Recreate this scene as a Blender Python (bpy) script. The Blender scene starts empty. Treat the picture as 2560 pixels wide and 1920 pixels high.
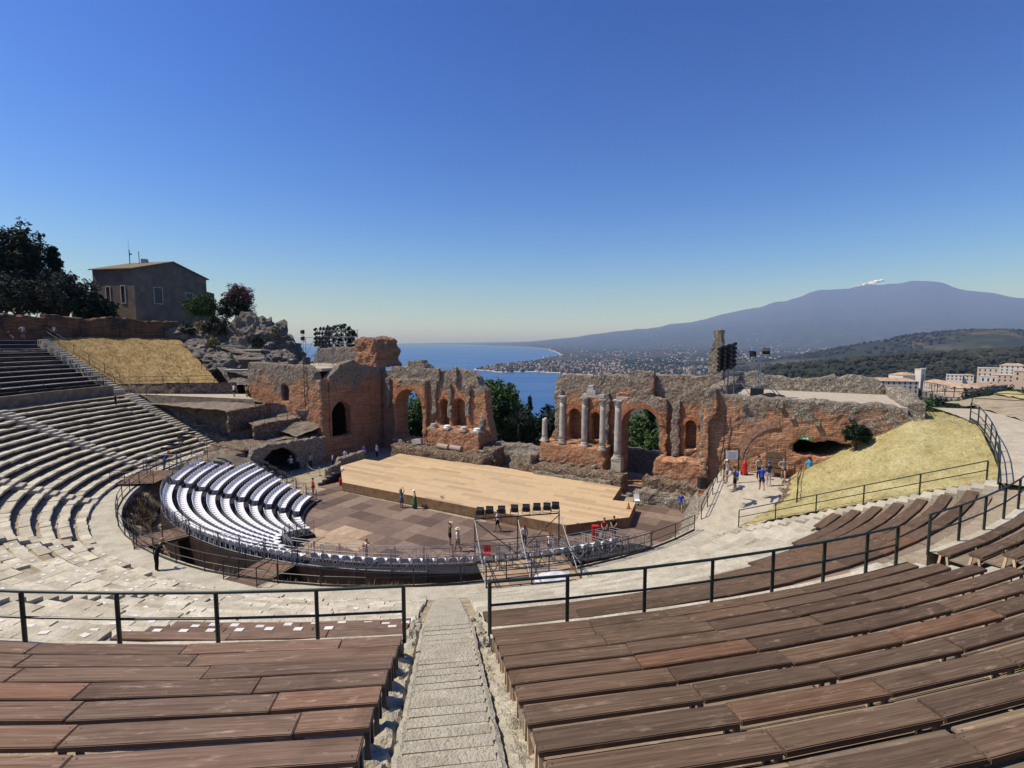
import bpy, bmesh, math, random
from mathutils import Vector, Matrix, Euler, noise
random.seed(7)
sc = bpy.context.scene
COL = sc.collection
R_ = math.radians

# ------------------------------------------------------------------ camera
ZC = 14.8
cam_d = bpy.data.cameras.new('camera'); cam = bpy.data.objects.new('camera', cam_d); COL.objects.link(cam)
cam.location = (0, 0, ZC)
cam.rotation_euler = (R_(90 - 4.956), 0, 0)
cam_d.sensor_width = 36; cam_d.lens = 36 * 1257 / 2560
cam_d.clip_start = .1; cam_d.clip_end = 400000
sc.camera = cam

# ------------------------------------------------------------------ sky and sun
SUN_AZ, SUN_EL = 267.0, 57.0          # clockwise from +Y, above horizon
world = bpy.data.worlds.new('World'); sc.world = world; world.use_nodes = True
wn = world.node_tree
sky = wn.nodes.new('ShaderNodeTexSky'); sky.sky_type = 'NISHITA'; sky.sun_disc = False
sky.sun_elevation = R_(SUN_EL); sky.sun_rotation = R_(SUN_AZ)
sky.altitude = 200; sky.air_density = 1.0; sky.dust_density = 0.8; sky.ozone_density = 6.0
bg = wn.nodes['Background']; bg.inputs[1].default_value = 0.055
gam = wn.nodes.new('ShaderNodeGamma'); gam.inputs[1].default_value = 1.62          # deeper, more saturated blue over the whole dome
hsv = wn.nodes.new('ShaderNodeHueSaturation'); hsv.inputs['Saturation'].default_value = 1.10; hsv.inputs['Hue'].default_value = .509
wn.links.new(sky.outputs[0], gam.inputs[0]); wn.links.new(gam.outputs[0], hsv.inputs['Color']); wn.links.new(hsv.outputs[0], bg.inputs[0])
sun_d = bpy.data.lights.new('sun', 'SUN'); sun = bpy.data.objects.new('sun', sun_d); COL.objects.link(sun)
sun_d.energy = 5.0; sun_d.angle = R_(0.5); sun_d.color = (1.0, .93, .82)
_a, _e = R_(SUN_AZ), R_(SUN_EL)
to_sun = Vector((math.sin(_a) * math.cos(_e), math.cos(_a) * math.cos(_e), math.sin(_e)))
sun.rotation_euler = (-to_sun).to_track_quat('-Z', 'Y').to_euler()
sun.location = to_sun * 200
sc.view_settings.view_transform = 'Standard'; sc.view_settings.look = 'None'
sc.view_settings.exposure = 0.10; sc.view_settings.gamma = 1.0
sc.render.engine = 'CYCLES'
sc.cycles.use_denoising = True
sc.cycles.max_bounces = 6; sc.cycles.diffuse_bounces = 2; sc.cycles.glossy_bounces = 2
sc.cycles.transmission_bounces = 3; sc.cycles.volume_bounces = 0; sc.cycles.transparent_max_bounces = 6
sc.cycles.sample_clamp_indirect = 6

# ------------------------------------------------------------------ helpers
ORG = {}
def org(o): return ORG.get(o.name, Vector((0, 0, 0))) if o else Vector((0, 0, 0))
def tag(o, label, cat, group=None, kind=None):
    o['label'] = label; o['category'] = cat
    if group: o['group'] = group
    if kind: o['kind'] = kind
    return o
def thing(name, label, cat, loc=(0, 0, 0), group=None):
    o = bpy.data.objects.new(name, None); COL.objects.link(o); o.location = loc
    o.empty_display_size = .1
    ORG[o.name] = Vector(loc); return tag(o, label, cat, group)
def link(name, me, parent=None, mw=None, at=None):
    """link mesh data; vertices are in world space (minus the parent's origin) unless mw is given"""
    o = bpy.data.objects.new(name, me); COL.objects.link(o)
    if parent: o.parent = parent
    po = org(parent)
    if mw is not None:
        m = Matrix.Translation(-po) @ mw
        o.matrix_local = m
        ORG[o.name] = Vector(po)
    else:
        ORG[o.name] = Vector(po) if at is None else Vector(at)
        if at is not None: o.location = Vector(at) - po
    return o
def struct(o):
    o['kind'] = 'structure'; return o

TMP = bpy.data.scenes.new('workshop')      # modifiers are applied here, away from the big scene; removed at the end
def evaluated(o):
    TMP.collection.objects.link(o); 
    with bpy.context.temp_override(scene=TMP, view_layer=TMP.view_layers[0]):
        dg = bpy.context.evaluated_depsgraph_get(); me = bpy.data.meshes.new_from_object(o.evaluated_get(dg))
    bpy.data.objects.remove(o); return me

class MB:
    def __init__(s): s.v = []; s.f = []; s.m = []; s.cur = 0
    def face(s, idx): s.f.append(tuple(idx)); s.m.append(s.cur)
    def add(s, vs, fs):
        b = len(s.v); s.v.extend([tuple(p) for p in vs])
        for f in fs: s.f.append(tuple(b + i for i in f)); s.m.append(s.cur)
    def hexa(s, p):  # 8 points: bottom 4 ccw, top 4 ccw
        s.add(p, [(3, 2, 1, 0), (4, 5, 6, 7), (0, 1, 5, 4), (1, 2, 6, 5), (2, 3, 7, 6), (3, 0, 4, 7)])
    def box(s, c, d, rz=0, rx=0, ry=0):
        m = Euler((rx, ry, rz)).to_matrix(); c = Vector(c); h = [x / 2 for x in d]
        s.hexa([c + m @ Vector((x * h[0], y * h[1], z * h[2])) for z in (-1, 1) for x, y in ((-1, -1), (1, -1), (1, 1), (-1, 1))])
    def bar(s, a, b, w, h, up=(0, 0, 1)):
        a, b = Vector(a), Vector(b); t = (b - a).normalized(); r = t.cross(Vector(up))
        if r.length < 1e-4: r = t.cross(Vector((1, 0, 0)))
        r.normalize(); u = r.cross(t)
        s.hexa([p + r * x * w / 2 + u * y * h / 2 for y in (-1, 1) for p, x in ((a, -1), (a, 1), (b, 1), (b, -1))])
    def tube(s, pts, r, n=6, closed=False, cap=True):
        pts = [Vector(p) for p in pts]; k = len(pts)
        rr = r if isinstance(r, (list, tuple)) else [r] * k
        base = len(s.v); prev = None
        for i, p in enumerate(pts):
            if closed: t = pts[(i + 1) % k] - pts[i - 1]
            else: t = pts[min(i + 1, k - 1)] - pts[max(i - 1, 0)]
            if t.length < 1e-6: t = Vector((0, 0, 1))
            t.normalize()
            u = prev if prev is not None else (Vector((0, 0, 1)) if abs(t.z) < .9 else Vector((1, 0, 0)))
            u = (u - t * u.dot(t)); u.normalize(); w = t.cross(u); prev = u
            for j in range(n):
                a = 2 * math.pi * j / n
                s.v.append(tuple(p + (u * math.cos(a) + w * math.sin(a)) * rr[i]))
        for i in range(k if closed else k - 1):
            a, b = base + i * n, base + ((i + 1) % k) * n
            for j in range(n): s.face((a + j, a + (j + 1) % n, b + (j + 1) % n, b + j))
        if cap and not closed:
            s.face([base + j for j in reversed(range(n))]); s.face([base + (k - 1) * n + j for j in range(n)])
    def lathe(s, c, prof, n=12, rz=0):
        c = Vector(c); base = len(s.v)
        for r, z in prof:
            for j in range(n):
                a = 2 * math.pi * j / n + rz; s.v.append((c.x + r * math.cos(a), c.y + r * math.sin(a), c.z + z))
        for i in range(len(prof) - 1):
            for j in range(n):
                a, b = base + i * n, base + (i + 1) * n
                s.face((a + j, a + (j + 1) % n, b + (j + 1) % n, b + j))
        s.face([base + j for j in reversed(range(n))]); s.face([base + (len(prof) - 1) * n + j for j in range(n)])
    def blob(s, c, r, sq=(1, 1, 1), amp=.25, seed=0, sub=2):
        bm = bmesh.new(); bmesh.ops.create_icosphere(bm, subdivisions=sub, radius=1)
        c = Vector(c); off = Vector((seed * 7.3, seed * 3.1, seed * 1.7))
        vs = []
        for v in bm.verts:
            k = 1 + amp * noise.noise(v.co * 1.6 + off) + amp * .5 * noise.noise(v.co * 4 + off)
            vs.append(c + Vector((v.co.x * sq[0], v.co.y * sq[1], v.co.z * sq[2])) * r * k)
        s.add(vs, [[v.index for v in f.verts] for f in bm.faces]); bm.free()
    def mesh(s, name, mats, off=Vector((0, 0, 0)), smooth=False):
        me = bpy.data.meshes.new(name)
        me.from_pydata([(v[0] - off[0], v[1] - off[1], v[2] - off[2]) for v in s.v], [], s.f)
        for m in (mats if isinstance(mats, (list, tuple)) else [mats]): me.materials.append(m)
        if isinstance(mats, (list, tuple)) and len(mats) > 1: me.polygons.foreach_set('material_index', s.m)
        if smooth: me.polygons.foreach_set('use_smooth', [True] * len(me.polygons))
        me.update(); return me
    def build(s, name, mats, parent=None, smooth=False):
        return link(name, s.mesh(name, mats, org(parent), smooth), parent)

def fbm(p, o=4, h=.55):
    a, t, q = 1, 0, Vector(p)
    for _ in range(o): t += a * noise.noise(q); q = q * 2.03; a *= h
    return t

# theatre frame --------------------------------------------------------------
CX, CY = -6.9, 51.5                                   # centre of the orchestra
def cav(R, az, z=0):
    a = R_(az); return Vector((CX + R * math.sin(a), CY - R * math.cos(a), z))
SA = R_(30); SX, SY, NX, NY = math.cos(SA), -math.sin(SA), math.sin(SA), math.cos(SA)
def scn(s, d, z=0): return Vector((SX * s + NX * d, SY * s + NY * d, z))
SEA = -215.0
ROW = .88; RISE = .4; NLOW = 14; R0 = 28.6; Z0 = 2.62   # lower tier
UROW = .92; URISE = .446; NUP = 12; U0 = 42.9; UZ0 = 9.1   # upper tier
def zlow(k): return Z0 + RISE * k
def zp(R):
    if R < 28.4: return 2.3
    if R < 41.1: return 2.7 + .455 * (R - 28.5)
    if R < 42.4: return 8.4
    return 9.1 + .485 * (R - 42.8)
STAIRS = [-103.4, -82.6, -60.6, -38.6, -14.6, 7.6]

# ------------------------------------------------------------------ materials
class Mat:
    def __init__(s, name, rough=.9, spec=.2, metal=0):
        s.m = bpy.data.materials.new(name); s.m.use_nodes = True; s.t = s.m.node_tree
        s.b = s.t.nodes['Principled BSDF']; s.b.inputs['Roughness'].default_value = rough
        s.b.inputs['Specular IOR Level'].default_value = spec; s.b.inputs['Metallic'].default_value = metal
        s.geo = s.tc = s.oi = None
    def n(s, t, **kw):
        nd = s.t.nodes.new('ShaderNode' + t)
        for k, v in kw.items(): setattr(nd, k, v)
        return nd
    def ln(s, a, b): s.t.links.new(a, b)
    def coord(s, kind='pos'):
        if kind == 'pos':
            if not s.geo: s.geo = s.n('NewGeometry')
            return s.geo.outputs['Position']
        if not s.tc: s.tc = s.n('TexCoord')
        return s.tc.outputs['Object' if kind == 'obj' else 'Generated']
    def rnd(s):
        if not s.oi: s.oi = s.n('ObjectInfo')
        return s.oi.outputs['Random']
    def mapv(s, src, scale=(1, 1, 1), rot=(0, 0, 0), loc=(0, 0, 0)):
        m = s.n('Mapping'); m.inputs['Scale'].default_value = scale; m.inputs['Rotation'].default_value = rot; m.inputs['Location'].default_value = loc
        s.ln(src, m.inputs['Vector']); return m.outputs[0]
    def noise(s, vec, scale, detail=4, rough=.55, dist=0):
        nd = s.n('TexNoise'); nd.inputs['Scale'].default_value = scale; nd.inputs['Detail'].default_value = detail
        nd.inputs['Roughness'].default_value = rough; nd.inputs['Distortion'].default_value = dist
        s.ln(vec, nd.inputs['Vector']); return nd.outputs['Fac']
    def vor(s, vec, scale, feat='F1', out='Distance'):
        nd = s.n('TexVoronoi'); nd.feature = feat; nd.inputs['Scale'].default_value = scale; s.ln(vec, nd.inputs['Vector']); return nd.outputs[out]
    def ramp(s, fac, stops):
        r = s.n('ValToRGB'); e = r.color_ramp.elements
        while len(e) < len(stops): e.new(.5)
        for el, (p, c) in zip(e, stops):
            el.position = p; el.color = (*c, 1) if len(c) == 3 else c
        s.ln(fac, r.inputs[0]); return r.outputs[0]
    def mix(s, fac, a, b, mode='MIX'):
        m = s.n('Mix'); m.data_type = 'RGBA'; m.blend_type = mode; m.clamp_factor = True
        for v, i in ((fac, 0), (a, 6), (b, 7)):
            if isinstance(v, (int, float)): m.inputs[i].default_value = v
            elif isinstance(v, (tuple, list)): m.inputs[i].default_value = (*v, 1)
            else: s.ln(v, m.inputs[i])
        return m.outputs[2]
    def math(s, op, a, b=0.0, c=0.0):
        m = s.n('Math'); m.operation = op
        for i, v in enumerate((a, b, c)):
            if isinstance(v, (int, float)): m.inputs[i].default_value = v
            else: s.ln(v, m.inputs[i])
        return m.outputs[0]
    def sep(s, vec):
        m = s.n('SeparateXYZ'); s.ln(vec, m.inputs[0]); return m.outputs
    def mr(s, v, a, b, c=0.0, d=1.0):
        m = s.n('MapRange'); s.ln(v, m.inputs[0])
        for i, q in enumerate((a, b, c, d)): m.inputs[i + 1].default_value = q
        return m.outputs[0]
    def col(s, c):
        if isinstance(c, (tuple, list)): s.b.inputs['Base Color'].default_value = (*c, 1)
        else: s.ln(c, s.b.inputs['Base Color'])
        return s
    def bump(s, h, strength=.5, dist=.05, prev=None):
        b = s.n('Bump'); b.inputs['Strength'].default_value = strength; b.inputs['Distance'].default_value = dist
        s.ln(h, b.inputs['Height'])
        if prev is not None: s.ln(prev, b.inputs['Normal'])
        s.ln(b.outputs[0], s.b.inputs['Normal']); return b.outputs[0]
    def rgh(s, v): s.ln(v, s.b.inputs['Roughness']); return s

def plain(name, c, rough=.8, spec=.2, metal=0, var=.12, scale=6.0):
    m = Mat(name, rough, spec, metal); nz = m.noise(m.coord('pos'), scale, 4)
    lo = tuple(x * (1 - var) for x in c); hi = tuple(min(1, x * (1 + var)) for x in c)
    m.col(m.ramp(nz, [(.3, lo), (.7, hi)])); return m.m

def wood(name, c1, c2, c3, rough=.85, spec=.10):
    m = Mat(name, rough, spec); v = m.coord('obj')
    addv = m.n('VectorMath'); addv.operation = 'ADD'; m.ln(v, addv.inputs[0])
    cmb = m.n('CombineXYZ'); rr = m.math('MULTIPLY', m.rnd(), 57.0); m.ln(rr, cmb.inputs[0]); m.ln(rr, cmb.inputs[1]); m.ln(cmb.outputs[0], addv.inputs[1])
    v = addv.outputs[0]
    g = m.noise(m.mapv(v, (.7, 22, 22)), 1.6, 6, .65, .6)
    big = m.noise(v, 1.3, 4, .6)
    wear = m.noise(m.mapv(v, (1.2, 5, 5)), 2.2, 5, .7)
    c = m.ramp(g, [(.28, c1), (.52, c2), (.78, c3)])
    c = m.mix(m.mr(big, .35, .7), c, tuple(x * 1.25 for x in c3), 'MIX') if False else c
    tint = m.ramp(m.rnd(), [(0, (.74, .73, .73)), (.35, (.95, .95, .95)), (.75, (1.08, 1.05, 1.02)), (.93, (1.15, 1.07, 1.0)), (1, (1.25, 1.02, .90))])
    c = m.mix(1.0, c, tint, 'MULTIPLY')
    c = m.mix(m.mr(wear, .58, .74, 0, .55), c, tuple(min(1, x * 1.9) for x in c3))
    c = m.mix(m.mr(big, .3, .45, .35, 0), c, tuple(x * .5 for x in c1))
    m.col(c); m.bump(g, .35, .006); return m.m

def stone(name, lo, mid, hi, scale=1.0, bump=.5, pits=True, rnd=True):
    m = Mat(name, .95, .1); v = m.coord('pos')
    a = m.noise(v, 1.1 * scale, 6, .62); b = m.noise(v, 9 * scale, 5, .6)
    c = m.ramp(a, [(.3, lo), (.5, mid), (.7, hi)])
    c = m.mix(m.mr(b, .35, .7, 0, .45), c, tuple(x * .72 for x in lo))
    if rnd:
        t = m.ramp(m.rnd(), [(0, (.82, .80, .77)), (.5, (1, 1, 1)), (1, (1.12, 1.11, 1.08))]); c = m.mix(1, c, t, 'MULTIPLY')
    p = m.vor(v, 14 * scale)
    if pits: c = m.mix(m.mr(p, .05, .2, .35, 0), c, tuple(x * .5 for x in lo))
    m.col(c); n1 = m.bump(b, bump, .05); m.bump(p, bump * .5, .02, n1) if pits else None
    return m.m
# ---- rubble / brick of the ruins
def ruinmat(name, z_lo, z_hi, brick_amt=.5, rub=((.22, .175, .13), (.34, .285, .22), (.46, .40, .32)), sc_=1.0, rubble_scale=7.5, dark=1.0):
    """Roman brick below, rubble core above (mask: world height + noise), both with relief"""
    m = Mat(name, .95, .08); v = m.coord('pos'); x, y, z = m.sep(v)
    big = m.noise(v, .33, 4, .6); mid = m.noise(v, 1.4, 4, .6); fine = m.noise(v, 11, 4, .6)
    # brick courses: thin horizontal beds
    warp = m.math('MULTIPLY_ADD', m.noise(v, 1.8, 3), .12, z)
    cmb = m.n('CombineXYZ'); hyp = m.math('ADD', m.math('MULTIPLY', x, .9), m.math('MULTIPLY', y, -.75)); m.ln(hyp, cmb.inputs[0]); m.ln(warp, cmb.inputs[1])
    br = m.n('TexBrick'); m.ln(cmb.outputs[0], br.inputs['Vector'])
    br.inputs['Scale'].default_value = 1.0; br.inputs['Brick Width'].default_value = .55; br.inputs['Row Height'].default_value = .13
    br.inputs['Mortar Size'].default_value = .022; br.inputs['Mortar Smooth'].default_value = .4; br.inputs['Bias'].default_value = 0
    br.inputs['Color1'].default_value = (.36, .150, .072, 1); br.inputs['Color2'].default_value = (.56, .295, .160, 1); br.inputs['Mortar'].default_value = (.16, .11, .08, 1)
    bc = m.mix(m.mr(mid, .4, .72, 0, .5), br.outputs['Color'], (.42, .28, .18))
    bc = m.mix(m.mr(fine, .58, .78, 0, .5), bc, (.12, .065, .042))
    # rubble
    nw = m.n('TexNoise'); nw.inputs['Scale'].default_value = 3.5; nw.inputs['Detail'].default_value = 3; m.ln(v, nw.inputs['Vector'])
    sb = m.n('VectorMath'); sb.operation = 'MULTIPLY_ADD'; m.ln(nw.outputs['Color'], sb.inputs[0]); sb.inputs[1].default_value = (.34, .34, .26); m.ln(v, sb.inputs[2]); vw = sb.outputs[0]
    vc = m.vor(vw, rubble_scale, 'F1', 'Color'); ve = m.vor(vw, rubble_scale, 'DISTANCE_TO_EDGE')
    sx = m.sep(vc)[0]
    rc = m.ramp(sx, [(0, rub[0]), (.5, rub[1]), (1, rub[2])])
    rc = m.mix(m.mr(ve, 0, .10, .75, 0), rc, tuple(q * .5 for q in rub[0]))
    rc = m.mix(m.mr(fine, .55, .8, 0, .3), rc, (.12, .09, .07))
    # mask
    h = m.mr(z, z_lo, z_hi)
    msk = m.math('ADD', h, m.math('MULTIPLY', m.math('SUBTRACT', big, .5), 2.6)); msk = m.math('ADD', msk, m.math('MULTIPLY', m.math('SUBTRACT', mid, .5), .9))
    msk = m.math('ADD', msk, .5 - brick_amt); msk = m.mr(msk, .36, .64)
    c = m.mix(msk, bc, rc)
    st = m.noise(m.mapv(v, (1, 1, .25)), .9, 5, .65)                       # rain streaks and lichen
    c = m.mix(m.mr(st, .52, .78, 0, .35), c, (.11, .09, .07))
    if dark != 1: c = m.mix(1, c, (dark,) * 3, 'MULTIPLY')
    m.col(c)
    hb = m.math('MULTIPLY', br.outputs['Fac'], -1.0); hr = m.math('MINIMUM', ve, .12)
    n1 = m.bump(fine, .6, .06); 
    hh = m.n('Mix'); hh.data_type = 'FLOAT'; m.ln(msk, hh.inputs[0]); m.ln(m.math('MULTIPLY', hb, .06), hh.inputs[2]); m.ln(m.math('MULTIPLY', hr, 1.3), hh.inputs[3])
    m.bump(hh.outputs[0], .8, .6, n1)
    return m.m

M = {}
M['wood'] = wood('bench_wood', (.064, .041, .027), (.124, .084, .057), (.215, .155, .110))
M['wood_l'] = wood('bench_wood_left', (.095, .060, .042), (.175, .118, .087), (.285, .205, .155))
M['foot'] = wood('foot_wood', (.13, .098, .07), (.23, .18, .13), (.34, .275, .205))
M['wood_grey'] = wood('weathered_wood', (.26, .24, .23), (.40, .38, .36), (.55, .53, .50))
M['raw'] = wood('raw_timber', (.42, .30, .18), (.56, .42, .27), (.66, .53, .37))
M['stone'] = stone('seat_stone', (.36, .32, .24), (.53, .485, .38), (.66, .615, .50), bump=.6)
M['stone_w'] = stone('pale_stone', (.37, .33, .25), (.49, .45, .355), (.58, .54, .435), bump=.6)
M['earth'] = stone('cavea_earth', (.24, .19, .13), (.35, .29, .20), (.44, .38, .28), bump=.8, rnd=False)
M['gravel'] = stone('stair_gravel', (.36, .32, .235), (.47, .425, .32), (.56, .515, .40), scale=2.2, bump=.9, rnd=False)
M['gravel_pale'] = stone('stair_concrete', (.34, .305, .23), (.44, .40, .31), (.52, .48, .38), scale=2.4, bump=.9, rnd=False)
M['path'] = stone('path_dirt', (.36, .31, .235), (.45, .40, .31), (.52, .47, .38), scale=1.5, bump=.6, rnd=False)
M['tier_dark'] = plain('dark_stained_boards', (.045, .038, .036), .85, .15, var=.3, scale=2)  # shadow beneath the far left benches put into the ground colour
M['ruin_earth'] = stone('ruin_earth', (.13, .105, .078), (.22, .18, .135), (.31, .265, .20), scale=1.6, bump=1.0, rnd=False)
M['footing'] = stone('seat_riser_shade', (.055, .043, .031), (.10, .08, .058), (.16, .13, .095), scale=2, bump=1.0, rnd=False)  # dark brown stands in for shade on the seat risers
M['steel_green'] = plain('green_paint', (.012, .025, .018), .45, .5)
M['steel'] = plain('galvanised_steel', (.20, .205, .215), .5, .4, .3)
M['steel_dark'] = plain('dark_steel', (.035, .035, .04), .5, .4)
M['black'] = plain('black_plastic', (.012, .012, .014), .5, .4)
M['plastic'] = plain('white_plastic', (.84, .83, .81), .35, .4, var=.02)
M['deck_black'] = plain('stand_deck', (.022, .020, .022), .7, .2)
M['fascia'] = plain('stand_fascia', (.05, .032, .026), .7, .2, var=.3, scale=1.5)
M['white'] = plain('white_paint', (.8, .8, .78), .6, .3, var=.04)
M['red'] = plain('red_paint', (.5, .02, .015), .4, .4)
M['blue'] = plain('blue_plastic', (.03, .10, .42), .4, .4)
M['marble'] = stone('column_marble', (.30, .28, .25), (.42, .40, .36), (.55, .53, .48), scale=1.4, bump=.3)
M['ruin'] = ruinmat('scaena_masonry', 7.2, 9.9, .53)
M['ruin_brick'] = ruinmat('podium_brick', 5.0, 12.0, .75)
M['ruin_tower'] = ruinmat('tower_masonry', 7.6, 10.6, .56, rub=((.20, .16, .12), (.31, .26, .205), (.42, .37, .30)), rubble_scale=8)
M['ruin_block'] = ruinmat('block_masonry', 13.6, 16.5, .7)
M['rubble'] = ruinmat('rubble_core', -50, -40, .1, rub=((.22, .18, .135), (.34, .295, .23), (.46, .415, .34)))
M['rubble_brown'] = ruinmat('rubble_brown', -50, -40, .12, rub=((.14, .10, .07), (.24, .18, .125), (.36, .29, .21)), rubble_scale=5.5)
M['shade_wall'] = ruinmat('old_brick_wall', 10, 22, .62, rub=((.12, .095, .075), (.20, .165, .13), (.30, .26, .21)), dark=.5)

def tilemat(name, stops, rough=.8):
    m = Mat(name, rough, .2); v = m.coord('obj'); c = m.ramp(m.rnd(), stops)
    nz = m.noise(m.coord('pos'), 2.2, 5, .6); f = m.noise(m.mapv(v, (1, 14, 1)), 3, 4)
    c = m.mix(m.mr(nz, .35, .7, .35, 0), c, (.06, .04, .032)); c = m.mix(m.mr(f, .5, .8, 0, .2), c, (.3, .24, .18))
    m.col(c); m.bump(f, .15, .01); return m.m
M['tile'] = tilemat('orchestra_boards', [(0, (.105, .070, .054)), (.3, (.15, .10, .078)), (.55, (.19, .135, .105)), (.8, (.24, .165, .12)), (1, (.27, .20, .15))])
M['tile_tan'] = tilemat('tan_boards', [(0, (.42, .30, .19)), (1, (.50, .37, .25))])
def stagewood():
    m = Mat('stage_boards', .7, .25); v = m.coord('obj'); g = m.noise(m.mapv(v, (.5, 14, 1)), 2, 6, .65)
    c = m.ramp(g, [(.25, (.36, .25, .135)), (.5, (.50, .365, .215)), (.8, (.60, .46, .295))])
    t = m.ramp(m.rnd(), [(0, (.80, .78, .76)), (.4, (1, 1, 1)), (1, (1.10, 1.09, 1.06))]); c = m.mix(1, c, t, 'MULTIPLY')
    st = m.noise(m.coord('pos'), .45, 4); c = m.mix(m.mr(st, .55, .75, 0, .35), c, (.34, .22, .11))
    m.col(c); m.bump(g, .1, .005); return m.m
M['stage'] = stagewood()
M['stage_front'] = plain('stage_fascia', (.20, .125, .068), .7, .2, var=.3, scale=2.2)
def grassmat(name, lo, mid, hi):
    m = Mat(name, .95, .1); v = m.coord('pos')
    a = m.noise(v, .6, 5, .6); b = m.noise(m.mapv(v, (1, 1, .6)), 7, 5, .7, .5); r = m.rnd()
    c = m.ramp(a, [(.3, lo), (.5, mid), (.7, hi)]); c = m.mix(m.mr(b, .35, .7, .6, 0), c, tuple(x * .55 for x in lo)); c = m.mix(m.mr(b, .6, .8, 0, .4), c, tuple(min(1, x * 1.3) for x in hi)); so = m.noise(v, .28, 5, .7); c = m.mix(m.mr(so, .60, .72, 0, .6), c, (.26, .20, .13)); c = m.mix(m.mr(so, .28, .38, .35, 0), c, (.20, .21, .07))
    m.col(c); m.bump(b, .9, .12); return m.m
M['grass_l'] = grassmat('straw_grass', (.29, .195, .08), (.41, .29, .125), (.52, .39, .185))
M['grass_r'] = grassmat('yellow_grass', (.38, .32, .14), (.52, .45, .21), (.63, .56, .30))
def leafmat(name, lo, hi, trans=.25):
    m = Mat(name, .75, .2); c = m.ramp(m.noise(m.coord('pos'), .9, 3), [(.3, lo), (.7, hi)])
    f = m.noise(m.coord('pos'), 6, 2); c = m.mix(m.mr(f, .3, .7, 0, .5), c, tuple(x * .5 for x in lo)); m.col(c)
    return m.m
M['leaf'] = leafmat('leaves', (.035, .075, .018), (.095, .165, .045))
M['leaf_dark'] = leafmat('dark_leaves', (.012, .022, .010), (.028, .044, .020))
M['leaf_grey'] = leafmat('grey_leaves', (.030, .038, .026), (.060, .070, .048))
M['leaf_cyp'] = leafmat('cypress', (.010, .024, .010), (.024, .048, .018))
M['leaf_red'] = leafmat('red_flowers', (.10, .035, .04), (.20, .08, .08))
M['leaf_dry'] = leafmat('dry_weeds', (.20, .16, .07), (.36, .30, .14))
M['bark'] = plain('bark', (.07, .05, .035), .95, .1, var=.4, scale=8)
# ================================================================== FAR SETTING
import numpy as np
def uz(u, v, z=SEA):     # a point at height z seen from the viewpoint (used to measure the coast once)
    th = math.atan(109 / 1257); x = (u - 1280) / 1257; y = (960 - v) / 1257
    d = (x, math.cos(th) + y * math.sin(th), -math.sin(th) + y * math.cos(th)); t = (z - ZC) / d[2]
    return (d[0] * t, d[1] * t)
_cs = [(2000, 520), (1850, 512), (1700, 505), (1500, 507), (1380, 512), (1290, 512), (1245, 497), (1120, 488), (1030, 485), (1040, 468), (1200, 441), (1500, 406), (1700, 377), (1820, 347), (1930, 330), (2045, 312), (1990, 283), (1880, 242), (1700, 222), (1500, 212), (1200, 203), (1000, 196), (860, 190)]
coast = [(4000, 200), (900, 330), (420, 380), (60, 520), (330, 900), (760, 1500), (980, 2200), (900, 2900)] + [uz(960 + x * .217, 820 + y * .217) for x, y in _cs]
coast += [(-6500, 27000), (-7500, 34000), (-7000, 60000), (90000, 60000), (90000, 200)]
_cp = np.array(coast)
def signed(X, Y):
    best = np.full(X.shape, 1e12); inside = np.zeros(X.shape, bool)
    n = len(_cp)
    for i in range(n):
        x1, y1 = _cp[i]; x2, y2 = _cp[(i + 1) % n]; dx, dy = x2 - x1, y2 - y1
        t = np.clip(((X - x1) * dx + (Y - y1) * dy) / (dx * dx + dy * dy), 0, 1)
        best = np.minimum(best, (X - x1 - t * dx) ** 2 + (Y - y1 - t * dy) ** 2)
        c = ((y1 > Y) != (y2 > Y)) & (X < (x2 - x1) * (Y - y1) / (y2 - y1 + 1e-12) + x1); inside ^= c
    return np.where(inside, 1, -1) * np.sqrt(best)
EX, EY = 18350., 25000.
def far_h(X, Y):
    d = signed(X, Y)
    low = np.where(d > 0, 3 + 14 * (1 - np.exp(-d / 150)) + .016 * np.maximum(d - 300, 0), np.maximum(d * .3, -30))
    low = np.minimum(low, 120 + .004 * d)
    r = np.hypot(X - EX, Y - EY)
    et = np.interp(r, [0, 350, 900, 1600, 3700, 6000, 8300, 10500, 12900, 15200, 18000, 21000], [2900, 2935, 2950, 2800, 2360, 1865, 1380, 985, 690, 395, 120, 0])
    h = SEA + np.maximum(low, np.where(d > 0, et, -100))
    pk = np.interp(X, [250, 420, 620, 900, 1170, 1600], [-227, -110, -47, -22, -8, 25])
    h = np.maximum(h, SEA - 12 + (pk - SEA + 12) * np.exp(-((Y - 1150) / 430) ** 2))
    pk2 = np.interp(X, [1300, 1700, 2100, 2460, 2880, 3200, 3560, 5000], [-227, -165, -95, -20, 62, 84, 78, 120])
    h = np.maximum(h, SEA - 12 + (pk2 - SEA + 12) * np.exp(-((Y - 3500) / 800) ** 2))
    pk3 = np.interp(X, [900, 1150, 1500, 1900, 2300], [-227, -150, -100, -70, -20])
    h = np.maximum(h, SEA - 12 + (pk3 - SEA + 12) * np.exp(-((Y - 2300) / 420) ** 2))
    h = np.maximum(h, SEA - 12 + 186 * np.exp(-(((X - 430) / 330) ** 2 + ((Y - 500) / 260) ** 2) ** 1.3))        # the town's terrace
    rc = np.hypot((X - CX) * .9, Y - 55)
    hill = -11 - .6 * np.maximum(rc - 30, 0)
    h = np.maximum(h, hill)
    return h, d
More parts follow.
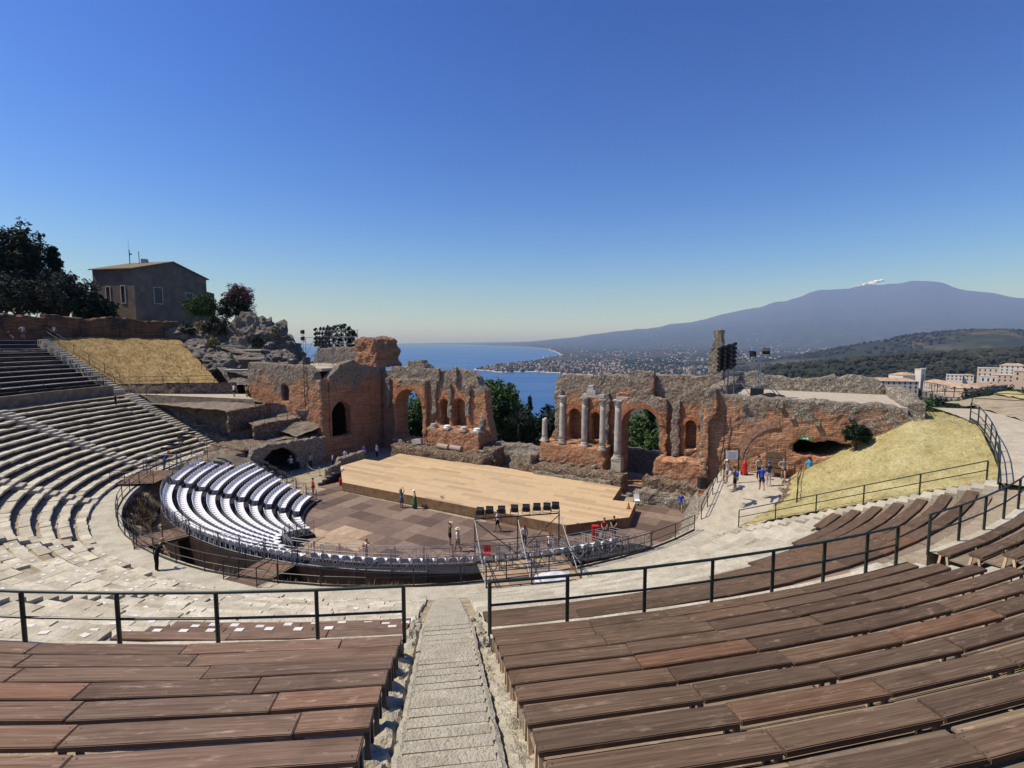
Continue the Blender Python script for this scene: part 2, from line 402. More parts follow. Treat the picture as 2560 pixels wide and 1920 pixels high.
def grid_terrain():
    ths = np.radians(np.linspace(-60, 60, 340)); rs = np.concatenate([np.geomspace(84, 9000, 190), np.geomspace(9300, 35500, 60)])
    T, Rr = np.meshgrid(ths, rs); X = Rr * np.sin(T); Y = Rr * np.cos(T); H, D = far_h(X, Y)
    vs = []
    for x, y, h, d, r in zip(X.ravel(), Y.ravel(), H.ravel(), D.ravel(), Rr.ravel()):
        if h > SEA + 1.0:
            up = h - SEA; a = min(.10 * up, 2 + r * .012)
            q = Vector((x, y, 0)) / (60 + r * .09)
            h += a * (noise.noise(q) + .5 * noise.noise(q * 2.3) + .3 * noise.noise(q * 5.1))
            er = math.hypot(x - EX, y - EY)
            if er < 12000 and er > 700:
                an = math.atan2(y - EY, x - EX); h += (60 * noise.noise(Vector((x, y, 3)) / 1100) + 85 * (abs(noise.noise(Vector((an * 7, er / 5000, 1)))) - .3)) * min(1, max(0, er - 1500) / 5000)
            h = max(h, SEA + 1.2) if d > 0 else h
        vs.append((x, y, float(h)))
    n, m = len(rs), len(ths); fs = []
    for i in range(n - 1):
        for j in range(m - 1):
            a = i * m + j
            if max(vs[a][2], vs[a + 1][2], vs[a + m][2], vs[a + m + 1][2]) > SEA - 5: fs.append((a, a + 1, a + m + 1, a + m))
    me = bpy.data.meshes.new('coastal_land'); me.from_pydata(vs, [], fs); me.polygons.foreach_set('use_smooth', [True] * len(me.polygons))
    return me
def landmat():
    m = Mat('coastal_land', 1, .05); v = m.coord('pos'); x, y, z = m.sep(v)
    a = m.noise(v, .0035, 6, .65); b = m.noise(v, .02, 5, .7); f = m.noise(v, .12, 3, .7)
    c = m.ramp(a, [(.34, (.020, .026, .014)), (.48, (.034, .038, .020)), (.56, (.070, .062, .036)), (.68, (.14, .112, .068))])
    c = m.mix(m.mr(b, .35, .62, .8, 0), c, (.018, .030, .012))
    c = m.mix(m.mr(f, .55, .75, 0, .35), c, (.13, .11, .065))
    hi = m.mr(z, 300, 1500); c = m.mix(hi, c, (.045, .048, .045)); hi2 = m.mr(z, 1500, 2300); c = m.mix(hi2, c, (.04, .038, .04))
    beach = m.mr(z, SEA + 4.5, SEA + 3.0, 0, .9); c = m.mix(beach, c, (.50, .44, .34))
    m.col(c); m.bump(b, .4, 12); return m.m
me = grid_terrain(); me.materials.append(landmat()); land = struct(link('coastal_land', me))
def seamat():
    m = Mat('sea_water', .22, .5); v = m.coord('pos')
    a = m.noise(m.mapv(v, (.3, 1, 1), rot=(0, 0, .35)), .004, 5, .6); b = m.noise(v, .05, 4)
    m.col(m.ramp(a, [(.35, (.012, .062, .20)), (.65, (.022, .085, .25))]))
    m.rgh(m.mr(a, .3, .7, .25, .4)); m.b.inputs['IOR'].default_value = 1.33
    return m.m
mb = MB(); N = 120; RS = [60] + [float(q) for q in np.geomspace(200, 36000, 70)]
for r in RS:
    for k in range(N): mb.v.append((r * math.cos(2 * math.pi * k / N), r * math.sin(2 * math.pi * k / N), SEA))
for i in range(len(RS) - 1):
    for k in range(N): mb.face((i * N + k, (i + 1) * N + k, (i + 1) * N + (k + 1) % N, i * N + (k + 1) % N))
struct(mb.build('sea', seamat()))

# ---- haze in the air over the bay
hz = bpy.data.materials.new('haze'); hz.use_nodes = True; hz.node_tree.nodes.remove(hz.node_tree.nodes['Principled BSDF'])
pv = hz.node_tree.nodes.new('ShaderNodeVolumePrincipled'); pv.inputs['Color'].default_value = (.32, .50, 1.0, 1); pv.inputs['Absorption Color'].default_value = (1, 1, 1, 1); pv.inputs['Density'].default_value = 5.2e-5; pv.inputs['Anisotropy'].default_value = .0
hz.node_tree.links.new(pv.outputs[0], hz.node_tree.nodes['Material Output'].inputs['Volume'])
mb = MB(); mb.box((0, 0, (3300 + SEA - 1) / 2), (73000, 73000, 3300 - SEA + 1)); haze = mb.build('haze', hz); haze['kind'] = 'stuff'; haze['label'] = 'blue summer haze over the bay and the volcano'; haze['category'] = 'haze'

# ---- seaside towns: thousands of far houses that read as one mass
def town(name, label, n, pick, mats, smin, smax, seed):
    rnd = random.Random(seed); mb = MB(); pts = []
    while len(pts) < n:
        p = pick(rnd)
        if p: pts.append(p)
    H, D = far_h(np.array([p[0] for p in pts]), np.array([p[1] for p in pts]))
    for (x, y), h, d in zip(pts, H, D):
        if d < 12: continue
        w, dd, hh = rnd.uniform(smin, smax), rnd.uniform(smin, smax), rnd.choice((7, 9, 12, 15)) * rnd.uniform(.8, 1.2)
        mb.cur = rnd.randrange(len(mats)); mb.box((x, y, h + hh / 2 - 2), (w, dd, hh + 4), rnd.uniform(0, 3))
    o = mb.build(name, mats); tag(o, label, 'town', kind='stuff'); return o
tw = [plain('plaster_white', (.50, .47, .42), .9), plain('plaster_cream', (.46, .38, .28), .9), plain('plaster_pink', (.50, .33, .24), .9), plain('roof_tile_far', (.34, .18, .11), .9)]
def pick_pen(r):
    u, v = r.uniform(1185, 1560), r.uniform(905, 936)
    if r.random() < .35: u = r.uniform(1330, 1790); v = r.uniform(915, 945)
    return uz(u, v, SEA + 12)
def pick_plain(r):
    u = r.uniform(1300, 2150); v = 862 + 50 * r.random() ** 1.5
    x, y = uz(u, v, SEA + 40)
    return (x, y) if noise.noise(Vector((x, y, 0)) / 900) > -.05 else None
town('seaside_town', 'white and cream houses of the seaside town along the bay', 1000, pick_pen, tw, 6, 15, 3)
town('plain_villages', 'scattered far villages and greenhouses on the plain below the volcano', 620, pick_plain, tw[:3], 9, 26, 5)

# ---- smoke plume above the volcano's summit
mb = MB(); rnd = random.Random(4)
for i in range(34):
    f = rnd.random(); mb.blob((EX - 250 - 1500 * f + rnd.uniform(-60, 60), EY + rnd.uniform(-120, 120), 2960 + SEA + 150 * (1 - f) ** 2 - 260 * f * f + rnd.uniform(-45, 60)), rnd.uniform(35, 95) * (1 - .45 * f), (1.5, 1, .75), .5, i, 2)
tag(mb.build('smoke_plume', plain('smoke_white', (.86, .87, .88), 1, 0, var=.03), smooth=True), 'small white smoke plume over the volcano summit', 'smoke', kind='stuff')
# ---- boats
for (u, v, lb, ln) in [(1163, 878.5, 'white motor boat far out on the open bay', 26), (1172, 899.5, 'small white boat leaving a wake on the bay', 20)]:
    x, y = uz(u, v); t = thing('motor_boat', lb, 'boat', (x, y, SEA)); mb = MB()
    L = ln; mb.hexa([Vector((x, y, SEA)) + Vector(p) for p in ((-L / 2, -3, -.5), (L * .35, -3, -.5), (L * .35, 3, -.5), (-L / 2, 3, -.5), (-L / 2, -4, 3), (L * .5, -1, 3.4), (L * .5, 1, 3.4), (-L / 2, 4, 3))])
    mb.build('hull', M['white'], t); mb = MB(); mb.box((x - L * .1, y, SEA + 4.6), (L * .4, 4.5, 3.2)); mb.build('cabin', M['white'], t)
# ================================================================== THEATRE GROUND
AZ0, AZ1 = -104.6, 45.6
def ring(mb, prof, a0, a1, step, jit=0, seg=None):
    """sweep a profile [(R,z)...] about the orchestra centre"""
    n = max(2, int(round((a1 - a0) / step)) + 1); b = len(mb.v); k = len(prof)
    for i in range(n):
        a = a0 + (a1 - a0) * i / (n - 1)
        for r, z in prof:
            p = cav(r, a, z)
            if jit: p += Vector((0, 0, jit * fbm(p * 1.1, 3)))
            mb.v.append(tuple(p))
    for i in range(n - 1):
        for j in range(k - 1):
            q = b + i * k + j; mb.cur = seg[j] if seg else 0; mb.face((q, q + k, q + k + 1, q + 1))
    mb.cur = 0
# lower tier: stepped earth and foot strips
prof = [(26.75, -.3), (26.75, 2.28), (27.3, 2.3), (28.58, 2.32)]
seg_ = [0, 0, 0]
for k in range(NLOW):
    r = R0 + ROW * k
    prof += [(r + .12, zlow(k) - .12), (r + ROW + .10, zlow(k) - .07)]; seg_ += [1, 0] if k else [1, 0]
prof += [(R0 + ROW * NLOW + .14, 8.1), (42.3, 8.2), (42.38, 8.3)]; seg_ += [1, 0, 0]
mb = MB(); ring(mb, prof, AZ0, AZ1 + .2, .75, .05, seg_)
struct(mb.build('lower_cavea_ground', [M['earth'], M['footing']]))  # second material: riser faces with the shade in their colour
# upper tier ground under the benches (steeper on the far left)
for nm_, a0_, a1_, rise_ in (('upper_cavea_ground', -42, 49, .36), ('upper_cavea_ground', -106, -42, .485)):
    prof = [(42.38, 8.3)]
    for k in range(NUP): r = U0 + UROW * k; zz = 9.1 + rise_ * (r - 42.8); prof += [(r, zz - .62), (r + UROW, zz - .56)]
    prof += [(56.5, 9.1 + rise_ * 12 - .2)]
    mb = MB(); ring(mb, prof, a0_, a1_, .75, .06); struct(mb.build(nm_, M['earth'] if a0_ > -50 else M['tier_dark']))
for a0_, a1_, zt_k in ((-9.2, 6.45, 9.0), (8.75, 23.45, 9.0), (25.8, 46.4, 9.0), (-102.3, -57, 9.38)):
    mb = MB(); ring(mb, [(42.25, 8.1), (42.25, zt_k), (42.62, zt_k), (42.62, 8.1)], a0_, a1_, .75, .02); struct(mb.build('balteus_kerb', M['stone'] if a0_ > -50 else M['ruin_earth']))
# pale podium walk around the orchestra
mb = MB(); ring(mb, [(26.7, 1.9), (26.72, 2.31), (27.5, 2.335), (28.56, 2.35), (28.6, 2.30)], AZ0, AZ1 + .2, .75, .015); struct(mb.build('podium_walk', M['stone_w']))
# orchestra ground and scene floor
mb = MB(); pts = [scn(-72, 12), scn(10, 12), scn(10, 58), scn(-72, 58)]
mb.add([(p.x, p.y, -.06) for p in pts], [(0, 1, 2, 3)])
struct(mb.build('scene_ground', M['earth']))
# near hillside around the theatre (not under it)
def near_h(x, y):
    R = math.hypot(x - CX, y - CY); az = math.degrees(math.atan2(x - CX, -(y - CY)))
    s = SX * x + SY * y; d = NX * x + NY * y
    n = fbm(Vector((x, y, 0)) * .08, 4)
    if -132 < az < -70 and R > 57.6 and s < -66:
        z = 15.3 + min(2.2, (R - 57) * .25) + n * .4 - max(0, R - 96) * .5
        if az < -124 or az > 0: z -= min(9, (R - 50) * .25 + ((-124 - az) if az < 0 else 20) * .25)
        return z
    if d > 56: return -1.5 - (d - 56) * .62 + n
    if az > 45.2 and R > 43 and (d < 40 or s > 7.2):
        z = 9.2 + n * .2 if d > 38 else 8.0
        return z - max(0, R - 48) * .7 - max(0, d - 40) * .75
    return -2.5
mb = MB(); nx, ny = 150, 120; xs = [-150 + 240 * i / (nx - 1) for i in range(nx)]; ys = [8 + 140 * j / (ny - 1) for j in range(ny)]
mb = MB()
for y in ys:
    for x in xs: mb.v.append((x, y, near_h(x, y)))
for j in range(ny - 1):
    for i in range(nx - 1): mb.face((j * nx + i, j * nx + i + 1, (j + 1) * nx + i + 1, (j + 1) * nx + i))
struct(mb.build('hillside', M['earth'], smooth=True))

# ================================================================== CENTRAL AND SIDE STAIRS
def stair(az, tiers, width, label, mat, name='stone_stair', irregular=.012, nosing=None):
    t = thing(name, label, 'stairs', cav(28, az, 2.3))
    a = R_(az); rd = Vector((math.sin(a), -math.cos(a), 0)); td = Vector((math.cos(a), math.sin(a), 0)); rnd = random.Random(int(az * 10))
    for (ra, za, rb, zb, n) in tiers:
        for i in range(n):
            r1 = ra + (rb - ra) * i / n; r2 = ra + (rb - ra) * (i + 1) / n; z = za + (zb - za) * (i + 1) / n; zl = za - .6 + (zb - za) * i / n
            w = width / 2 * rnd.uniform(.98, 1.03) if not nosing else width / 2; sh = rnd.uniform(-.02, .02) if not nosing else 0; dz = rnd.uniform(-1, 1) * irregular
            c = lambda r, s, zz: Vector((CX, CY, zz)) + rd * r + td * (s + sh)
            if nosing:
                mb = MB(); q_ = r1 + (r2 - r1) * rnd.uniform(.3, .4); tz = [z + dz + rnd.uniform(-.01, .006) for _ in range(4)]; ex = rnd.uniform(-.015, .015)
                mb.hexa([c(r1 - .03 + ex, -w, zl), c(r1 - .03, w, zl), c(q_, w, zl), c(q_, -w, zl), c(r1 - .03 + ex, -w, tz[0]), c(r1 - .03, w, tz[1]), c(q_, w, tz[2]), c(q_, -w, tz[3])]); mb.build('edge_stone', nosing, t)
                mb = MB(); zz = z - .012 + dz; mb.hexa([c(q_, -w * .97, zl), c(q_, w * .97, zl), c(r2 + .03, w * .97, zl), c(r2 + .03, -w * .97, zl), c(q_, -w * .97, zz), c(q_, w * .97, zz), c(r2 + .02, w * .97, zz + .01), c(r2 + .02, -w * .97, zz + .01)])
                mb.build('step', mat, t); continue
            mb = MB(); mb.hexa([c(r1 - .02, -w, zl), c(r1 - .02, w, zl), c(r2 + .03, w, zl), c(r2 + .03, -w, zl), c(r1, -w, z - .025 + dz), c(r1, w, z - .025 + dz), c(r2 + .02, w, z + dz), c(r2 + .02, -w, z + dz)])
            mb.build('step', mat, t)
    return t
ZU1 = UZ0 + URISE * NUP - .1
stair(7.62, [(28.5, 2.3, 41.0, 8.25, 38), (41.0, 8.25, 42.3, 8.62, 4), (42.3, 8.62, 54.0, 12.75, 36)], 1.02, 'worn pale stone stair running down the middle of the cavea', M['gravel'], irregular=.006, nosing=M['gravel_pale'])
nm = ['stone stair along the far edge of the left seats', 'stone stair between the dark left wedges, second from the far edge', 'stone stair between the left stone wedges, third from the far edge', 'stone stair cut through the left stone seats, fourth from the far edge', 'stone stair cut through the sticker-marked stone seats']
for az, lb in zip(STAIRS[:5], nm):
    tiers = [(28.5, 2.35, 41.0, 8.3, 28)]
    if az < -100: tiers.append((42.2, 8.6, 54.2, 14.9, 24))
    stair(az, tiers, 1.15, lb, M['stone_w'])
stair(24.4, [(41.2, 8.2, 42.2, 8.6, 3), (42.2, 8.6, 54, 12.8, 30)], 1.25, 'white stone stair between the two right bench blocks', M['stone_w'])
stair(45.0, [(28.6, 2.4, 41.1, 8.3, 28)], 1.3, 'pale stone stair beside the yellow grass bank', M['stone_w'])
# gravelly side curbs of the middle stair
for side in (-1, 1):
    mb = MB(); a = R_(7.62); rd_ = Vector((math.sin(a), -math.cos(a), 0)); td_ = Vector((math.cos(a), math.sin(a), 0)); n = 300
    zst = lambda R: 2.3 + 5.95 * (R - 28.5) / 12.5 if R < 41 else (8.25 + .37 * (R - 41) / 1.3 if R < 42.3 else 8.62 + 4.13 * (R - 42.3) / 11.7)
    for i in range(n + 1):
        R = 28.6 + 24 * i / n
        for j, (o_, dz_) in enumerate(((.47, -.25), (.485, .03), (.55, .05), (.61, .03), (.64, -.3))):
            p = Vector((CX, CY, zst(R) + dz_ + .02)) + rd_ * R + td_ * side * o_; q = p * 4; k_ = .012 if j in (0, 1) else .025; p += noise.noise_vector(q) * k_ + noise.noise_vector(q * 2.7) * k_ * .5; mb.v.append(tuple(p))
    for i in range(n):
        for j in range(4): q = i * 5 + j; mb.face((q, q + 1, q + 6, q + 5) if side > 0 else (q, q + 5, q + 6, q + 1))
    struct(mb.build('stair_curb', M['gravel_pale']))
# rubble gutters beside the stair
for side in (-1, 1):
    mb = MB(); a = R_(7.62); rd_ = Vector((math.sin(a), -math.cos(a), 0)); td_ = Vector((math.cos(a), math.sin(a), 0)); n = 240
    for i in range(n + 1):
        R = 37.6 + 13.4 * i / n; z0 = zp(R) - .25 if R < 41 else (8.3 if R < 42.4 else 9.1 + .36 * (R - 42.8) - .36)
        for j in range(6):
            p = Vector((CX, CY, z0)) + rd_ * R + td_ * side * (.62 + .34 * j / 5); q = p * 3.2; p += noise.noise_vector(q) * .05; p.z += .16 * abs(noise.noise(q * 1.3)) + .10 * noise.noise(q * 2.7) - (.12 if j == 0 else 0); mb.v.append(tuple(p))
    for i in range(n):
        for j in range(5): q = i * 6 + j; mb.face((q, q + 1, q + 7, q + 6))
    struct(mb.build('rubble_gutter', M['gravel']))
# loose stones along the central stair
rnd = random.Random(5); n = 0
for side in (-1, 1):
    for i in range(70):
        R = 38.2 + rnd.random() * 12; s = side * (.68 + rnd.random() * .18)
        a = R_(7.62); p = Vector((CX, CY, 0)) + Vector((math.sin(a), -math.cos(a), 0)) * R + Vector((math.cos(a), math.sin(a), 0)) * s
        z = 8.3 if 41 < R < 42.4 else (zp(R) - .22 if R < 41 else 9.1 + .36 * (R - 42.8) - .42)
        mb = MB(); rr = rnd.uniform(.035, .085); mb.blob((p.x, p.y, z), rr, (1, 1.3, .8), .7, i + 50 * side, 1)
        o = mb.build('loose_stone', M['rubble'])
        tag(o, 'loose rubble stone at the %s edge of the middle stair' % ('left' if side < 0 else 'right'), 'stone', 'rubble stones at the %s edge of the middle stair' % ('left' if side < 0 else 'right'))

# ================================================================== STONE SEAT ROWS (lower tier)
def blockmesh(name, mat, w, d, h, seed, jit=.02):
    bm = bmesh.new(); bmesh.ops.create_cube(bm, size=1)
    bmesh.ops.scale(bm, verts=bm.verts, vec=(w, d, h))
    bmesh.ops.bevel(bm, geom=bm.edges[:], offset=.018, segments=1, affect='EDGES')
    r = random.Random(seed)
    for v in bm.verts: v.co += Vector((r.uniform(-jit, jit), r.uniform(-jit, jit), r.uniform(-jit, jit) * .6))
    me = bpy.data.meshes.new(name); bm.to_mesh(me); bm.free(); me.materials.append(mat); return me
SB = [blockmesh('seat_stone', M['stone'], 1, .54, .17, i) for i in range(6)]
SBW = [blockmesh('seat_stone_pale', M['stone_w'], 1, .62, .42, i + 20, .012) for i in range(5)]
mb = MB(); mb.box((0, 0, 0), (.21, .14, .008)); STK = mb.mesh('sticker', plain('seat_sticker', (.62, .61, .58), .7, .2, var=.15, scale=3))
ORD = ['first', 'second', 'third', 'fourth', 'fifth', 'sixth', 'seventh', 'eighth', 'ninth', 'tenth', 'eleventh', 'twelfth', 'thirteenth', 'fourteenth', 'fifteenth']
WED = ['far left wedge', 'wedge left of the lighting platform', 'wedge behind the weedy gap', 'sticker-marked left wedge', 'wedge left of the middle stair', 'right wedge']
wood_from = lambda az: 99
def wood_R(az):                                            # lowest radius with wooden benches in the lower tier
    if az < -4: return 99
    if az < 7.6: return 38.3 if az > -3.2 else 39.4
    return float(np.interp(az, [8, 17, 20.8, 25.9, 44.3], [38.2, 38.3, 37.6, 36.6, 34.2]))
rnd = random.Random(11)
bounds = [(STAIRS[i], STAIRS[i + 1]) for i in range(5)] + [(7.62, 45.0)]
nst = 0
for wi, (b0, b1) in enumerate(bounds):
    for k in range(NLOW):
        r = R0 + ROW * k; marg = math.degrees((.62 if wi != 5 else .75) / r); a0, a1 = b0 + marg, b1 - marg
        if wi == 4: a1 = 7.62 - math.degrees(.95 / r)
        if wi == 5: a0 = 7.62 + math.degrees(.95 / r)
        # clip to where stone shows
        if wood_R(a1 - .2) < r + .1 and wood_R(a0 + .2) < r + .1: continue
        zt = zlow(k); t = thing('stone_seat_row', '%s stone seat row up from the podium in the %s' % (ORD[k], WED[wi]), 'stone seats', cav(r + .25, (a0 + a1) / 2, zt - .4), 'stone seat rows of the lower cavea')
        a = a0; i = 0
        while a < a1 - .05:
            L = rnd.uniform(.75, 1.35) if wi < 5 else rnd.uniform(1.0, 2.0)
            da = math.degrees(L / r); da = min(da, a1 - a)
            if a1 - a - da < math.degrees(.35 / r): da = a1 - a
            am = a + da / 2
            if wood_R(am) > r + .1:
                gone = rnd.random() < (.035 if wi in (3, 4) else .012)
                if not gone:
                    me = rnd.choice(SB if wi < 5 else SBW); sx = max(.2, math.radians(da) * r - rnd.uniform(.0, .02))
                    zz = zt - (.085 if wi < 5 else .21) + rnd.uniform(-.035, .03) * (1 if wi < 5 else .4)
                    p = cav(r + (.25 if wi < 5 else .31) + rnd.uniform(-.04, .04) * (1 if wi < 5 else .3), am, zz)
                    m = Matrix.Translation(p) @ Euler((rnd.uniform(-.02, .02), rnd.uniform(-.02, .02), R_(am) + rnd.uniform(-.03, .03))).to_matrix().to_4x4() @ Matrix.Diagonal((sx, 1, 1, 1))
                    link('stone_block', me, t, m)
                    if wi in (3, 4) and rnd.random() < .5 and nst < 330:
                        nst += 1
                        p2 = cav(r + .25 + rnd.uniform(-.06, .06), am, zz + .096)
                        link('seat_sticker', STK, t, Matrix.Translation(p2) @ Euler((0, 0, R_(am) + rnd.uniform(-.35, .35))).to_matrix().to_4x4())
            a += da; i += 1

# ================================================================== WOODEN BENCHES
def plankmesh(name, w, h, mat):
    bm = bmesh.new(); bmesh.ops.create_cube(bm, size=1); bmesh.ops.scale(bm, verts=bm.verts, vec=(2.0, w, h))
    bmesh.ops.bevel(bm, geom=bm.edges[:], offset=.009, segments=2, affect='EDGES')
    for f in bm.faces: f.material_index = 0
    for sx in (-.955, .955):
        for sy in (-.32, .32):
            vs = [bm.verts.new((sx + .008 * math.cos(k * math.pi / 4), w * sy + .010 * math.sin(k * math.pi / 4), h / 2 + .0025)) for k in range(8)]; bm.faces.new(vs).material_index = 1
    me = bpy.data.meshes.new(name); bm.to_mesh(me); bm.free(); me.materials.append(mat); me.materials.append(M['steel_dark']); return me
PWD = {'r': .285, 'l': .32, 'g': .40, 'b': .42}
PL = {'r': plankmesh('seat_plank', .285, .07, M['wood']), 'l': plankmesh('seat_plank_l', .32, .07, M['wood_l']), 'g': plankmesh('seat_plank_g', .40, .05, M['wood_grey']), 'b': plankmesh('seat_plank_b', .42, .07, M['wood'])}
FP = {'r': plankmesh('foot_plank', .40, .04, M['foot']), 'l': plankmesh('foot_plank_l', .46, .04, M['wood_l']), 'g': plankmesh('foot_plank_g', .30, .04, M['wood_grey']), 'b': plankmesh('foot_plank_b', .44, .05, M['foot'])}
mb = MB(); mb.box((0, 0, 0), (.055, .05, 1)); LEG = mb.mesh('leg', M['raw']); LEGD = mb.mesh('leg_dark', M['steel_dark'])
def bench_row(label, group, r, z, a0, a1, kind, plen, foot=True, legs='raw', stag=0, sticker=0, tilt=0):
    """planks follow the curve as straight boards; r = back edge of the seat"""
    hw = PWD[kind] / 2; am = (a0 + a1) / 2; t = thing('wooden_bench', label, 'bench', cav(r - .25, am, z - .45), group)
    rr = random.Random(int(r * 100) + int(a0 * 7)); L = math.radians(a1 - a0) * r; n = max(1, round(L / plen)); da = (a1 - a0) / n
    cuts = [a0] + [a0 + da * (i + stag * ((-1) ** int(r * 3)) * .0 + rr.uniform(-.09, .09)) for i in range(1, n)] + [a1]
    if stag:
        off = da * ((r / UROW * stag) % 1.0); cuts = sorted(set([a0] + [c for c in (a0 + off + da * i for i in range(-1, n + 1)) if a0 + da * .3 < c < a1 - da * .3] + [a1]))
    for c0, c1 in zip(cuts[:-1], cuts[1:]):
        c = (c0 + c1) / 2; half = math.radians(c1 - c0) / 2; ln = 2 * (r - hw) * math.tan(half) - .016
        dz = rr.uniform(-.012, .012); rz = R_(c) + rr.uniform(-.006, .006)
        m = Matrix.Translation(cav(r - hw, c, z - .03 + dz)) @ Euler((rr.uniform(-.012, .012) + tilt, 0, rz)).to_matrix().to_4x4() @ Matrix.Diagonal((ln / 2, 1, 1, 1))
        link('seat_plank', PL[kind], t, m)
        if sticker:
            for q in range(3):
                if rr.random() < sticker: link('seat_sticker', STK, t, Matrix.Translation(cav(r - hw + rr.uniform(-.08, .08), c0 + (c1 - c0) * (q + .5) / 3, z + .012)) @ Euler((0, 0, R_(c))).to_matrix().to_4x4())
        if foot:
            m = Matrix.Translation(cav(r + (.20 if kind != 'b' else .225), c + rr.uniform(-.3, .3) * (c1 - c0) * .1, z - .115 + dz)) @ Euler((0, 0, R_(c))).to_matrix().to_4x4() @ Matrix.Diagonal((2 * (r + .2) * math.tan(half) / 2 - .012, 1, 1, 1))
            link('foot_plank', FP[kind], t, m)
    if legs:
        me = LEG if legs == 'raw' else LEGD
        for c in [a0 + .25 / r * 57.3 * .2] + cuts[1:-1] + [a1 - .05]:
            for rr_, h in ((r - 2 * hw + .05, .36), (r - .05, .36)):
                link('leg', me, t, Matrix.Translation(cav(rr_, c, z - .06 - h / 2)) @ Euler((R_(8) if rr_ < r - hw else -R_(8), 0, R_(c))).to_matrix().to_4x4() @ Matrix.Diagonal((1, 1, h, 1)))
    return t
# near blocks of the upper tier
for k in range(0, 11):
    r = 42.95 + .72 * k; z = 9.2 + .26 * k
    bench_row('%s brown wooden bench up from the near railing, left of the middle stair' % ORD[k], 'brown benches left of the middle stair', r, z, -8.5, 7.62 - math.degrees(.86 / r), 'l', 2.6, False, 'dark', stag=.27)
for k in range(0, 15):
    r = 42.9 + .655 * k; z = 9.18 + .236 * k
    bench_row('%s dark wooden bench up from the near railing, right of the middle stair' % ORD[k], 'dark benches right of the middle stair', r, z, 7.62 + math.degrees(.86 / r), 24.4 - math.degrees(.68 / r), 'r', 1.95, True, 'raw', stag=.0)
    bench_row('%s dark wooden bench up from the curved right railing, beyond the white stair' % ORD[k], 'dark benches beyond the white stair', r, z, 24.4 + math.degrees(.7 / r), 46.5, 'r', 1.95, True, 'raw')
# lower tier benches
for k in range(NLOW):
    r = R0 + ROW * k + .45; z = zlow(k) + .12
    if R0 + ROW * k > 38.1:
        bench_row('lower wooden bench below the near left railing, %s row from the walkway' % ORD[13 - k], 'lower benches left of the middle stair', r, z, -3.4, 7.62 - math.degrees(1.0 / r), 'l', 2.3, True, None, stag=.3, sticker=.8 if k <= 12 else 0)
    az = [a / 10 for a in range(85, 448) if wood_R(a / 10) <= R0 + ROW * k + .1]
    if az:
        a0 = max(min(az), 7.62 + math.degrees(1.0 / r))
        bench_row('lower wooden bench on the right wedge, %s row down from the walkway' % ORD[13 - k], 'lower benches on the right wedge', r, z, a0, 44.0, 'b', 2.2, True, None)
# dark upper benches on the far left
for k in range(11):
    r = 43.9 + .98 * k; z = 10.05 + .475 * k
    bench_row('%s grey-edged bench up from the earth bank on the far left tier' % ORD[k], 'grey benches of the far left tier', r, z, -102.6, -58, 'g', 2.6, False, 'dark')
# ================================================================== RUINS OF THE SCENE BUILDING
def rough(pts, step=.4, amp=.12, seed=0, closed=True, skip_low=-9):
    r = random.Random(seed); out = []; n = len(pts)
    for i in range(n):
        a = Vector(pts[i]); b = Vector(pts[(i + 1) % n]); L = (b - a).length; k = max(1, int(L / step))
        for j in range(k):
            p = a.lerp(b, j / k)
            if amp and p.y > skip_low: p = p + Vector((r.uniform(-amp, amp), r.uniform(-amp, amp)))
            out.append(p)
    return out
def arch(s0, s1, z0, top, n=14):
    r = (s1 - s0) / 2; c = (s0 + s1) / 2; zc = top - r
    return [(s0, z0), (s1, z0)] + [(c + r * math.cos(math.pi * i / n), zc + r * math.sin(math.pi * i / n)) for i in range(n + 1)]
def ruin(name, outline, holes, frame, c0, c1, mat, parent=None, voxel=.15, disp=.10, amp=.13, seed=0, step=.4, hamp=.03, low=-9):
    cu = bpy.data.curves.new('tmp', 'CURVE'); cu.dimensions = '2D'; cu.fill_mode = 'BOTH'; cu.extrude = abs(c1 - c0) / 2
    for pts in [rough(outline, step, amp, seed, skip_low=low)] + [rough(h, .3, hamp, seed + 1 + i) for i, h in enumerate(holes)]:
        sp = cu.splines.new('POLY'); sp.points.add(len(pts) - 1); sp.use_cyclic_u = True
        for q, p in zip(sp.points, pts): q.co = (p[0], p[1], 0, 1)
    me0 = evaluated(bpy.data.objects.new('tmp', cu)); o = bpy.data.objects.new('tmp', me0)
    md = o.modifiers.new('r', 'REMESH'); md.mode = 'VOXEL'; md.voxel_size = voxel
    me = evaluated(o)
    cm = (c0 + c1) / 2; po = org(parent); off = Vector((seed * 3.7, seed * 1.3, 0))
    for v in me.vertices:
        a, b, c = v.co; w = frame(a, cm - c, b)
        q = w + off
        dv = noise.noise_vector(q * 1.1) * disp + noise.noise_vector(q * 3.7) * disp * .55
        v.co = w + dv - po
    # keep normals outward whatever the frame's handedness
    bm = bmesh.new(); bm.from_mesh(me); bmesh.ops.recalc_face_normals(bm, faces=bm.faces); bm.to_mesh(me); bm.free()
    me.name = name; me.materials.clear(); me.materials.append(mat); me.update()
    return link(name, me, parent)
fS = lambda a, c, b: scn(a, c, b)             # wall running along the scene front
fD = lambda a, c, b: scn(c, a, b)             # wall running away from the viewer
def T(name, label, cat, s, d, z=0, group=None): return thing(name, label, cat, scn(s, d, z), group)

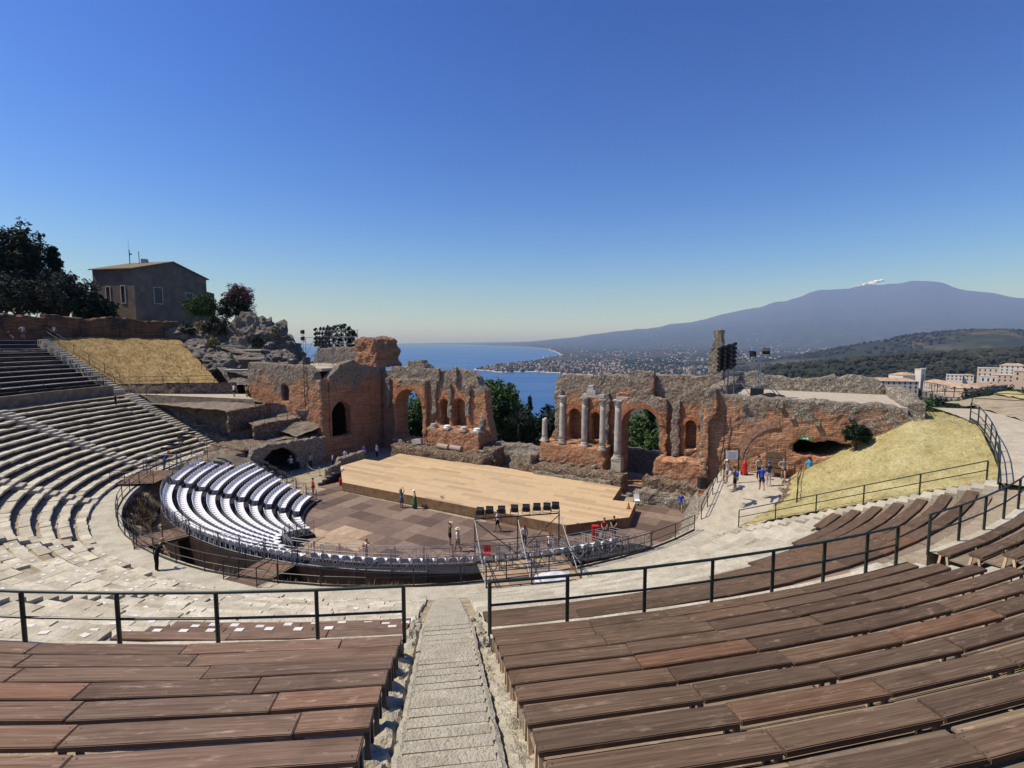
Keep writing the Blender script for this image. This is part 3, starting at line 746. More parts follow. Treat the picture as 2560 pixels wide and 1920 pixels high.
# ---- right half of the scene wall
wr = T('scene_wall', 'ruined brick and rubble scene wall behind the four standing columns', 'ruin', -15, 51)
archR = arch(-15.95, -12.1, .2, 8.0); n1 = arch(-22.15, -20.72, 3.85, 7.35); n2 = arch(-19.5, -18.5, 4.1, 7.1); n3 = arch(-9.72, -8.68, 4.05, 7.0)
oR = [(-24.6, -.4), (-24.5, 3.6), (-23.6, 5.2), (-24.0, 7.4), (-24.05, 9.3), (-23.7, 10.6), (-23, 11.15), (-21.75, 11.05), (-20.3, 10.95), (-18.3, 11.15), (-15.6, 11.3), (-12.8, 11.3), (-10, 11.35), (-7.4, 11.5), (-6, 11.4), (-6, -.4)]
ruin('front_masonry', oR, [archR, n1, n2, n3], fS, 51, 52.25, M['ruin'], wr, seed=1, voxel=.15)
ruin('back_masonry', [(p[0] * .995 - .05, p[1] - .35) for p in oR], [archR], fS, 52.26, 53.0, M['ruin'], wr, seed=2, voxel=.22)
ruin('portal_masonry', [(-16.75, -.3), (-16.75, 5), (-16.6, 9.3), (-15.4, 9.4), (-15.45, 11.7), (-12.75, 11.75), (-12.7, 9.2), (-11.4, 9.1), (-11.35, -.3)], [archR], fS, 50.35, 50.98, M['ruin_brick'], wr, seed=3, voxel=.13, amp=.08)
for i, (a, b, zt) in enumerate([(-23.7, -22.75, 9.2), (-20.35, -19.85, 9.0), (-18.1, -17.4, 9.0), (-11.0, -10.2, 8.8), (-8.3, -7.3, 9.0)]):
    ruin('pier', [(a, 3.2), (a, zt), (b, zt + .2), (b, 3.2)], [], fS, 50.62, 50.99, M['rubble'], wr, seed=20 + i, voxel=.12, amp=.12)
def voussoirs(parent, sc_, zc, r0, r1, a0, a1, n, frame, c, dep, mat, name='voussoir'):
    for i in range(n):
        t0 = R_(a0 + (a1 - a0) * (i + .06) / n); t1 = R_(a0 + (a1 - a0) * (i + .94) / n); mb = MB()
        pt = lambda r, t, cc: frame(sc_ + r * math.cos(t), cc, zc + r * math.sin(t))
        mb.hexa([pt(r0, t0, c), pt(r1, t0, c), pt(r1, t1, c), pt(r0, t1, c), pt(r0, t0, c + dep), pt(r1, t0, c + dep), pt(r1, t1, c + dep), pt(r0, t1, c + dep)])
        mb.build(name, mat, parent)
M['brick_arch2'] = plain('tower_arch_brick', (.33, .19, .125), .95, .1, var=.5, scale=5)
M['brick_arch'] = plain('arch_brick', (.36, .16, .085), .95, .1, var=.45, scale=3)
voussoirs(wr, -14.02, 6.08, 1.93, 2.38, 8, 172, 34, fS, 50.27, .2, M['brick_arch'])
for (a, b, t) in ((-22.15, -20.72, 7.35), (-19.5, -18.5, 7.1), (-9.72, -8.68, 7.0)):
    r = (b - a) / 2; voussoirs(wr, (a + b) / 2, t - r, r + .02, r + .38, 5, 175, 13, fS, 50.88, .3, M['brick_arch'])
# ---- left half
wl = T('scene_wall', 'ruined brick scene wall with a tall arch left of the sea view', 'ruin', -41, 51)
archL = arch(-47.2, -42.55, 1.6, 8.35); m1 = arch(-40.1, -38.7, 3.95, 7.4); m2 = arch(-38.0, -36.1, 4.05, 7.6)
oL = [(-50.1, -.4), (-50.1, 10.4), (-48.3, 11.2), (-45.5, 11.25), (-45.45, 12.0), (-43.2, 12.15), (-42.4, 11.2), (-39.6, 10.9), (-39.4, 10.3), (-39.0, 11.0), (-37.3, 11.2), (-35.8, 11.1), (-34.5, 10.5), (-34.1, 9.4), (-33.3, 8.9), (-33.0, 5.8), (-32.5, 3.6), (-32.2, -.4)]
ruin('front_masonry', oL, [archL, m1, m2], fS, 51, 52.25, M['ruin'], wl, seed=5, voxel=.15)
ruin('back_masonry', [(p[0] + (.3 if p[0] < -41 else -.2), p[1] - .4) for p in oL], [archL], fS, 52.26, 53.0, M['ruin'], wl, seed=6, voxel=.22)
ruin('portal_masonry', [(-47.6, -.3), (-47.6, 9.6), (-45, 9.8), (-41.95, 9.6), (-41.9, -.3)], [archL], fS, 50.3, 50.98, M['ruin_brick'], wl, seed=7, voxel=.13, amp=.07)
voussoirs(wl, -44.87, 6.03, 2.33, 2.82, 6, 174, 38, fS, 50.22, .2, M['brick_arch'])
for (a, b, t) in ((-40.1, -38.7, 7.4), (-38.0, -36.1, 7.6)):
    r = (b - a) / 2; voussoirs(wl, (a + b) / 2, t - r, r + .02, r + .40, 5, 175, 13, fS, 50.88, .3, M['brick_arch'])
for i, (a, b, z0, zt) in enumerate([(-41.2, -40.5, 5.2, 9.3), (-38.62, -38.1, 5.0, 9.2), (-35.9, -35.3, 5.4, 9.0), (-49.3, -48.5, 5.5, 9.6), (-40.6, -39.9, 9.5, 11.3), (-37.9, -37.2, 9.5, 11.4)]):
    ruin('pier', [(a, z0), (a, zt), (b, zt + .15), (b, z0)], [], fS, 50.60, 50.99, M['rubble'], wl, seed=30 + i, voxel=.12, amp=.12)
# ---- podiums and low walls
def low(name, label, s0, s1, z0, z1, d0, d1, mat, seed, amp=.13, **k):
    t = T(name, label, 'ruin', (s0 + s1) / 2, d0, z0)
    ruin('masonry', [(s0, z0), (s0, z1), ((s0 + s1) / 2, z1 - .06), (s1, z1), (s1, z0)], [], fS, d0, d1, mat, t, seed=seed, amp=amp, **k); return t
low('brick_podium', 'red brick podium under the four standing columns', -24.5, -17.1, -.3, 3.75, 48.4, 50.9, M['ruin_brick'], 40)
low('brick_podium', 'red brick podium carrying the white column bases on the left', -40.2, -32.4, -.3, 3.9, 48.4, 50.9, M['ruin_brick'], 41)
low('brick_podium', 'brick podium right of the arch beside the tall pillar', -12.0, -6.3, -.3, 3.5, 48.0, 50.2, M['ruin_brick'], 42)
low('rubble_wall', 'low rubble wall behind the stage below the standing columns', -26.0, -14.4, -.3, 1.75, 46.35, 48.35, M['rubble_brown'], 43, amp=.16)
low('rubble_wall', 'lowest stone course against the back of the stage', -24.0, -15.5, -.3, 1.25, 45.95, 46.3, M['rubble'], 44, amp=.1)
low('rubble_wall', 'low rubble wall behind the stage below the fallen column drums', -44.3, -30.6, -.3, 1.75, 46.3, 48.35, M['rubble_brown'], 45, amp=.18)
low('rubble_wall', 'stepped brick wall at the right end of the stage', -12.6, -6.6, -.3, 1.9, 46.35, 47.9, M['rubble_brown'], 46, amp=.14)
low('rubble_wall', 'pale rubble footing below the tall pillar', -12.9, -6.2, -.3, 1.0, 44.7, 46.3, M['rubble'], 47, amp=.2)
low('rubble_wall', 'low broken wall across the gap with the sea view', -32.0, -24.6, -.3, 2.6, 50.9, 52.3, M['rubble'], 48, amp=.22)
low('rubble_wall', 'short wall stub beside the dark stage passage', -32.1, -30.2, -.3, 2.35, 48.6, 50.6, M['rubble_brown'], 49, amp=.16)
low('rubble_wall', 'rubble mound at the left foot of the column podium', -27.2, -24.8, -.3, 2.5, 46.6, 49.4, M['rubble'], 50, amp=.4, step=.5)
low('rubble_wall', 'grey terrace wall seen through the right arch', -19, -9, -1, 2.6, 55.2, 56.2, M['rubble'], 51, amp=.12)
# ---- towers
tl = T('brick_tower', 'large brick tower left of the stage with a dark doorway', 'ruin', -57, 41)
win = arch(-57.7, -56.4, 7.05, 9.2)
ruin('front_masonry', [(-64.7, -.4), (-64.8, 11.4), (-64.3, 11.9), (-63, 11.95), (-58, 11.75), (-53, 11.8), (-51.7, 11.0), (-51.2, 10.0), (-50.25, 10.1), (-50.2, -.4)], [win], fS, 40.8, 42.0, M['ruin_tower'], tl, seed=60, voxel=.16, amp=.1)
door = arch(41.3, 44.6, 2.5, 7.1)
ruin('side_masonry', [(42.05, -.4), (42.05, 10.3), (44, 11.8), (46, 12.3), (47.6, 11.7), (50.3, 11.3), (50.9, 11.3), (50.9, -.4)], [arch(42.4, 45.4, 2.5, 7.1)], fD, -51.4, -50.2, M['ruin_tower'], tl, seed=61, voxel=.18, amp=.1)
ruin('end_masonry', [(42.05, -.4), (42.05, 11.6), (50.9, 11.7), (50.9, -.4)], [], fD, -64.7, -63.6, M['ruin_tower'], tl, seed=62, voxel=.3)
ruin('back_masonry', [(-64, -.4), (-64, 11.5), (-50.2, 11.3), (-50.2, -.4)], [], fS, 50.95, 52.1, M['ruin_tower'], tl, seed=63, voxel=.3)
mb = MB(); mb.hexa([scn(a, d, z) for z in (11.0, 11.35) for a, d in ((-63.9, 41.8), (-51.2, 41.8), (-51.2, 51.2), (-63.9, 51.2))]); mb.build('terrace_floor', M['path'], tl)
mb = MB()
for i in range(5): mb.bar(scn(-57.6 + .25 * i, 41.2, 7.0), scn(-57.6 + .25 * i, 41.2, 9.2), .03, .03)
for z in (7.4, 7.9, 8.4): mb.bar(scn(-57.7, 41.2, z), scn(-56.4, 41.2, z), .03, .03)
mb.build('window_grille', M['steel_dark'], tl)
mb = MB(); mb.tube([scn(-52.95, 40.62, 12), scn(-52.98, 40.6, 9), scn(-52.9, 40.62, 6.2)], .05, 6); mb.build('cable', M['steel_dark'], tl)
tb = T('brick_block', 'tall brick block on top of the left tower against the sea', 'ruin', -52, 50, 11.3)
ruin('masonry', [(-54.4, 11.2), (-54.4, 15.1), (-52.2, 15.0), (-52, 15.3), (-50.6, 15.1), (-50.5, 11.2)], [], fS, 50.1, 55.0, M['ruin_block'], tb, seed=64, voxel=.17, amp=.26, disp=.3)
t = T('rubble_wall', 'dark parapet wall behind the left lighting scaffold', 'ruin', -60, 50, 11.3)
ruin('masonry', [(-66, 11), (-66, 12.6), (-64, 13.6), (-60, 13.8), (-55, 13.9), (-54.6, 11)], [], fS, 52.4, 53.4, M['ruin_tower'], t, seed=65, voxel=.2)
tr = T('brick_tower', 'large brick tower wall right of the stage above the tourists', 'ruin', 0, 41)
slot = [(-.35, 6.75), (.4, 6.65), (3.1, 6.85), (3.15, 7.75), (1.9, 7.85), (1.0, 7.6), (.2, 7.85), (-.3, 7.5)]
ruin('front_masonry', [(-6.1, -.4), (-6.1, 11.3), (-5.2, 11.4), (-5, 10.75), (-1.5, 10.6), (.3, 10.7), (2.8, 10.65), (5.3, 10.6), (6.2, 9.9), (6.7, 9.6), (6.7, -.4)], [slot], fS, 40.8, 41.9, M['ruin_tower'], tr, seed=66, voxel=.15, amp=.1, hamp=.07)
ruin('side_masonry', [(42.0, -.4), (42.0, 11.3), (46, 11.3), (50.9, 11.4), (50.9, -.4)], [], fD, -6.1, -5.0, M['ruin_tower'], tr, seed=67, voxel=.25)
ruin('end_masonry', [(42.0, 3), (42.0, 10.7), (46, 10.9), (51.5, 11.0), (51.5, 3)], [], fD, 6.0, 7.2, M['rubble'], tr, seed=68, voxel=.2, amp=.2)
ruin('back_masonry', [(-6, -.4), (-6, 10.3), (6.5, 10.3), (6.5, -.4)], [], fS, 51.0, 51.9, M['ruin_tower'], tr, seed=72, voxel=.3)
ruin('parapet_masonry', [(-5, 10), (-5, 11.6), (-3.5, 12.1), (-2, 11.5), (1.5, 11.6), (4, 12.0), (6, 11.3), (6.2, 10)], [], fS, 50.8, 51.6, M['rubble'], tr, seed=69, voxel=.17, amp=.2)
mb = MB(); mb.hexa([scn(a, d, z) for z in (9.9, 10.35) for a, d in ((-5.2, 41.7), (6.2, 41.7), (6.2, 51.2), (-5.2, 51.2))]); mb.build('terrace_floor', M['path'], tr)
voussoirs(tr, -.7, 5.75, 2.85, 3.45, 100, 176, 30, fS, 40.74, .3, M['brick_arch2'])
voussoirs(tr, -1.55, 2.9, 2.4, 3.0, 76, 104, 12, fS, 40.74, .3, M['brick_arch2'])
mb = MB()
for i, (s, z) in enumerate([(-.45, 9.3), (-1.2, 10.1), (3.0, 9.6), (1.1, 9.0), (-3.6, 10.0)]): mb.box(scn(s, 40.75, z), (.3, .35, .22), -SA)
mb.build('putlog_stone', M['rubble'], tr)
pi = T('rubble_pillar', 'tall slender rubble pillar standing above the right tower', 'ruin', -6.9, 50, 10.8)
ruin('masonry', [(-7.6, 10.6), (-7.55, 13.4), (-7.3, 14.2), (-7.15, 15.7), (-6.45, 15.75), (-6.3, 12), (-6.2, 10.6)], [], fS, 49.6, 50.95, M['rubble'], pi, seed=70, voxel=.11, amp=.07)
pc = T('rubble_pillar', 'rubble corner pier at the left edge of the right tower', 'ruin', -6.0, 40.6, 0)
ruin('masonry', [(-6.6, -.4), (-6.55, 7), (-6.3, 9), (-6.5, 11.2), (-5.5, 11.3), (-5.4, 9.4), (-6.0, 8.6), (-6.05, -.4)], [], fS, 40.3, 40.79, M['ruin_tower'], pc, seed=71, voxel=.11, amp=.06)
# black fall pipe on the right tower
t = T('drain_pipe', 'black pipe running down the right brick tower wall', 'pipe', -4.6, 40.6); mb = MB()
mb.tube([scn(-4.85, 40.55, 9.6), scn(-4.9, 40.55, 6.9), scn(-5.2, 40.55, 5.2)], .045, 6); mb.build('pipe', M['steel_dark'], t)

# ---- columns
def column(s, d, z0, h, label, r=.33, cap=True, base=True, ped=0, broken=False):
    t = T('marble_column', label, 'column', s, d, z0, 'marble columns of the scene wall'); z = z0
    if ped:
        mb = MB(); mb.box(scn(s, d, z + ped / 2), (.98, .98, ped), -SA); mb.box(scn(s, d, z + ped - .05), (1.06, 1.06, .1), -SA); mb.build('pedestal', M['stone_w'], t); z += ped
    if base:
        mb = MB(); mb.box(scn(s, d, z + .08), (r * 2.7, r * 2.7, .16), -SA); mb.lathe(scn(s, d, z + .16), [(r * 1.32, 0), (r * 1.36, .07), (r * 1.2, .13), (r * 1.08, .2), (r * 1.2, .26), (r * 1.05, .32)], 18)
        mb.build('base', M['marble'], t, True); z += .46
    top = z0 + h - (.75 if cap else 0); mb = MB(); n = 9; pr = []
    for i in range(n + 1): f = i / n; pr.append((r * (1 - .16 * f ** 1.6), (top - z) * f))
    mb.lathe(scn(s, d, z), pr, 20)
    if broken: mb.lathe(scn(s + .1, d, top), [(r * .7, -.05), (r * .5, .12), (.05, .16)], 9)
    mb.build('shaft', M['marble'], t, True)
    if cap:
        mb = MB(); rt = r * .84
        mb.lathe(scn(s, d, top), [(rt, 0), (rt * 1.12, .05), (rt * 1.02, .1), (rt * 1.15, .22), (rt * 1.32, .26), (rt * 1.12, .3), (rt * 1.3, .45), (rt * 1.55, .5), (rt * 1.3, .55), (rt * 1.5, .64)], 16, .2)
        mb.box(scn(s, d, top + .69), (rt * 3.1, rt * 3.1, .12), -SA); mb.build('capital', M['marble'], t)
    return t
column(-22.05, 48.95, 3.75, 5.15, 'leftmost full-height grey column on the right brick podium', .31)
column(-19.5, 48.95, 3.72, 5.2, 'middle grey column on the right brick podium', .31)
column(-17.45, 48.8, 3.55, 5.3, 'grey column carrying an entablature block beside the podium corner', .31)
column(-15.7, 48.4, 1.72, 7.2, 'tall grey column on a white pedestal beside the right arch', .36, ped=1.2)
column(-24.15, 49.0, 3.8, 2.45, 'short broken column stump beside the sea view', .30, cap=False, broken=True)
t = T('entablature_block', 'white broken entablature block resting on the middle columns', 'stone block', -18.4, 48.9, 8.95); mb = MB()
mb.box(scn(-18.5, 48.95, 9.1), (2.4, .6, .3), -SA); mb.box(scn(-18.7, 48.95, 9.5), (.95, .62, .5), -SA, 0, .12); mb.box(scn(-18.75, 48.95, 9.95), (.6, .6, .45), -SA, .1, -.15); mb.build('block', M['marble'], t)
t = T('impost_block', 'white carved block above the tall column on the pedestal', 'stone block', -15.3, 48.6, 8.95); mb = MB()
mb.box(scn(-15.35, 48.7, 9.05), (1.2, .7, .22), -SA); mb.build('block', M['marble'], t)
for i, (s, d, lb) in enumerate([(-39.55, 48.95, 'first white column base from the left on the left podium'), (-37.35, 48.85, 'second white column base from the left on the left podium'), (-34.9, 48.85, 'third white column base from the left on the left podium'), (-33.0, 48.9, 'white column base at the right end of the left podium')]):
    t = T('pedestal_stone', lb, 'column base', s, d, 3.9, 'white column bases on the left podium'); mb = MB(); mb.box(scn(s, d, 4.0), (.95, .95, .2), -SA); mb.build('plinth', M['marble'], t)
    mb = MB(); mb.lathe(scn(s, d, 4.1), [(.46, 0), (.48, .08), (.40, .15), (.36, .22), (.42, .28), (.36, .34)], 18); mb.build('torus', M['white'] if i % 2 else M['stone_w'], t, True)
for s, lb in ((-37.1, 'left of the two fallen column drums at the podium foot'), (-35.2, 'right of the two fallen column drums at the podium foot')):
    t = T('column_drum', lb, 'column drum', s, 47.7, 1.75, 'fallen column drums'); mb = MB(); L = .85
    mb.tube([scn(s - L, 47.75, 2.02), scn(s + L, 47.6, 2.02)], .34, 18); mb.build('drum', plain('pink_marble', (.34, .26, .22), .8, .2), t, False)
t = T('stone_block', 'carved grey block beside the left arch', 'stone block', -41.3, 48.3, 1.7); mb = MB(); mb.box(scn(-41.6, 48.2, 2.1), (1.5, .5, .6), -SA, 0, -.2); mb.build('block', M['marble'], t)
t = T('rubble_stub', 'small rubble stump on the right end of the left podium', 'ruin', -32.9, 50, 3.9); mb = MB(); mb.blob(scn(-32.9, 49.9, 4.7), .75, (.6, .6, 1.3), .4, 3, 3); mb.build('rubble', M['rubble'], t)
# ================================================================== STAGE AND ORCHESTRA
FRT = [(-16.75, 48.62), (-19.11, 55.05), (-17.39, 58.34), (-15.5, 57.37), (-13.95, 61.27), (-6.62, 57.0), (-6.3, 57.55), (-.17, 53.9), (10.4, 46.99), (8.81, 43.06), (10.68, 42.39), (9.3, 38.78), (4.11, 37.06)]
st = thing('stage', 'pale plywood stage platform in front of the ruined scene wall', 'stage', (-4, 48, 0))
def inside(x, y, poly):
    c = False; n = len(poly)
    for i in range(n):
        x1, y1 = poly[i]; x2, y2 = poly[(i + 1) % n]
        if (y1 > y) != (y2 > y) and x < (x2 - x1) * (y - y1) / (y2 - y1) + x1: c = not c
    return c
def clip_cell(poly, cell):
    """Sutherland-Hodgman: the concave stage outline clipped to a rectangular board in the (s,d) frame"""
    s0, s1, d0, d1 = cell; out = poly
    for f, lim, sg in ((0, s0, 1), (0, s1, -1), (1, d0, 1), (1, d1, -1)):
        res = []; n = len(out)
        for i in range(n):
            a, b = out[i], out[(i + 1) % n]; ia, ib = sg * (a[f] - lim) >= 0, sg * (b[f] - lim) >= 0
            if ia: res.append(a)
            if ia != ib:
                t = (lim - a[f]) / (b[f] - a[f]); res.append((a[0] + t * (b[0] - a[0]), a[1] + t * (b[1] - a[1])))
        out = res
        if len(out) < 3: return []
    return out
psd = [(SX * x + SY * y, NX * x + NY * y) for x, y in FRT]
def sheet(name, poly, z, th, mat, parent, gap=.006):
    cx = sum(p[0] for p in poly) / len(poly); cy = sum(p[1] for p in poly) / len(poly)
    q = [(cx + (p[0] - cx) * (1 - gap), cy + (p[1] - cy) * (1 - gap)) for p in poly]
    ar = sum(q[i][0] * q[(i + 1) % len(q)][1] - q[(i + 1) % len(q)][0] * q[i][1] for i in range(len(q)))
    if ar < 0: q.reverse()
    n = len(q); mb = MB(); mb.add([scn(a, b, z - th) for a, b in q] + [scn(a, b, z) for a, b in q], [list(range(n - 1, -1, -1)), list(range(n, 2 * n))] + [(i, (i + 1) % n, n + (i + 1) % n, n + i) for i in range(n)])
    me = mb.mesh(name, mat); o = link(name, me, parent)
    c = scn(cx, cy, z); me.transform(Matrix.Translation(-c)); me.transform(Matrix.Rotation(SA, 4, 'Z')); o.matrix_local = Matrix.Translation(c - org(parent)) @ Matrix.Rotation(-SA, 4, 'Z')
    return o
rnd = random.Random(9); d = 28.0; row = 0
bw, bl = .64, 3.9
smin = min(p[0] for p in psd); smax = max(p[0] for p in psd); dmin = min(p[1] for p in psd); dmax = max(p[1] for p in psd)
d = dmin
while d < dmax:
    s = smin - ((row * 1.37) % 3.9)
    while s < smax:
        c = clip_cell(psd, (s, s + bl, d, d + bw))
        if len(c) >= 3:
            ar = abs(sum(c[i][0] * c[(i + 1) % len(c)][1] - c[(i + 1) % len(c)][0] * c[i][1] for i in range(len(c)))) / 2
            if ar > .03: sheet('deck_board', c, .85 + rnd.uniform(-.002, .002), .02, M['stage'], st, .006)
        s += bl
    d += bw; row += 1
mb = MB(); n = len(FRT); cx = sum(p[0] for p in FRT) / n; cy = sum(p[1] for p in FRT) / n
sub = [(cx + (x - cx) * .985, cy + (y - cy) * .985) for x, y in FRT]
mb.add([(x, y, .10) for x, y in sub] + [(x, y, .80) for x, y in sub], [list(range(n)), list(range(2 * n - 1, n - 1, -1))]); mb.build('understructure', M['steel_dark'], st)
for i in range(n):
    a, b = Vector((*FRT[i], 0)), Vector((*FRT[(i + 1) % n], 0)); L = (b - a).length; k = max(1, round(L / 2.4))
    nrm = Vector((-(b - a).y, (b - a).x, 0)).normalized()
    for j in range(k):
        p, q = a.lerp(b, j / k), a.lerp(b, (j + 1) / k); t = (q - p).normalized() * .008; mb = MB(); o_ = nrm * .012
        mb.hexa([p + t - o_, q - t - o_, q - t + o_, p + t + o_, p + t - o_ + Vector((0, 0, .826)), q - t - o_ + Vector((0, 0, .826)), q - t + o_ + Vector((0, 0, .826)), p + t + o_ + Vector((0, 0, .826))]); mb.build('fascia_panel', M['stage_front'], st)
# orchestra floor of brown boards
of = struct(thing('orchestra_floor', 'brown square boards covering the orchestra', 'floor', (-5, 42, 0))); del of['category']
ts = 1.55; k = 0
for i in range(-36, 30):
    for j in range(-4, 30):
        s = -70 + ts * (i + 36) ; d = 18 + ts * (j + 4)
        c = scn(s + ts / 2, d + ts / 2); 
        if not (-19.2 < c.x < 15.5): continue
        Rr = math.hypot(c.x - CX, c.y - CY)
        on_right = c.x > 8 and 30 < c.y < 45 and Rr < 26.2
        if not (math.hypot(c.x + 8.2, c.y - 43.7) < 12.2 and c.y > 29.5 or on_right or (Rr < 24.0 and c.y < 40 and c.x > -8) or (-24 < c.x < -14 and 43 < c.y < 57)): continue
        if inside(c.x, c.y, [(cx + (x - cx) * .97, cy + (y - cy) * .97) for x, y in FRT]): continue
        sub_ = rnd.random() < .3 and ts > 1
        tan = (-15.4 < c.x < -11.2 and 34.8 < c.y < 38.6)
        sheet('floor_board', [(s, d), (s + ts, d), (s + ts, d + ts), (s, d + ts)], rnd.uniform(.0, .003), .03, M['tile_tan'] if tan else M['tile'], of, .008)
# ================================================================== TEMPORARY SEATING STAND
CI, RI, CO, RO = (-8.2, 43.7), 9.6, (-4.76, 52.85), 26.9
def stp(v, az, z=0, dr=0):
    cx_ = CI[0] + (CO[0] - CI[0]) * v; cy_ = CI[1] + (CO[1] - CI[1]) * v; r = RI + (RO - RI) * v + dr; a = R_(az)
    return Vector((cx_ + r * math.sin(a), cy_ - r * math.cos(a), z))
NR = 10; zt_ = lambda i: .25 + .2333 * i
E0, E2 = -95.0, 29.6; AIS = -66.0
E1f = lambda v: -45 + 32 * v
stand = thing('seating_stand', 'black temporary seating stand with white chairs around the orchestra', 'seating stand', (-15, 36, 0))
def arcpts(v, a0, a1, z, n): return [stp(v, a0 + (a1 - a0) * i / n, z) for i in range(n + 1)]
for i in range(NR):
    a1 = E1f((i + .5) / NR) if i < 8 else E2; n = 44 if i < 8 else 64; mb = MB(); v0, v1 = i / NR, (i + 1) / NR; z = zt_(i)
    A, B = arcpts(v0, E0, a1, z, n), arcpts(v1, E0, a1, z, n); b = len(mb.v)
    for p, q in zip(A, B): mb.v += [tuple(p), tuple(q), (p.x, p.y, 0.02), (q.x, q.y, .02)]
    for j in range(n):
        o = b + 4 * j; mb.face((o, o + 1, o + 5, o + 4)); mb.face((o + 2, o, o + 4, o + 6)); mb.face((o + 1, o + 3, o + 7, o + 5))
    mb.face((b, b + 2, b + 3, b + 1)); o = b + 4 * n; mb.face((o, o + 1, o + 3, o + 2))
    mb.build('tier', M['deck_black'], stand)
    # end steps and aisle steps
    for az, w in ((E0 - math.degrees(.5 / (RI + (RO - RI) * v0)), .9), (AIS, .7)):
        p = stp(v0 + .015, az, z - .10); mb = MB(); mb.box(p, (.7 if w < .8 else 1.0, .36, .05), R_(az), 0, 0); 
        if w < .8: mb.box(p + Vector((0, 0, -.06)), (.55, .26, .10), R_(az))
        mb.build('aisle_step', M['steel'], stand)
# fascia panels, outer barriers
def panel_frames(v, a0, a1, L):
    out = []; r = RI + (RO - RI) * v; n = max(1, round(math.radians(a1 - a0) * r / L)); da = (a1 - a0) / n
    for j in range(n): out.append((stp(v, a0 + da * j), stp(v, a0 + da * (j + 1))))
    return out
mbp = MB(); W = 1.0
for a, b in (((-.96, 0, .06), (-.96, 0, 1.05)), ((.96, 0, .06), (.96, 0, 1.05))): mbp.tube([a, b], .026, 6)
for a, b in (((-.96, 0, 1.05), (.96, 0, 1.05)), ((-.96, 0, .12), (.96, 0, .12)), ((-.96, 0, .9), (.96, 0, .9))): mbp.tube([a, b], .022, 6)
for a, b in (((-.5, 0, .12), (-.5, 0, .9)), ((.5, 0, .12), (.5, 0, .9)), ((-.5, 0, .12), (.5, 0, .9)), ((-.5, 0, .9), (.5, 0, .12)), ((-.78, 0, .12), (-.78, 0, .9)), ((.78, 0, .12), (.78, 0, .9))): mbp.tube([a, b], .013, 5)
BAR = mbp.mesh('barrier', M['steel']); BARD = mbp.mesh('barrier_dark', M['steel_dark'])
def put_panel(name, me, parent, p, q, z, ln=2.0):
    d = (q - p); m = Matrix.Translation(((p + q) / 2) + Vector((0, 0, z))) @ Matrix.Rotation(math.atan2(d.y, d.x), 4, 'Z') @ Matrix.Diagonal((Vector((d.x, d.y)).length / ln, 1, 1, 1))
    o = link(name, me, parent, m)
    return o
for p, q in panel_frames(1.0, E0, E2, 1.95):
    put_panel('barrier_panel', BAR, stand, p, q, zt_(9)); mb = MB(); t = (q - p).normalized() * .012; nrm = Vector((t.y, -t.x, 0)).normalized() * .03
    mb.hexa([p + t + nrm, q - t + nrm, q - t + nrm * 2, p + t + nrm * 2] + [x + Vector((0, 0, zt_(9) + .02)) for x in (p + t + nrm, q - t + nrm, q - t + nrm * 2, p + t + nrm * 2)]); mb.build('fascia_panel', M['fascia'], stand)
for p, q in panel_frames(.79, E1f(.79) + .5, E2, 1.6): put_panel('barrier_panel', BAR, stand, p, q, zt_(7) + .2)
for i in range(8):                                           # stepped barriers beside the middle block and along the ends
    put_panel('barrier_panel', BAR, stand, stp(i / NR, E1f(i / NR) + .6), stp((i + 1) / NR, E1f((i + 1) / NR) + .6), zt_(i))
for i in range(NR): put_panel('barrier_panel', BARD, stand, stp(i / NR, E0 - .6), stp((i + 1) / NR, E0 - .6), zt_(i))
for i in range(8): put_panel('barrier_panel', BAR, stand, stp(.8, E2 - 2.6 * i - .2), stp(.99, E2 - 2.6 * i - 1.0), zt_(8))
# ---- chairs
mb = MB(); w = .245
for (pts) in [((-w, -.30, .43), (w, -.30, .43), (w * .9, .18, .40), (-w * .9, .18, .40))]:
    mb.hexa([(x, y, z - .035) for x, y, z in pts] + list(pts))
bk = [(-w, .16, .38), (w, .16, .38), (w, .24, .58), (w * .78, .26, .68), (0, .27, .71), (-w * .78, .26, .68), (-w, .24, .58)]
n = len(bk); mb.add(bk + [(x, y + .03, z) for x, y, z in bk], [tuple(range(n)), tuple(reversed(range(n, 2 * n)))] + [(i, n + i, n + (i + 1) % n, (i + 1) % n) for i in range(n)])
for sx in (-1, 1): mb.hexa([(sx * w - .015, -.18, .40), (sx * w + .015, -.18, .40), (sx * w + .015, .2, .40), (sx * w - .015, .2, .40), (sx * w - .012, -.10, .43), (sx * w + .012, -.10, .43), (sx * w + .012, .22, .50), (sx * w - .012, .22, .50)])
for x, y in ((-.19, -.16), (.19, -.16), (-.18, .14), (.18, .14)): mb.box((x, y, .19), (.035, .035, .38))
CH = mb.mesh('chair', M['plastic'])
spots = []
for i in range(NR):
    v = (i + .55) / NR; r = RI + (RO - RI) * v; ranges = [('far block', E0 + math.degrees(.3 / r), AIS - math.degrees(.75 / r)), ('middle block', AIS + math.degrees(.75 / r), E1f(v) - math.degrees(.3 / r))]
    if i == 8: ranges.append(('near block', E1f(v) + math.degrees(1.2 / r), E2 - math.degrees(.4 / r)))
    for blk, a0, a1 in ranges:
        n = int(math.radians(a1 - a0) * r / (.53 if blk != 'near block' else .66))
        for j in range(n):
            az = a0 + (a1 - a0) * (j + .5) / n
            if blk == 'near block' and 11.5 < math.degrees(math.atan2(stp(v, az).x - CX, CY - stp(v, az).y)) < 22.5 and i == 9: continue
            p = stp(v, az, zt_(i)); spots.append((p.length, i, blk, j, n, p, az))
spots.sort(key=lambda q: (q[5] - Vector((0, 0, ZC))).length)
rnd = random.Random(3); rest = []
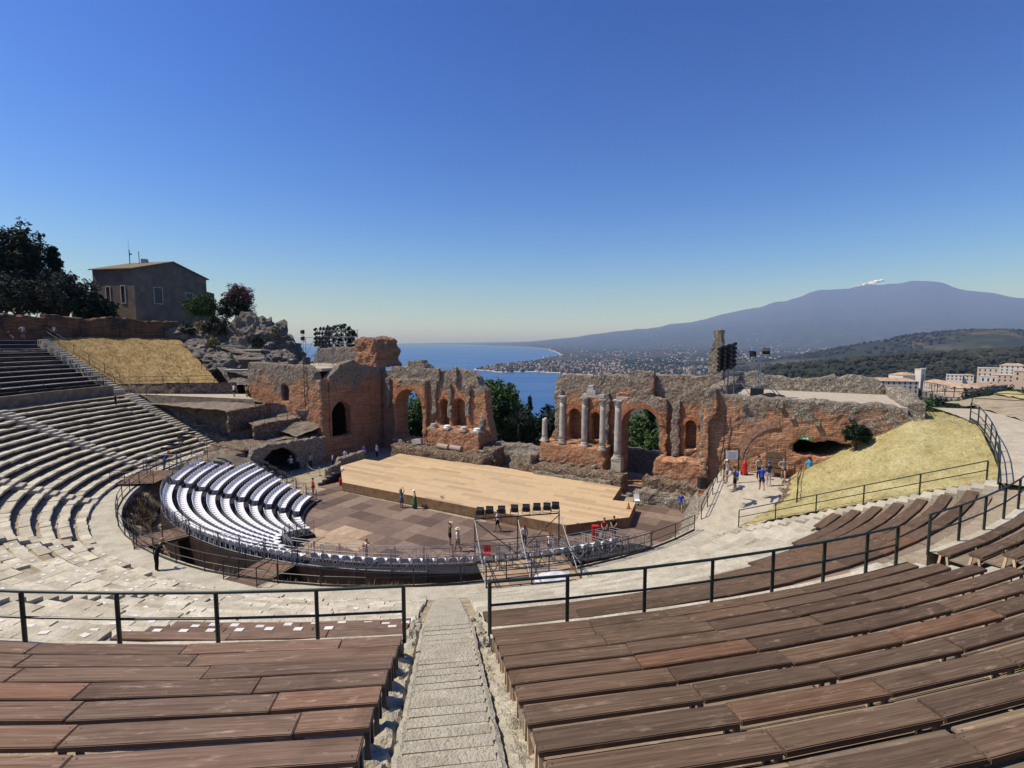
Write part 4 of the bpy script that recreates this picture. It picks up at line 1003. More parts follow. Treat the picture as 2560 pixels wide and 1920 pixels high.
TEN = {2: 'twenty', 3: 'thirty', 4: 'forty', 5: 'fifty', 6: 'sixty', 7: 'seventy'}
def nth(k):
    if k < 19: return (ORD + ['fifteenth', 'sixteenth', 'seventeenth', 'eighteenth', 'nineteenth'])[k] if k < 14 else ['fifteenth', 'sixteenth', 'seventeenth', 'eighteenth', 'nineteenth'][k - 14]
    n = k + 1; return TEN[n // 10][:-1] + 'ieth' if n % 10 == 0 else TEN[n // 10] + '-' + ORD[n % 10 - 1]
for q, (_, i, blk, j, n, p, az) in enumerate(spots):
    m = Matrix.Translation(p) @ Matrix.Rotation(R_(az) + math.pi + rnd.uniform(-.03, .03) + math.pi, 4, 'Z')
    # chairs look towards the orchestra (inward): local -y is the front, +y the backrest outwards
    m = Matrix.Translation(p) @ Matrix.Rotation(R_(az) + math.pi + rnd.uniform(-.03, .03), 4, 'Z')
    if q < 300:
        o = link('plastic_chair', CH, None, m)
        tag(o, 'white plastic chair, %s from the left in the %s row of the %s' % (nth(j), ORD[i], blk), 'chair', 'white plastic chairs on the seating stand')
    else: rest.append(m)
vs0 = [Vector(v.co) for v in CH.vertices]; fs0 = [tuple(f.vertices) for f in CH.polygons]; mb = MB()
for m in rest: mb.add([m @ v for v in vs0], fs0)
o = mb.build('plastic_chairs', M['plastic']); tag(o, 'rows of white plastic chairs in the far part of the stand', 'chairs', kind='stuff')

# ---- gangways from the podium to the stand
def gangway(name, label, a, b, w, z0, z1):
    a, b = Vector((*a, 0)), Vector((*b, 0)); t = thing(name, label, 'gangway', ((a + b) / 2).to_tuple()); d = (b - a).normalized(); s = Vector((-d.y, d.x, 0)); L = (b - a).length
    n = max(2, int(L / .22))
    for i in range(n):
        p = a.lerp(b, (i + .5) / n); z = z0 + (z1 - z0) * (i + .5) / n; mb = MB(); mb.bar(p - s * w / 2 + Vector((0, 0, z)), p + s * w / 2 + Vector((0, 0, z)), L / n - .008, .04); mb.build('plank', M['wood_l'], t)
    for sg in (-1, 1):
        mb = MB(); k = max(2, round(L / 1.3)); e = s * sg * (w / 2 + .03)
        P = [a.lerp(b, i / k) + e + Vector((0, 0, z0 + (z1 - z0) * i / k)) for i in range(k + 1)]; U = lambda h: Vector((0, 0, h))
        for p in P: mb.tube([p + U(-.1), p + U(1.08)], .03, 6)
        mb.tube([P[0] + U(1.06), P[-1] + U(1.06)], .024, 6); mb.tube([P[0] + U(.12), P[-1] + U(.12)], .02, 6)
        for p, q in zip(P[:-1], P[1:]): mb.tube([p + U(.12), q + U(1.04)], .014, 5); mb.tube([p + U(1.04), q + U(.12)], .014, 5)
        mb.build('side_rail', M['steel_dark'], t)
    mb = MB()
    for e in (-1, 1): mb.bar(a + s * e * w * .45 + Vector((0, 0, z0 - .1)), b + s * e * w * .45 + Vector((0, 0, z1 - .1)), .08, .14)
    mb.build('beam', M['steel_dark'], t); return t
gangway('gangway', 'dark gangway from the podium to the middle of the stand, left of the black-clad man', (-23.4, 30.0), (-21.3, 31.9), 2.3, 2.3, 2.4)
gangway('gangway', 'dark gangway with crossed rails nearest the middle stair', (-14.0, 24.9), (-13.0, 27.4), 2.3, 2.32, 2.4)
gangway('gangway', 'pale wooden platform bridging to the far left end of the stand', (-34.6, 44.4), (-31.2, 44.8), 4.6, 2.5, 2.5)

# ================================================================== RAILINGS
zpath = lambda az: 2.33 + 2.4 * max(0, min(1, (az - 45.6) / 8.5)) + .35 * max(0, min(1, (az - 54) / 8))
def railing(name, label, pts, h=1.05, mat='steel_green', pr=.032, rr=.024, mid=.55, group=None, kick=False):
    pts = [Vector(p) for p in pts]; t = thing(name, label, 'railing', pts[0].to_tuple(), group); U = lambda z: Vector((0, 0, z))
    for p in pts: mb = MB(); mb.tube([p - U(.08), p + U(h)], pr, 8); mb.build('post', M[mat], t)
    mb = MB(); mb.tube([p + U(h) for p in pts], rr * 1.15, 8); mb.build('top_rail', M[mat], t)
    if mid: mb = MB(); mb.tube([p + U(mid) for p in pts], rr, 6); mb.build('middle_rail', M[mat], t)
    if kick: mb = MB(); [mb.bar(a + U(.07), b + U(.07), .012, .14) for a, b in zip(pts[:-1], pts[1:])]; mb.build('kick_plate', M[mat], t)
    return t
railing('railing', 'dark green railing in front of the benches left of the middle stair', [cav(42.45, a, 9.02) for a in (-8.2, -5.7, -3.2, -.7, 1.8, 4.3, 6.5)], 1.06, pr=.04, rr=.028)
railing('railing', 'dark green railing in front of the benches right of the middle stair', [cav(42.45, a, 9.02) for a in (8.75, 10.9, 13.2, 15.4, 17.6, 19.7, 21.7, 23.3)], 1.03, pr=.04, rr=.028)
zw = lambda az: 8.4 + max(0, min(1.0, (az - 45.6) / 13.4)) * 1.35
railing('railing', 'dark green curved railing beside the white stair on the right', [cav(42.3, a, 9.0 if a < 44 else zw(a) + .15) for a in (25.7, 28, 30.4, 32.8, 35.2, 37.6, 40, 42.4)], 1.06, pr=.036)
railing('railing', 'dark green railing curving above the yellow grass bank', [cav(41.1, a, zw(a) + .05) for a in (44.2, 46.6, 49, 51.4, 53.8, 56.2, 58.6, 61.0)], 1.06, pr=.034, kick=True)
railing('railing', 'dark railing on the bank at the far right edge', [cav(46.2 + .12 * (a - 47), a, 9.6 + .05 * (a - 47)) for a in (47.5, 50, 52.5, 55, 57.5, 60, 63, 66, 69)], 1.0, pr=.03)
railing('railing', 'thin dark railing by the viewpoint beyond the right tower', [scn(7.4, 43.5, 9.9), scn(7.6, 46.2, 10), scn(8.6, 48.5, 10), scn(11, 49, 10), scn(14, 48.5, 10), scn(17, 47, 10)], 1.0, pr=.028)
railing('railing', 'green railing up the stair beside the yellow grass', [cav(R, 45.75, zp(R) - .05) for R in (29.6, 31.7, 33.8, 36.0, 38.3, 40.7)], 1.0, pr=.036)
railing('railing', 'short green handrail between the path and the yellow grass', [cav(32.0, 58.5, 5.0), cav(31.9, 55.5, 4.7), cav(32.1, 52.5, 4.4), cav(32.3, 49.8, 4.3)], 1.0, pr=.03)
railing('railing', 'long green railing around the podium below the stone seats', [cav(27.02, a, 2.3) for a in [-102 + 5.05 * i for i in range(30)]], 1.05, kick=True)
railing('railing', 'green railing beside the paved path with the tourists', [cav(26.95, a, zpath(a)) for a in (47, 49.2, 51.4, 53.6, 56, 58.5, 61)], 1.05)
railing('railing', 'thin railing down the left stair beside the straw-coloured grass', [cav(R, -104.9, zp(R) + .1) for R in (43.6, 46, 48.5, 51, 53.5, 55.6)], 1.1, mat='steel_dark', pr=.035)
railing('railing', 'thin railing down the lower left stair to the podium', [cav(R, -104.9, zp(R) + .1) for R in (29.5, 32, 34.5, 37, 39.5)], 1.1, mat='steel_dark', pr=.035)
railing('railing', 'thin dark railing in front of the far left bench tier', [cav(43.45, a, 9.4) for a in (-102, -99, -96, -93, -90, -87, -84, -81, -78)], 1.1, mat='steel_dark', pr=.03, mid=.5)
railing('railing', 'thin railing below the straw-coloured grass bank', [Vector((-49.4, 62.3, 9.2)), Vector((-46.8, 62.9, 9.2)), Vector((-44.3, 63.6, 9.2)), Vector((-41.6, 64.4, 9.2)), Vector((-38.8, 65.3, 9.2))], 1.05, mat='steel_dark', pr=.032)
railing('railing', 'short railing at the top of the steps right of the straw-coloured grass', [Vector((-42.2, 68.3, 10.9)), Vector((-40.5, 68.9, 10.9)), Vector((-38.8, 69.6, 10.9))], 1.0, mat='steel_dark', pr=.028)
# ================================================================== BANKS, PATHS AND TERRACES BESIDE THE SEATS
def patch(name, f, nu, nv, mat, smooth=True):
    mb = MB()
    for j in range(nv + 1):
        for i in range(nu + 1): mb.v.append(tuple(f(i / nu, j / nv)))
    for j in range(nv):
        for i in range(nu): a = j * (nu + 1) + i; mb.face((a, a + 1, a + nu + 2, a + nu + 1))
    return struct(mb.build(name, mat, smooth=smooth))
def zgr(R, az):
    f = (az - 45.6) / 13.4; a = zp(R) - .12; b = min(5.6 + .678 * (R - 32.1), zw(az) - .15); return a + (b - a) * min(1.0, max(0, f))
def rgrass(u, v):
    az = 45.95 + u * 22; R = (31.4 if az > 51 else 29.5 + (az - 45.95) * .38) * (1 - v) + 41.15 * v; p = cav(R, az, zgr(R, az)); p.z += .10 * fbm(p * .8, 4) + .04 * noise.noise(p * 4); return p
patch('grass_bank', rgrass, 60, 44, M['grass_r'])
patch('walkway', lambda u, v: (lambda az, R: cav(R, az, zw(az) - .02 + .03 * noise.noise(cav(R, az) * 1.3)))(44.8 + u * 26, 41.1 + v * 2.9), 50, 6, M['path'])
def rbank(u, v):
    az = 46.6 + u * 30; R = 43.9 + v * 12; z = zw(az) + (.55 * min(1, v * 3) + .5 * v if v < .4 else .75 - (v - .4) * 9); p = cav(R, az, z); p.z += .18 * fbm(p * .6, 4); return p
patch('earth_bank', rbank, 50, 24, M['earth'])
patch('grass_bank', lambda u, v: (lambda p: p + Vector((0, 0, .12 + .1 * fbm(p * .9, 3))))(rbank(.1 + .9 * u, .28 + .25 * v)), 40, 10, M['grass_r'])
patch('paved_path', lambda u, v: (lambda az, R: cav(R, az, zpath(az) + .012 * noise.noise(cav(R, az) * 2)))(45.4 + u * 30, 26.7 + v * 4.9), 50, 10, M['path'])
def rsl(u, v):
    az = 40 + u * 26; R = 26.75 - v * (2.0 + 1.2 * u); z = zpath(az) * (1 - v) ** .8 - .1; p = cav(R, az, z); p += noise.noise_vector(p * .9) * .35 * math.sin(math.pi * v) ; return p
patch('rubble_slope', rsl, 60, 12, M['rubble'])
def redge(u, v):
    az = 47 + u * 18; R = 30.9 + v * .9; z = zpath(az) * (1 - v) + (zgr(31.5, az) + .05) * v; p = cav(R, az, z); p += noise.noise_vector(p * 1.7) * .16; return p
patch('rubble_edge', redge, 70, 8, M['rubble_brown'])
# left: straw grass between the upper stair, the old wall and the tower
G1, G2, G3, G4 = cav(56.3, -104.7, 15.2), cav(43.7, -104.7, 9.35), Vector((-38.4, 65.6, 9.3)), cav(56.6, -123, 15.1)
def lgrass(u, v):
    p = G2.lerp(G3, u).lerp(G1.lerp(G4, u), v); p.z += .14 * fbm(p * .5, 4) + .05 * noise.noise(p * 3); return p
patch('grass_slope', lgrass, 50, 40, M['grass_l'])
L2, L3 = cav(40.2, -104.7, 8.15), Vector((-32.0, 61.6, 7.6))
patch('upper_path', lambda u, v: L2.lerp(L3, u).lerp((G2 + Vector((.6, -.5, -1.15))).lerp(Vector((-35.6, 66.6, 7.75)), u), v * .9), 30, 5, M['path'])
patch('bank_wall', lambda u, v: (lambda p: p + noise.noise_vector(p * 1.4) * .12)((G2 + Vector((.6, -.5, -1.2))).lerp(Vector((-36.2, 66.2, 7.6)), u).lerp(G2.lerp(G3 + Vector((2, .6, 0)), u), v)), 60, 6, M['rubble_brown'])
# rough earth terraces between the far stair, the tower and the stand
def terr(u, v):
    a = L2.lerp(L3, u) + Vector((0, -.05, -.05)); b = cav(28.3, -105, 2.4).lerp(scn(-51.0, 38.2, 3.2), u); p = a.lerp(b, v)
    p.z -= 1.5 * math.sin(math.pi * v) * min(1, u * 2.5)
    p.z += (.45 * fbm(p * .55, 4) + .12 * noise.noise(p * 2.6)) * math.sin(math.pi * min(1, v * 1.1)); return p
patch('earth_terrace', terr, 90, 60, M['ruin_earth'])
patch('earth_terrace', lambda u, v: (lambda p: p + Vector((0, 0, .18 * fbm(p * .7, 3))))(scn(-66, 35.5, 7.2).lerp(scn(-50.6, 37.5, 3.6), u).lerp(scn(-66, 41.2, 7.5).lerp(scn(-50.6, 41.0, 4.4), u), v)), 60, 20, M['ruin_earth'])
rnd = random.Random(15)
def box_wall(name, label, pts, z0, z1, th, mat, seed):
    a, b = Vector((*pts[0], 0)), Vector((*pts[1], 0)); t = thing(name, label, 'wall', ((a + b) / 2).to_tuple()); d = (b - a); L = d.length; d.normalize(); nn = Vector((-d.y, d.x, 0))
    zt0, zt1 = z1 if isinstance(z1, tuple) else (z1, z1)
    ruin('masonry', [(0, z0), (0, zt0), (L, zt1), (L, z0)], [], lambda q, c, z: a + d * q + nn * c + Vector((0, 0, z)), -th / 2, th / 2, mat, t, seed=seed, voxel=.16, amp=.1); return t
U = lambda z: Vector((0, 0, z))
def wxy(k, x, y, z):
    Z = {'Z2': (560, 760, .2893), 'Z1': (0, 540, .2893)}[k]; return uz(Z[0] + x * Z[2], Z[1] + y * Z[2], z)
V3 = lambda k, x, y, z: Vector((*wxy(k, x, y, z), z))
def terrace(name, a, b, c, d, amp=.10):      # a-b far edge, d-c near edge
    patch(name, lambda u, v: (lambda p: p + Vector((0, 0, amp * fbm(p * .9, 3) + .4 * amp * noise.noise(p * 3.5))))(a.lerp(b, u).lerp(d.lerp(c, u), v)), 40, 16, M['ruin_earth'])
t1a, t1b = V3('Z2', 30, 925, 6.8), V3('Z2', 395, 858, 6.9); t2c, t2d = V3('Z2', 690, 975, 5.2), V3('Z2', 250, 1052, 5.2)
terrace('ruin_terrace', L2 + Vector((.5, -.6, -1.0)), L3 + Vector((0, -.1, -.25)), t1b, t1a)
terrace('ruin_terrace', L3 + Vector((0, -.1, -.25)), scn(-57, 40.9, 6.6), V3('Z2', 600, 905, 6.0), t1b)
terrace('ruin_terrace', V3('Z2', 30, 925, 5.3) + Vector((0, .4, 0)), V3('Z2', 600, 905, 5.3) + Vector((0, .6, 0)), t2c, t2d, .06)
terrace('ruin_terrace', V3('Z2', 250, 1052, 3.55), V3('Z2', 690, 975, 3.55), V3('Z2', 830, 1120, 3.5), V3('Z2', 390, 1190, 3.5), .06)
box_wall('low_wall', 'sunken dark wall in the earth terrace left of the tower', (t1a.xy, t1b.xy), 4.2, (6.85, 6.95), .5, M['rubble_brown'], 80)
box_wall('low_wall', 'short return wall at the end of the sunken trench', (t1b.xy, V3('Z2', 600, 905, 6.0).xy), 4.2, (6.95, 6.1), .5, M['rubble'], 79)
box_wall('low_wall', 'dark retaining wall below the thin railing by the tower', (t2d.xy, t2c.xy), 2.8, (5.25, 5.25), .5, M['rubble_brown'], 81)
for i in range(9):
    p = V3('Z2', 690 + 16 * i, 935 + 17 * i, 5.9 - .28 * i); t = thing('rubble_step', '%s rubble step down along the foot of the left tower' % ORD[i], 'step', tuple(p), 'rubble steps along the left tower'); mb = MB(); mb.box(p, (1.6, .55, .5), -SA + .3 + rnd.uniform(-.1, .1) if i else 0); mb.blob(p + Vector((.3, -.1, .2)), .3, (1.5, .9, .5), .5, i + 60, 1); mb.build('stone', M['rubble'], t)
a_, b_ = t2d, V3('Z2', 640, 985, 5.2)
railing('railing', 'thin railing on the dark retaining wall by the tower', [Vector((a_[0] + (b_[0] - a_[0]) * i / 4, a_[1] + (b_[1] - a_[1]) * i / 4, 5.2)) for i in range(5)], 1.0, mat='steel_dark', pr=.028)
a_, b_ = wxy('Z2', 230, 810, 7.3), wxy('Z2', 345, 790, 7.3)
railing('railing', 'short railing at the foot of the tower behind the walkers', [Vector((a_[0], a_[1], 7.2)), Vector(((a_[0] + b_[0]) / 2, (a_[1] + b_[1]) / 2, 7.2)), Vector((b_[0], b_[1], 7.2))], 1.05, mat='steel_dark', pr=.028)
# side passage (parodos) vault under the left tower
pv_ = thing('vaulted_passage', 'dark vaulted side passage below the left tower', 'ruin', scn(-50, 36, 0).to_tuple())
q0, q1 = wxy('Z2', 380, 1190, 3.4), wxy('Z2', 900, 1110, 3.3)
A_, B_ = Vector((-27.6, 51.2, 0)), Vector((-22.6, 60.4, 0)); dd = (B_ - A_); LL = dd.length; dd.normalize(); n2 = Vector((-dd.y, dd.x, 0))
fP = lambda q, c, z: A_ + dd * q + n2 * c + Vector((0, 0, z))
ruin('front_masonry', [(0, -.3), (.2, 2.2), (1.2, 3.3), (3, 3.6), (6, 3.4), (LL, 3.2), (LL, -.3)], [arch(1.5, 6.6, -.2, 2.9)], fP, 0, .9, M['rubble'], pv_, seed=83, voxel=.15, amp=.16)
ruin('roof_masonry', [(.3, 3.0), (.3, 3.45), (LL, 3.45), (LL, 3.0)], [], fP, .7, 6.5, M['rubble_brown'], pv_, seed=84, voxel=.25, amp=.08)
ruin('side_masonry', [(-.6, -.3), (-.6, 3.2), (.6, 3.2), (.6, -.3)], [], fP, .7, 6.5, M['rubble_brown'], pv_, seed=85, voxel=.25, amp=.1)
ruin('inner_masonry', [(0, -.3), (0, 3.1), (LL, 3.1), (LL, -.3)], [], fP, 5.8, 6.4, M['rubble_brown'], pv_, seed=86, voxel=.25, amp=.1)
mb = MB()
def mound(u, v):
    c = Vector((-30.4, 51.4, 0)); r = 5.2 * v; a = 2 * math.pi * u; p = c + Vector((math.cos(a) * r * 1.05, math.sin(a) * r * .9, 0)); p.z = 3.4 * (1 - v ** 2.2) - .1 + .22 * fbm(p * .8, 3); return p
patch('earth_mound', mound, 60, 22, M['ruin_earth'])
# dark substructure below the tower and behind the stage's left end
box_wall('low_wall', 'dark substructure wall under the left tower door', ((-19.9, 66.6), (-24.4, 59.0)), -.3, (2.6, 3.0), 1.0, M['ruin_tower'], 87)
box_wall('low_wall', 'small rubble wall beside the left end of the stage', ((-20.3, 57.0), (-18.0, 59.6)), -.3, (1.2, 1.7), .7, M['rubble'], 88)
box_wall('low_wall', 'rubble heap wall between the black monitors and the stage', ((-20.4, 54.0), (-19.6, 56.4)), -.3, (.7, 1.1), .6, M['rubble'], 89)
# remains of stone rows beyond the far left stair
rnd = random.Random(77)
for k in range(6):
    r = R0 + ROW * k; t = thing('ruined_seat_row', '%s broken stone row right of the far left stair' % ORD[k], 'stone seats', cav(r + .2, -112, zlow(k) - .4), 'broken stone rows right of the far left stair'); a = -105.6
    while a > -113.5 - k * 1.1:
        L = rnd.uniform(.7, 1.4); da = math.degrees(L / r); am = a - da / 2
        if rnd.random() < .88:
            m = Matrix.Translation(cav(r + .22 + rnd.uniform(-.08, .08), am, zlow(k) - .28 + rnd.uniform(-.08, .04))) @ Euler((rnd.uniform(-.05, .05), rnd.uniform(-.05, .05), R_(am) + rnd.uniform(-.08, .08))).to_matrix().to_4x4() @ Matrix.Diagonal((L * .97, 1, 1, 1)); link('stone_block', rnd.choice(SB), t, m)
        a -= da
# stones strewn over the ruined terraces by the left tower
for i in range(36):
    u, v = rnd.random(), rnd.uniform(.15, .95); p = terr(u, v); mb = MB(); mb.blob(p + Vector((0, 0, .03)), rnd.uniform(.08, .26), (1.2, .9, .7), .6, i + 300, 1); o = mb.build('strewn_stone', M['rubble_brown'])
    tag(o, 'rubble stone strewn on the earth terrace below the left tower', 'stone', 'stones strewn on the earth terrace')
# fallen rubble spread in front of the ruins
rnd = random.Random(21)
for i in range(46):
    s = rnd.uniform(-46, -5); d = rnd.choice((46.15, 48.2, 48.3, 45.6)) + rnd.uniform(-.25, .25); z = 1.8 if d > 47 and (s < -30.6 or -26 < s < -14.4) else .05
    if d < 47 and z < 1 and not (-14.2 < s < -5): continue
    mb = MB(); mb.blob(scn(s, d, z + .08), rnd.uniform(.12, .32), (1.2, .9, .7), .5, i, 2); o = mb.build('fallen_stone', M['rubble'])
    side = 'below the left podium' if s < -30 else 'below the standing columns' if s < -14 else 'at the right end of the stage'
    tag(o, 'fallen rubble stone lying %s' % side, 'stone', 'fallen rubble stones %s' % side)
# old dark brick wall along the top of the left tier
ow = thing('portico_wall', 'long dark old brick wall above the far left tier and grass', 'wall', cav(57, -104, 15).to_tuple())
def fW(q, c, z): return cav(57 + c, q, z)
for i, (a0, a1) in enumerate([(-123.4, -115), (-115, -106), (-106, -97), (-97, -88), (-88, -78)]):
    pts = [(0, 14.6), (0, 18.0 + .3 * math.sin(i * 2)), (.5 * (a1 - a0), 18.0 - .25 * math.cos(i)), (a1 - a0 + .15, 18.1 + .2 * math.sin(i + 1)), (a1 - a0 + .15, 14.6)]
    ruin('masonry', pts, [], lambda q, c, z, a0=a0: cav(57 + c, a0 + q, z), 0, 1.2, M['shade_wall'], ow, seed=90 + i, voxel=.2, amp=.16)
# ================================================================== PEOPLE
def cloth(name, c): 
    return M.setdefault(name, plain(name, c, .85, .15, var=.1, scale=14))
SKIN = cloth('skin', (.42, .25, .17)); SKIN2 = cloth('skin_tan', (.33, .19, .125))
ARMS = {'down': ((.135, .0, .64), (.14, .05, .50)), 'phone': ((.13, .13, .83), (.035, .16, .95)), 'high': ((.15, .07, .94), (.04, .14, 1.04)), 'hip': ((.20, -.04, .66), (.10, .03, .56)), 'fwd': ((.13, .12, .70), (.10, .26, .66)),
        'rail': ((.15, .10, .66), (.14, .26, .60)), 'swingf': ((.13, .07, .65), (.12, .16, .55)), 'swingb': ((.13, -.08, .66), (.14, -.12, .53)), 'out': ((.22, .05, .72), (.34, .08, .70)), 'brow': ((.20, .10, .86), (.05, .10, .95)), 'lap': ((.13, .08, .63), (.06, .20, .58))}
LEGS = {'stand': (((.055, .01, .27), (.055, -.01, .04)), ((.055, .01, .27), (.06, -.01, .04))), 'walk': (((.05, .09, .28), (.05, .10, .04)), ((.05, -.02, .27), (.05, -.16, .07))), 'sit': (((.07, .22, .53), (.07, .24, .28)), ((.07, .22, .53), (.07, .24, .28)))}
def person(label, loc, face, H=1.72, arms=('down', 'down'), legs='stand', lean=0, top=(.6, .6, .6), bottom=(.05, .05, .06), hair=(.03, .02, .015), sleeves='short', pants='long', hat=None, dress=None, skin=None, bag=None, longhair=False, crouch=0):
    """one continuous skinned body; face = heading in degrees clockwise from +Y"""
    skin = skin or SKIN; V = []; E = []; Rr = []; reg = []
    def add(p, r, q, par):
        V.append(Vector(p)); Rr.append(r)
        if par is not None: E.append((par, len(V) - 1)); reg.append((par, len(V) - 1, q))
        return len(V) - 1
    zs = lambda p: Vector((p[0], p[1] + lean * max(0, p[2] - .53), p[2] - crouch))
    pel = add(zs((0, 0, .52)), .078, 'b', None); sp = add(zs((0, -.005, .62)), .072, 't', pel); ch = add(zs((0, 0, .73)), .086, 't', sp); nb = add(zs((0, 0, .825)), .045, 't', ch); nk = add(zs((0, .01, .86)), .032, 'h', nb); hd = add(zs((0, .015, .915)), .052, 'h', nk); tp = add(zs((0, .012, .965)), .046, 'h', hd)
    for sg, a in ((-1, arms[0]), (1, arms[1])):
        e, w = ARMS[a]; sh = add(zs((sg * .10, 0, .80)), .038, 't', ch); el = add(zs((sg * e[0], e[1], e[2])), .026, 's', sh); wr = add(zs((sg * w[0], w[1], w[2])), .019, 'f', el)
        d = (V[wr] - V[el]).normalized(); pm = add(V[wr] + d * .035, .021, 'f', wr); add(V[pm] + d * .035, .012, 'f', pm); th = add(V[wr] + d * .02 + Vector((-sg * .018, .006, 0)), .008, 'f', wr)
    for sg, (k, an) in zip((-1, 1), LEGS[legs]):
        hp = add(Vector((sg * .05, 0, .495 - crouch)), .062, 'b', pel); kn = add(Vector((sg * k[0], k[1], k[2] - crouch * .5)), .042, 'l', hp); ak = add(Vector((sg * an[0], an[1], an[2])), .026, 'c', kn); add(Vector((sg * an[0] * 1.1, an[1] + .06, an[2] - .022)), .020, 'o', ak); add(Vector((sg * an[0] * 1.15, an[1] + .105, an[2] - .026)), .014, 'o', len(V) - 1)
    me = bpy.data.meshes.new('tmp'); me.from_pydata(V, E, []); o = bpy.data.objects.new('tmp', me)
    o.modifiers.new('s', 'SKIN'); 
    for sv, r in zip(me.skin_vertices[0].data, Rr): sv.radius = (r, r * (.8 if r > .06 else 1))
    me.skin_vertices[0].data[0].use_root = True
    o.modifiers.new('ss', 'SUBSURF').levels = 1; o.modifiers['ss'].render_levels = 1
    body = evaluated(o)
    tm = cloth('cloth_%.2f_%.2f_%.2f' % top, top); bt = cloth('cloth_%.2f_%.2f_%.2f' % bottom, bottom); shoe = cloth('shoe', (.06, .05, .05))
    mats = [skin, tm, bt, shoe]; body.materials.clear(); [body.materials.append(m) for m in mats]
    short = pants == 'short'
    def seg(p, a, b):
        ab = b - a; t = max(0, min(1, (p - a).dot(ab) / max(1e-9, ab.length_squared))); return (p - a - ab * t).length, t
    mi = []
    for f in body.polygons:
        c = f.center; best = min(((seg(c, V[a], V[b]) + (q,)) for a, b, q in reg), key=lambda x: x[0] - 0); _, t, q = best
        if q == 'h': k = 0
        elif q == 't': k = 1
        elif q == 's': k = 1 if sleeves == 'long' or (sleeves == 'short' and t < .55) else 0
        elif q == 'f': k = 1 if sleeves == 'long' and t < .8 else 0
        elif q == 'b': k = 2
        elif q == 'l': k = 2 if (not short or t < .75) and pants != 'mini' or t < .3 else 0
        elif q == 'c': k = 2 if pants == 'long' else 0
        else: k = 3
        mi.append(k)
    body.polygons.foreach_set('material_index', mi); body.polygons.foreach_set('use_smooth', [True] * len(mi))
    t = thing('person', label, 'person', loc); m = Matrix.Translation(loc) @ Matrix.Rotation(-R_(face), 4, 'Z') @ Matrix.Scale(H, 4)
    link('body', body, t, m)
    h = zs((0, .012, .945)); mb = MB(); mb.blob(h + Vector((0, -.012, .012)), .058, (.98, 1.08, .92), .05, 1, 2); mb.v = [(x, min(y, h.y + .03 + (z - h.z) * .5), max(z, h.z - (.10 if longhair else .025) - (0 if y < h.y else -.02))) for x, y, z in mb.v]
    if longhair: mb.blob(h + Vector((0, -.055, -.07)), .05, (.95, .45, 1.6), .1, 2, 2)
    link('hair', mb.mesh('hair', cloth('hair_%.2f' % hair[0], hair), smooth=True), t, m)
    mb = MB(); mb.blob(h + Vector((0, .056, -.022)), .010, (.8, 1.1, 1.3), 0, 0, 1); [mb.blob(h + Vector((s * .05, .0, -.02)), .012, (.5, .8, 1.2), 0, 0, 1) for s in (-1, 1)]; link('nose_and_ears', mb.mesh('nose', skin), t, m)
    if hat:
        mb = MB(); kind, c = hat
        if kind == 'cap': mb.lathe(h + Vector((0, 0, .005)), [(.061, 0), (.060, .03), (.045, .05), (.01, .06)], 12); mb.box(h + Vector((0, .075, .010)), (.08, .07, .008))
        elif kind == 'brim': mb.lathe(h + Vector((0, 0, .005)), [(.105, 0), (.107, .006), (.062, .012), (.056, .05), (.01, .062)], 14)
        else: mb.lathe(h + Vector((0, 0, -.005)), [(.066, 0), (.068, .03), (.05, .065), (.01, .08)], 12)
        link('hat', mb.mesh('hat', cloth('hat_%.2f_%.2f' % c[:2], c), smooth=False), t, m)
    if dress:
        c, z0, w = dress; mb = MB(); n = 20; pr = []
        for z, r in ((.66, .075), (.58, .082), (.50, .098), ((.5 + z0) / 2, (.098 + w) / 2), (z0, w)): pr.append((r, z - z0))
        mb.lathe((0, 0, z0), pr, n); b = len(mb.v) - 2 * n
        for i in range(b, len(mb.v)):
            x, y, z = mb.v[i]; k = 1 + .10 * math.sin(5 * math.atan2(y, x)); mb.v[i] = (x * k, y * k * .85, z)
        link('dress', mb.mesh('dress', cloth('dress_%.2f_%.2f' % c[:2], c), smooth=True), t, m)
    if bag:
        mb = MB(); mb.blob(zs((0, -.105, .70)), .085, (.85, .6, 1.15), .08, 4, 2); link('backpack', mb.mesh('backpack', cloth('bag_%.2f_%.2f' % bag[:2], bag), smooth=True), t, m)
    return t
W_ = (.68, .67, .65); BK = (.012, .012, .014); NV = (.02, .025, .06); BL = (.025, .07, .42); GR = (.13, .13, .14); BE = (.35, .30, .22)
person('woman in a grey-blue dress photographing the scene wall with raised arms', (-9.8, 43.5, .01), 15, 1.66, ('high', 'high'), top=(.10, .12, .17), bottom=(.10, .12, .17), sleeves='none', pants='mini', dress=((.10, .12, .17), .30, .12), longhair=True)
person('woman in a long green dress and white hat beside the stage', (-8.6, 43.4, .01), 250, 1.70, ('out', 'hip'), top=(.04, .13, .07), bottom=(.04, .13, .07), sleeves='none', pants='mini', dress=((.04, .14, .08), .05, .16), hat=('brim', (.75, .74, .70)))
person('man in white cap and black shorts holding up a phone in the orchestra', (-4.5, 35.3, .01), 60, 1.75, ('phone', 'high'), top=(.12, .11, .06), bottom=BK, pants='short', hat=('cap', (.75, .74, .70)))
person('man in white shirt and sun hat walking in the orchestra', (-3.8, 34.2, .01), 300, 1.74, ('swingb', 'swingf'), 'walk', top=W_, bottom=GR, pants='short', hat=('brim', (.60, .55, .45)))
person('person in white shirt and black shorts striding behind the row of floodlights', (-1.1, 37.9, .01), 285, 1.75, ('swingf', 'swingb'), 'walk', top=W_, bottom=BK, pants='short', sleeves='short')
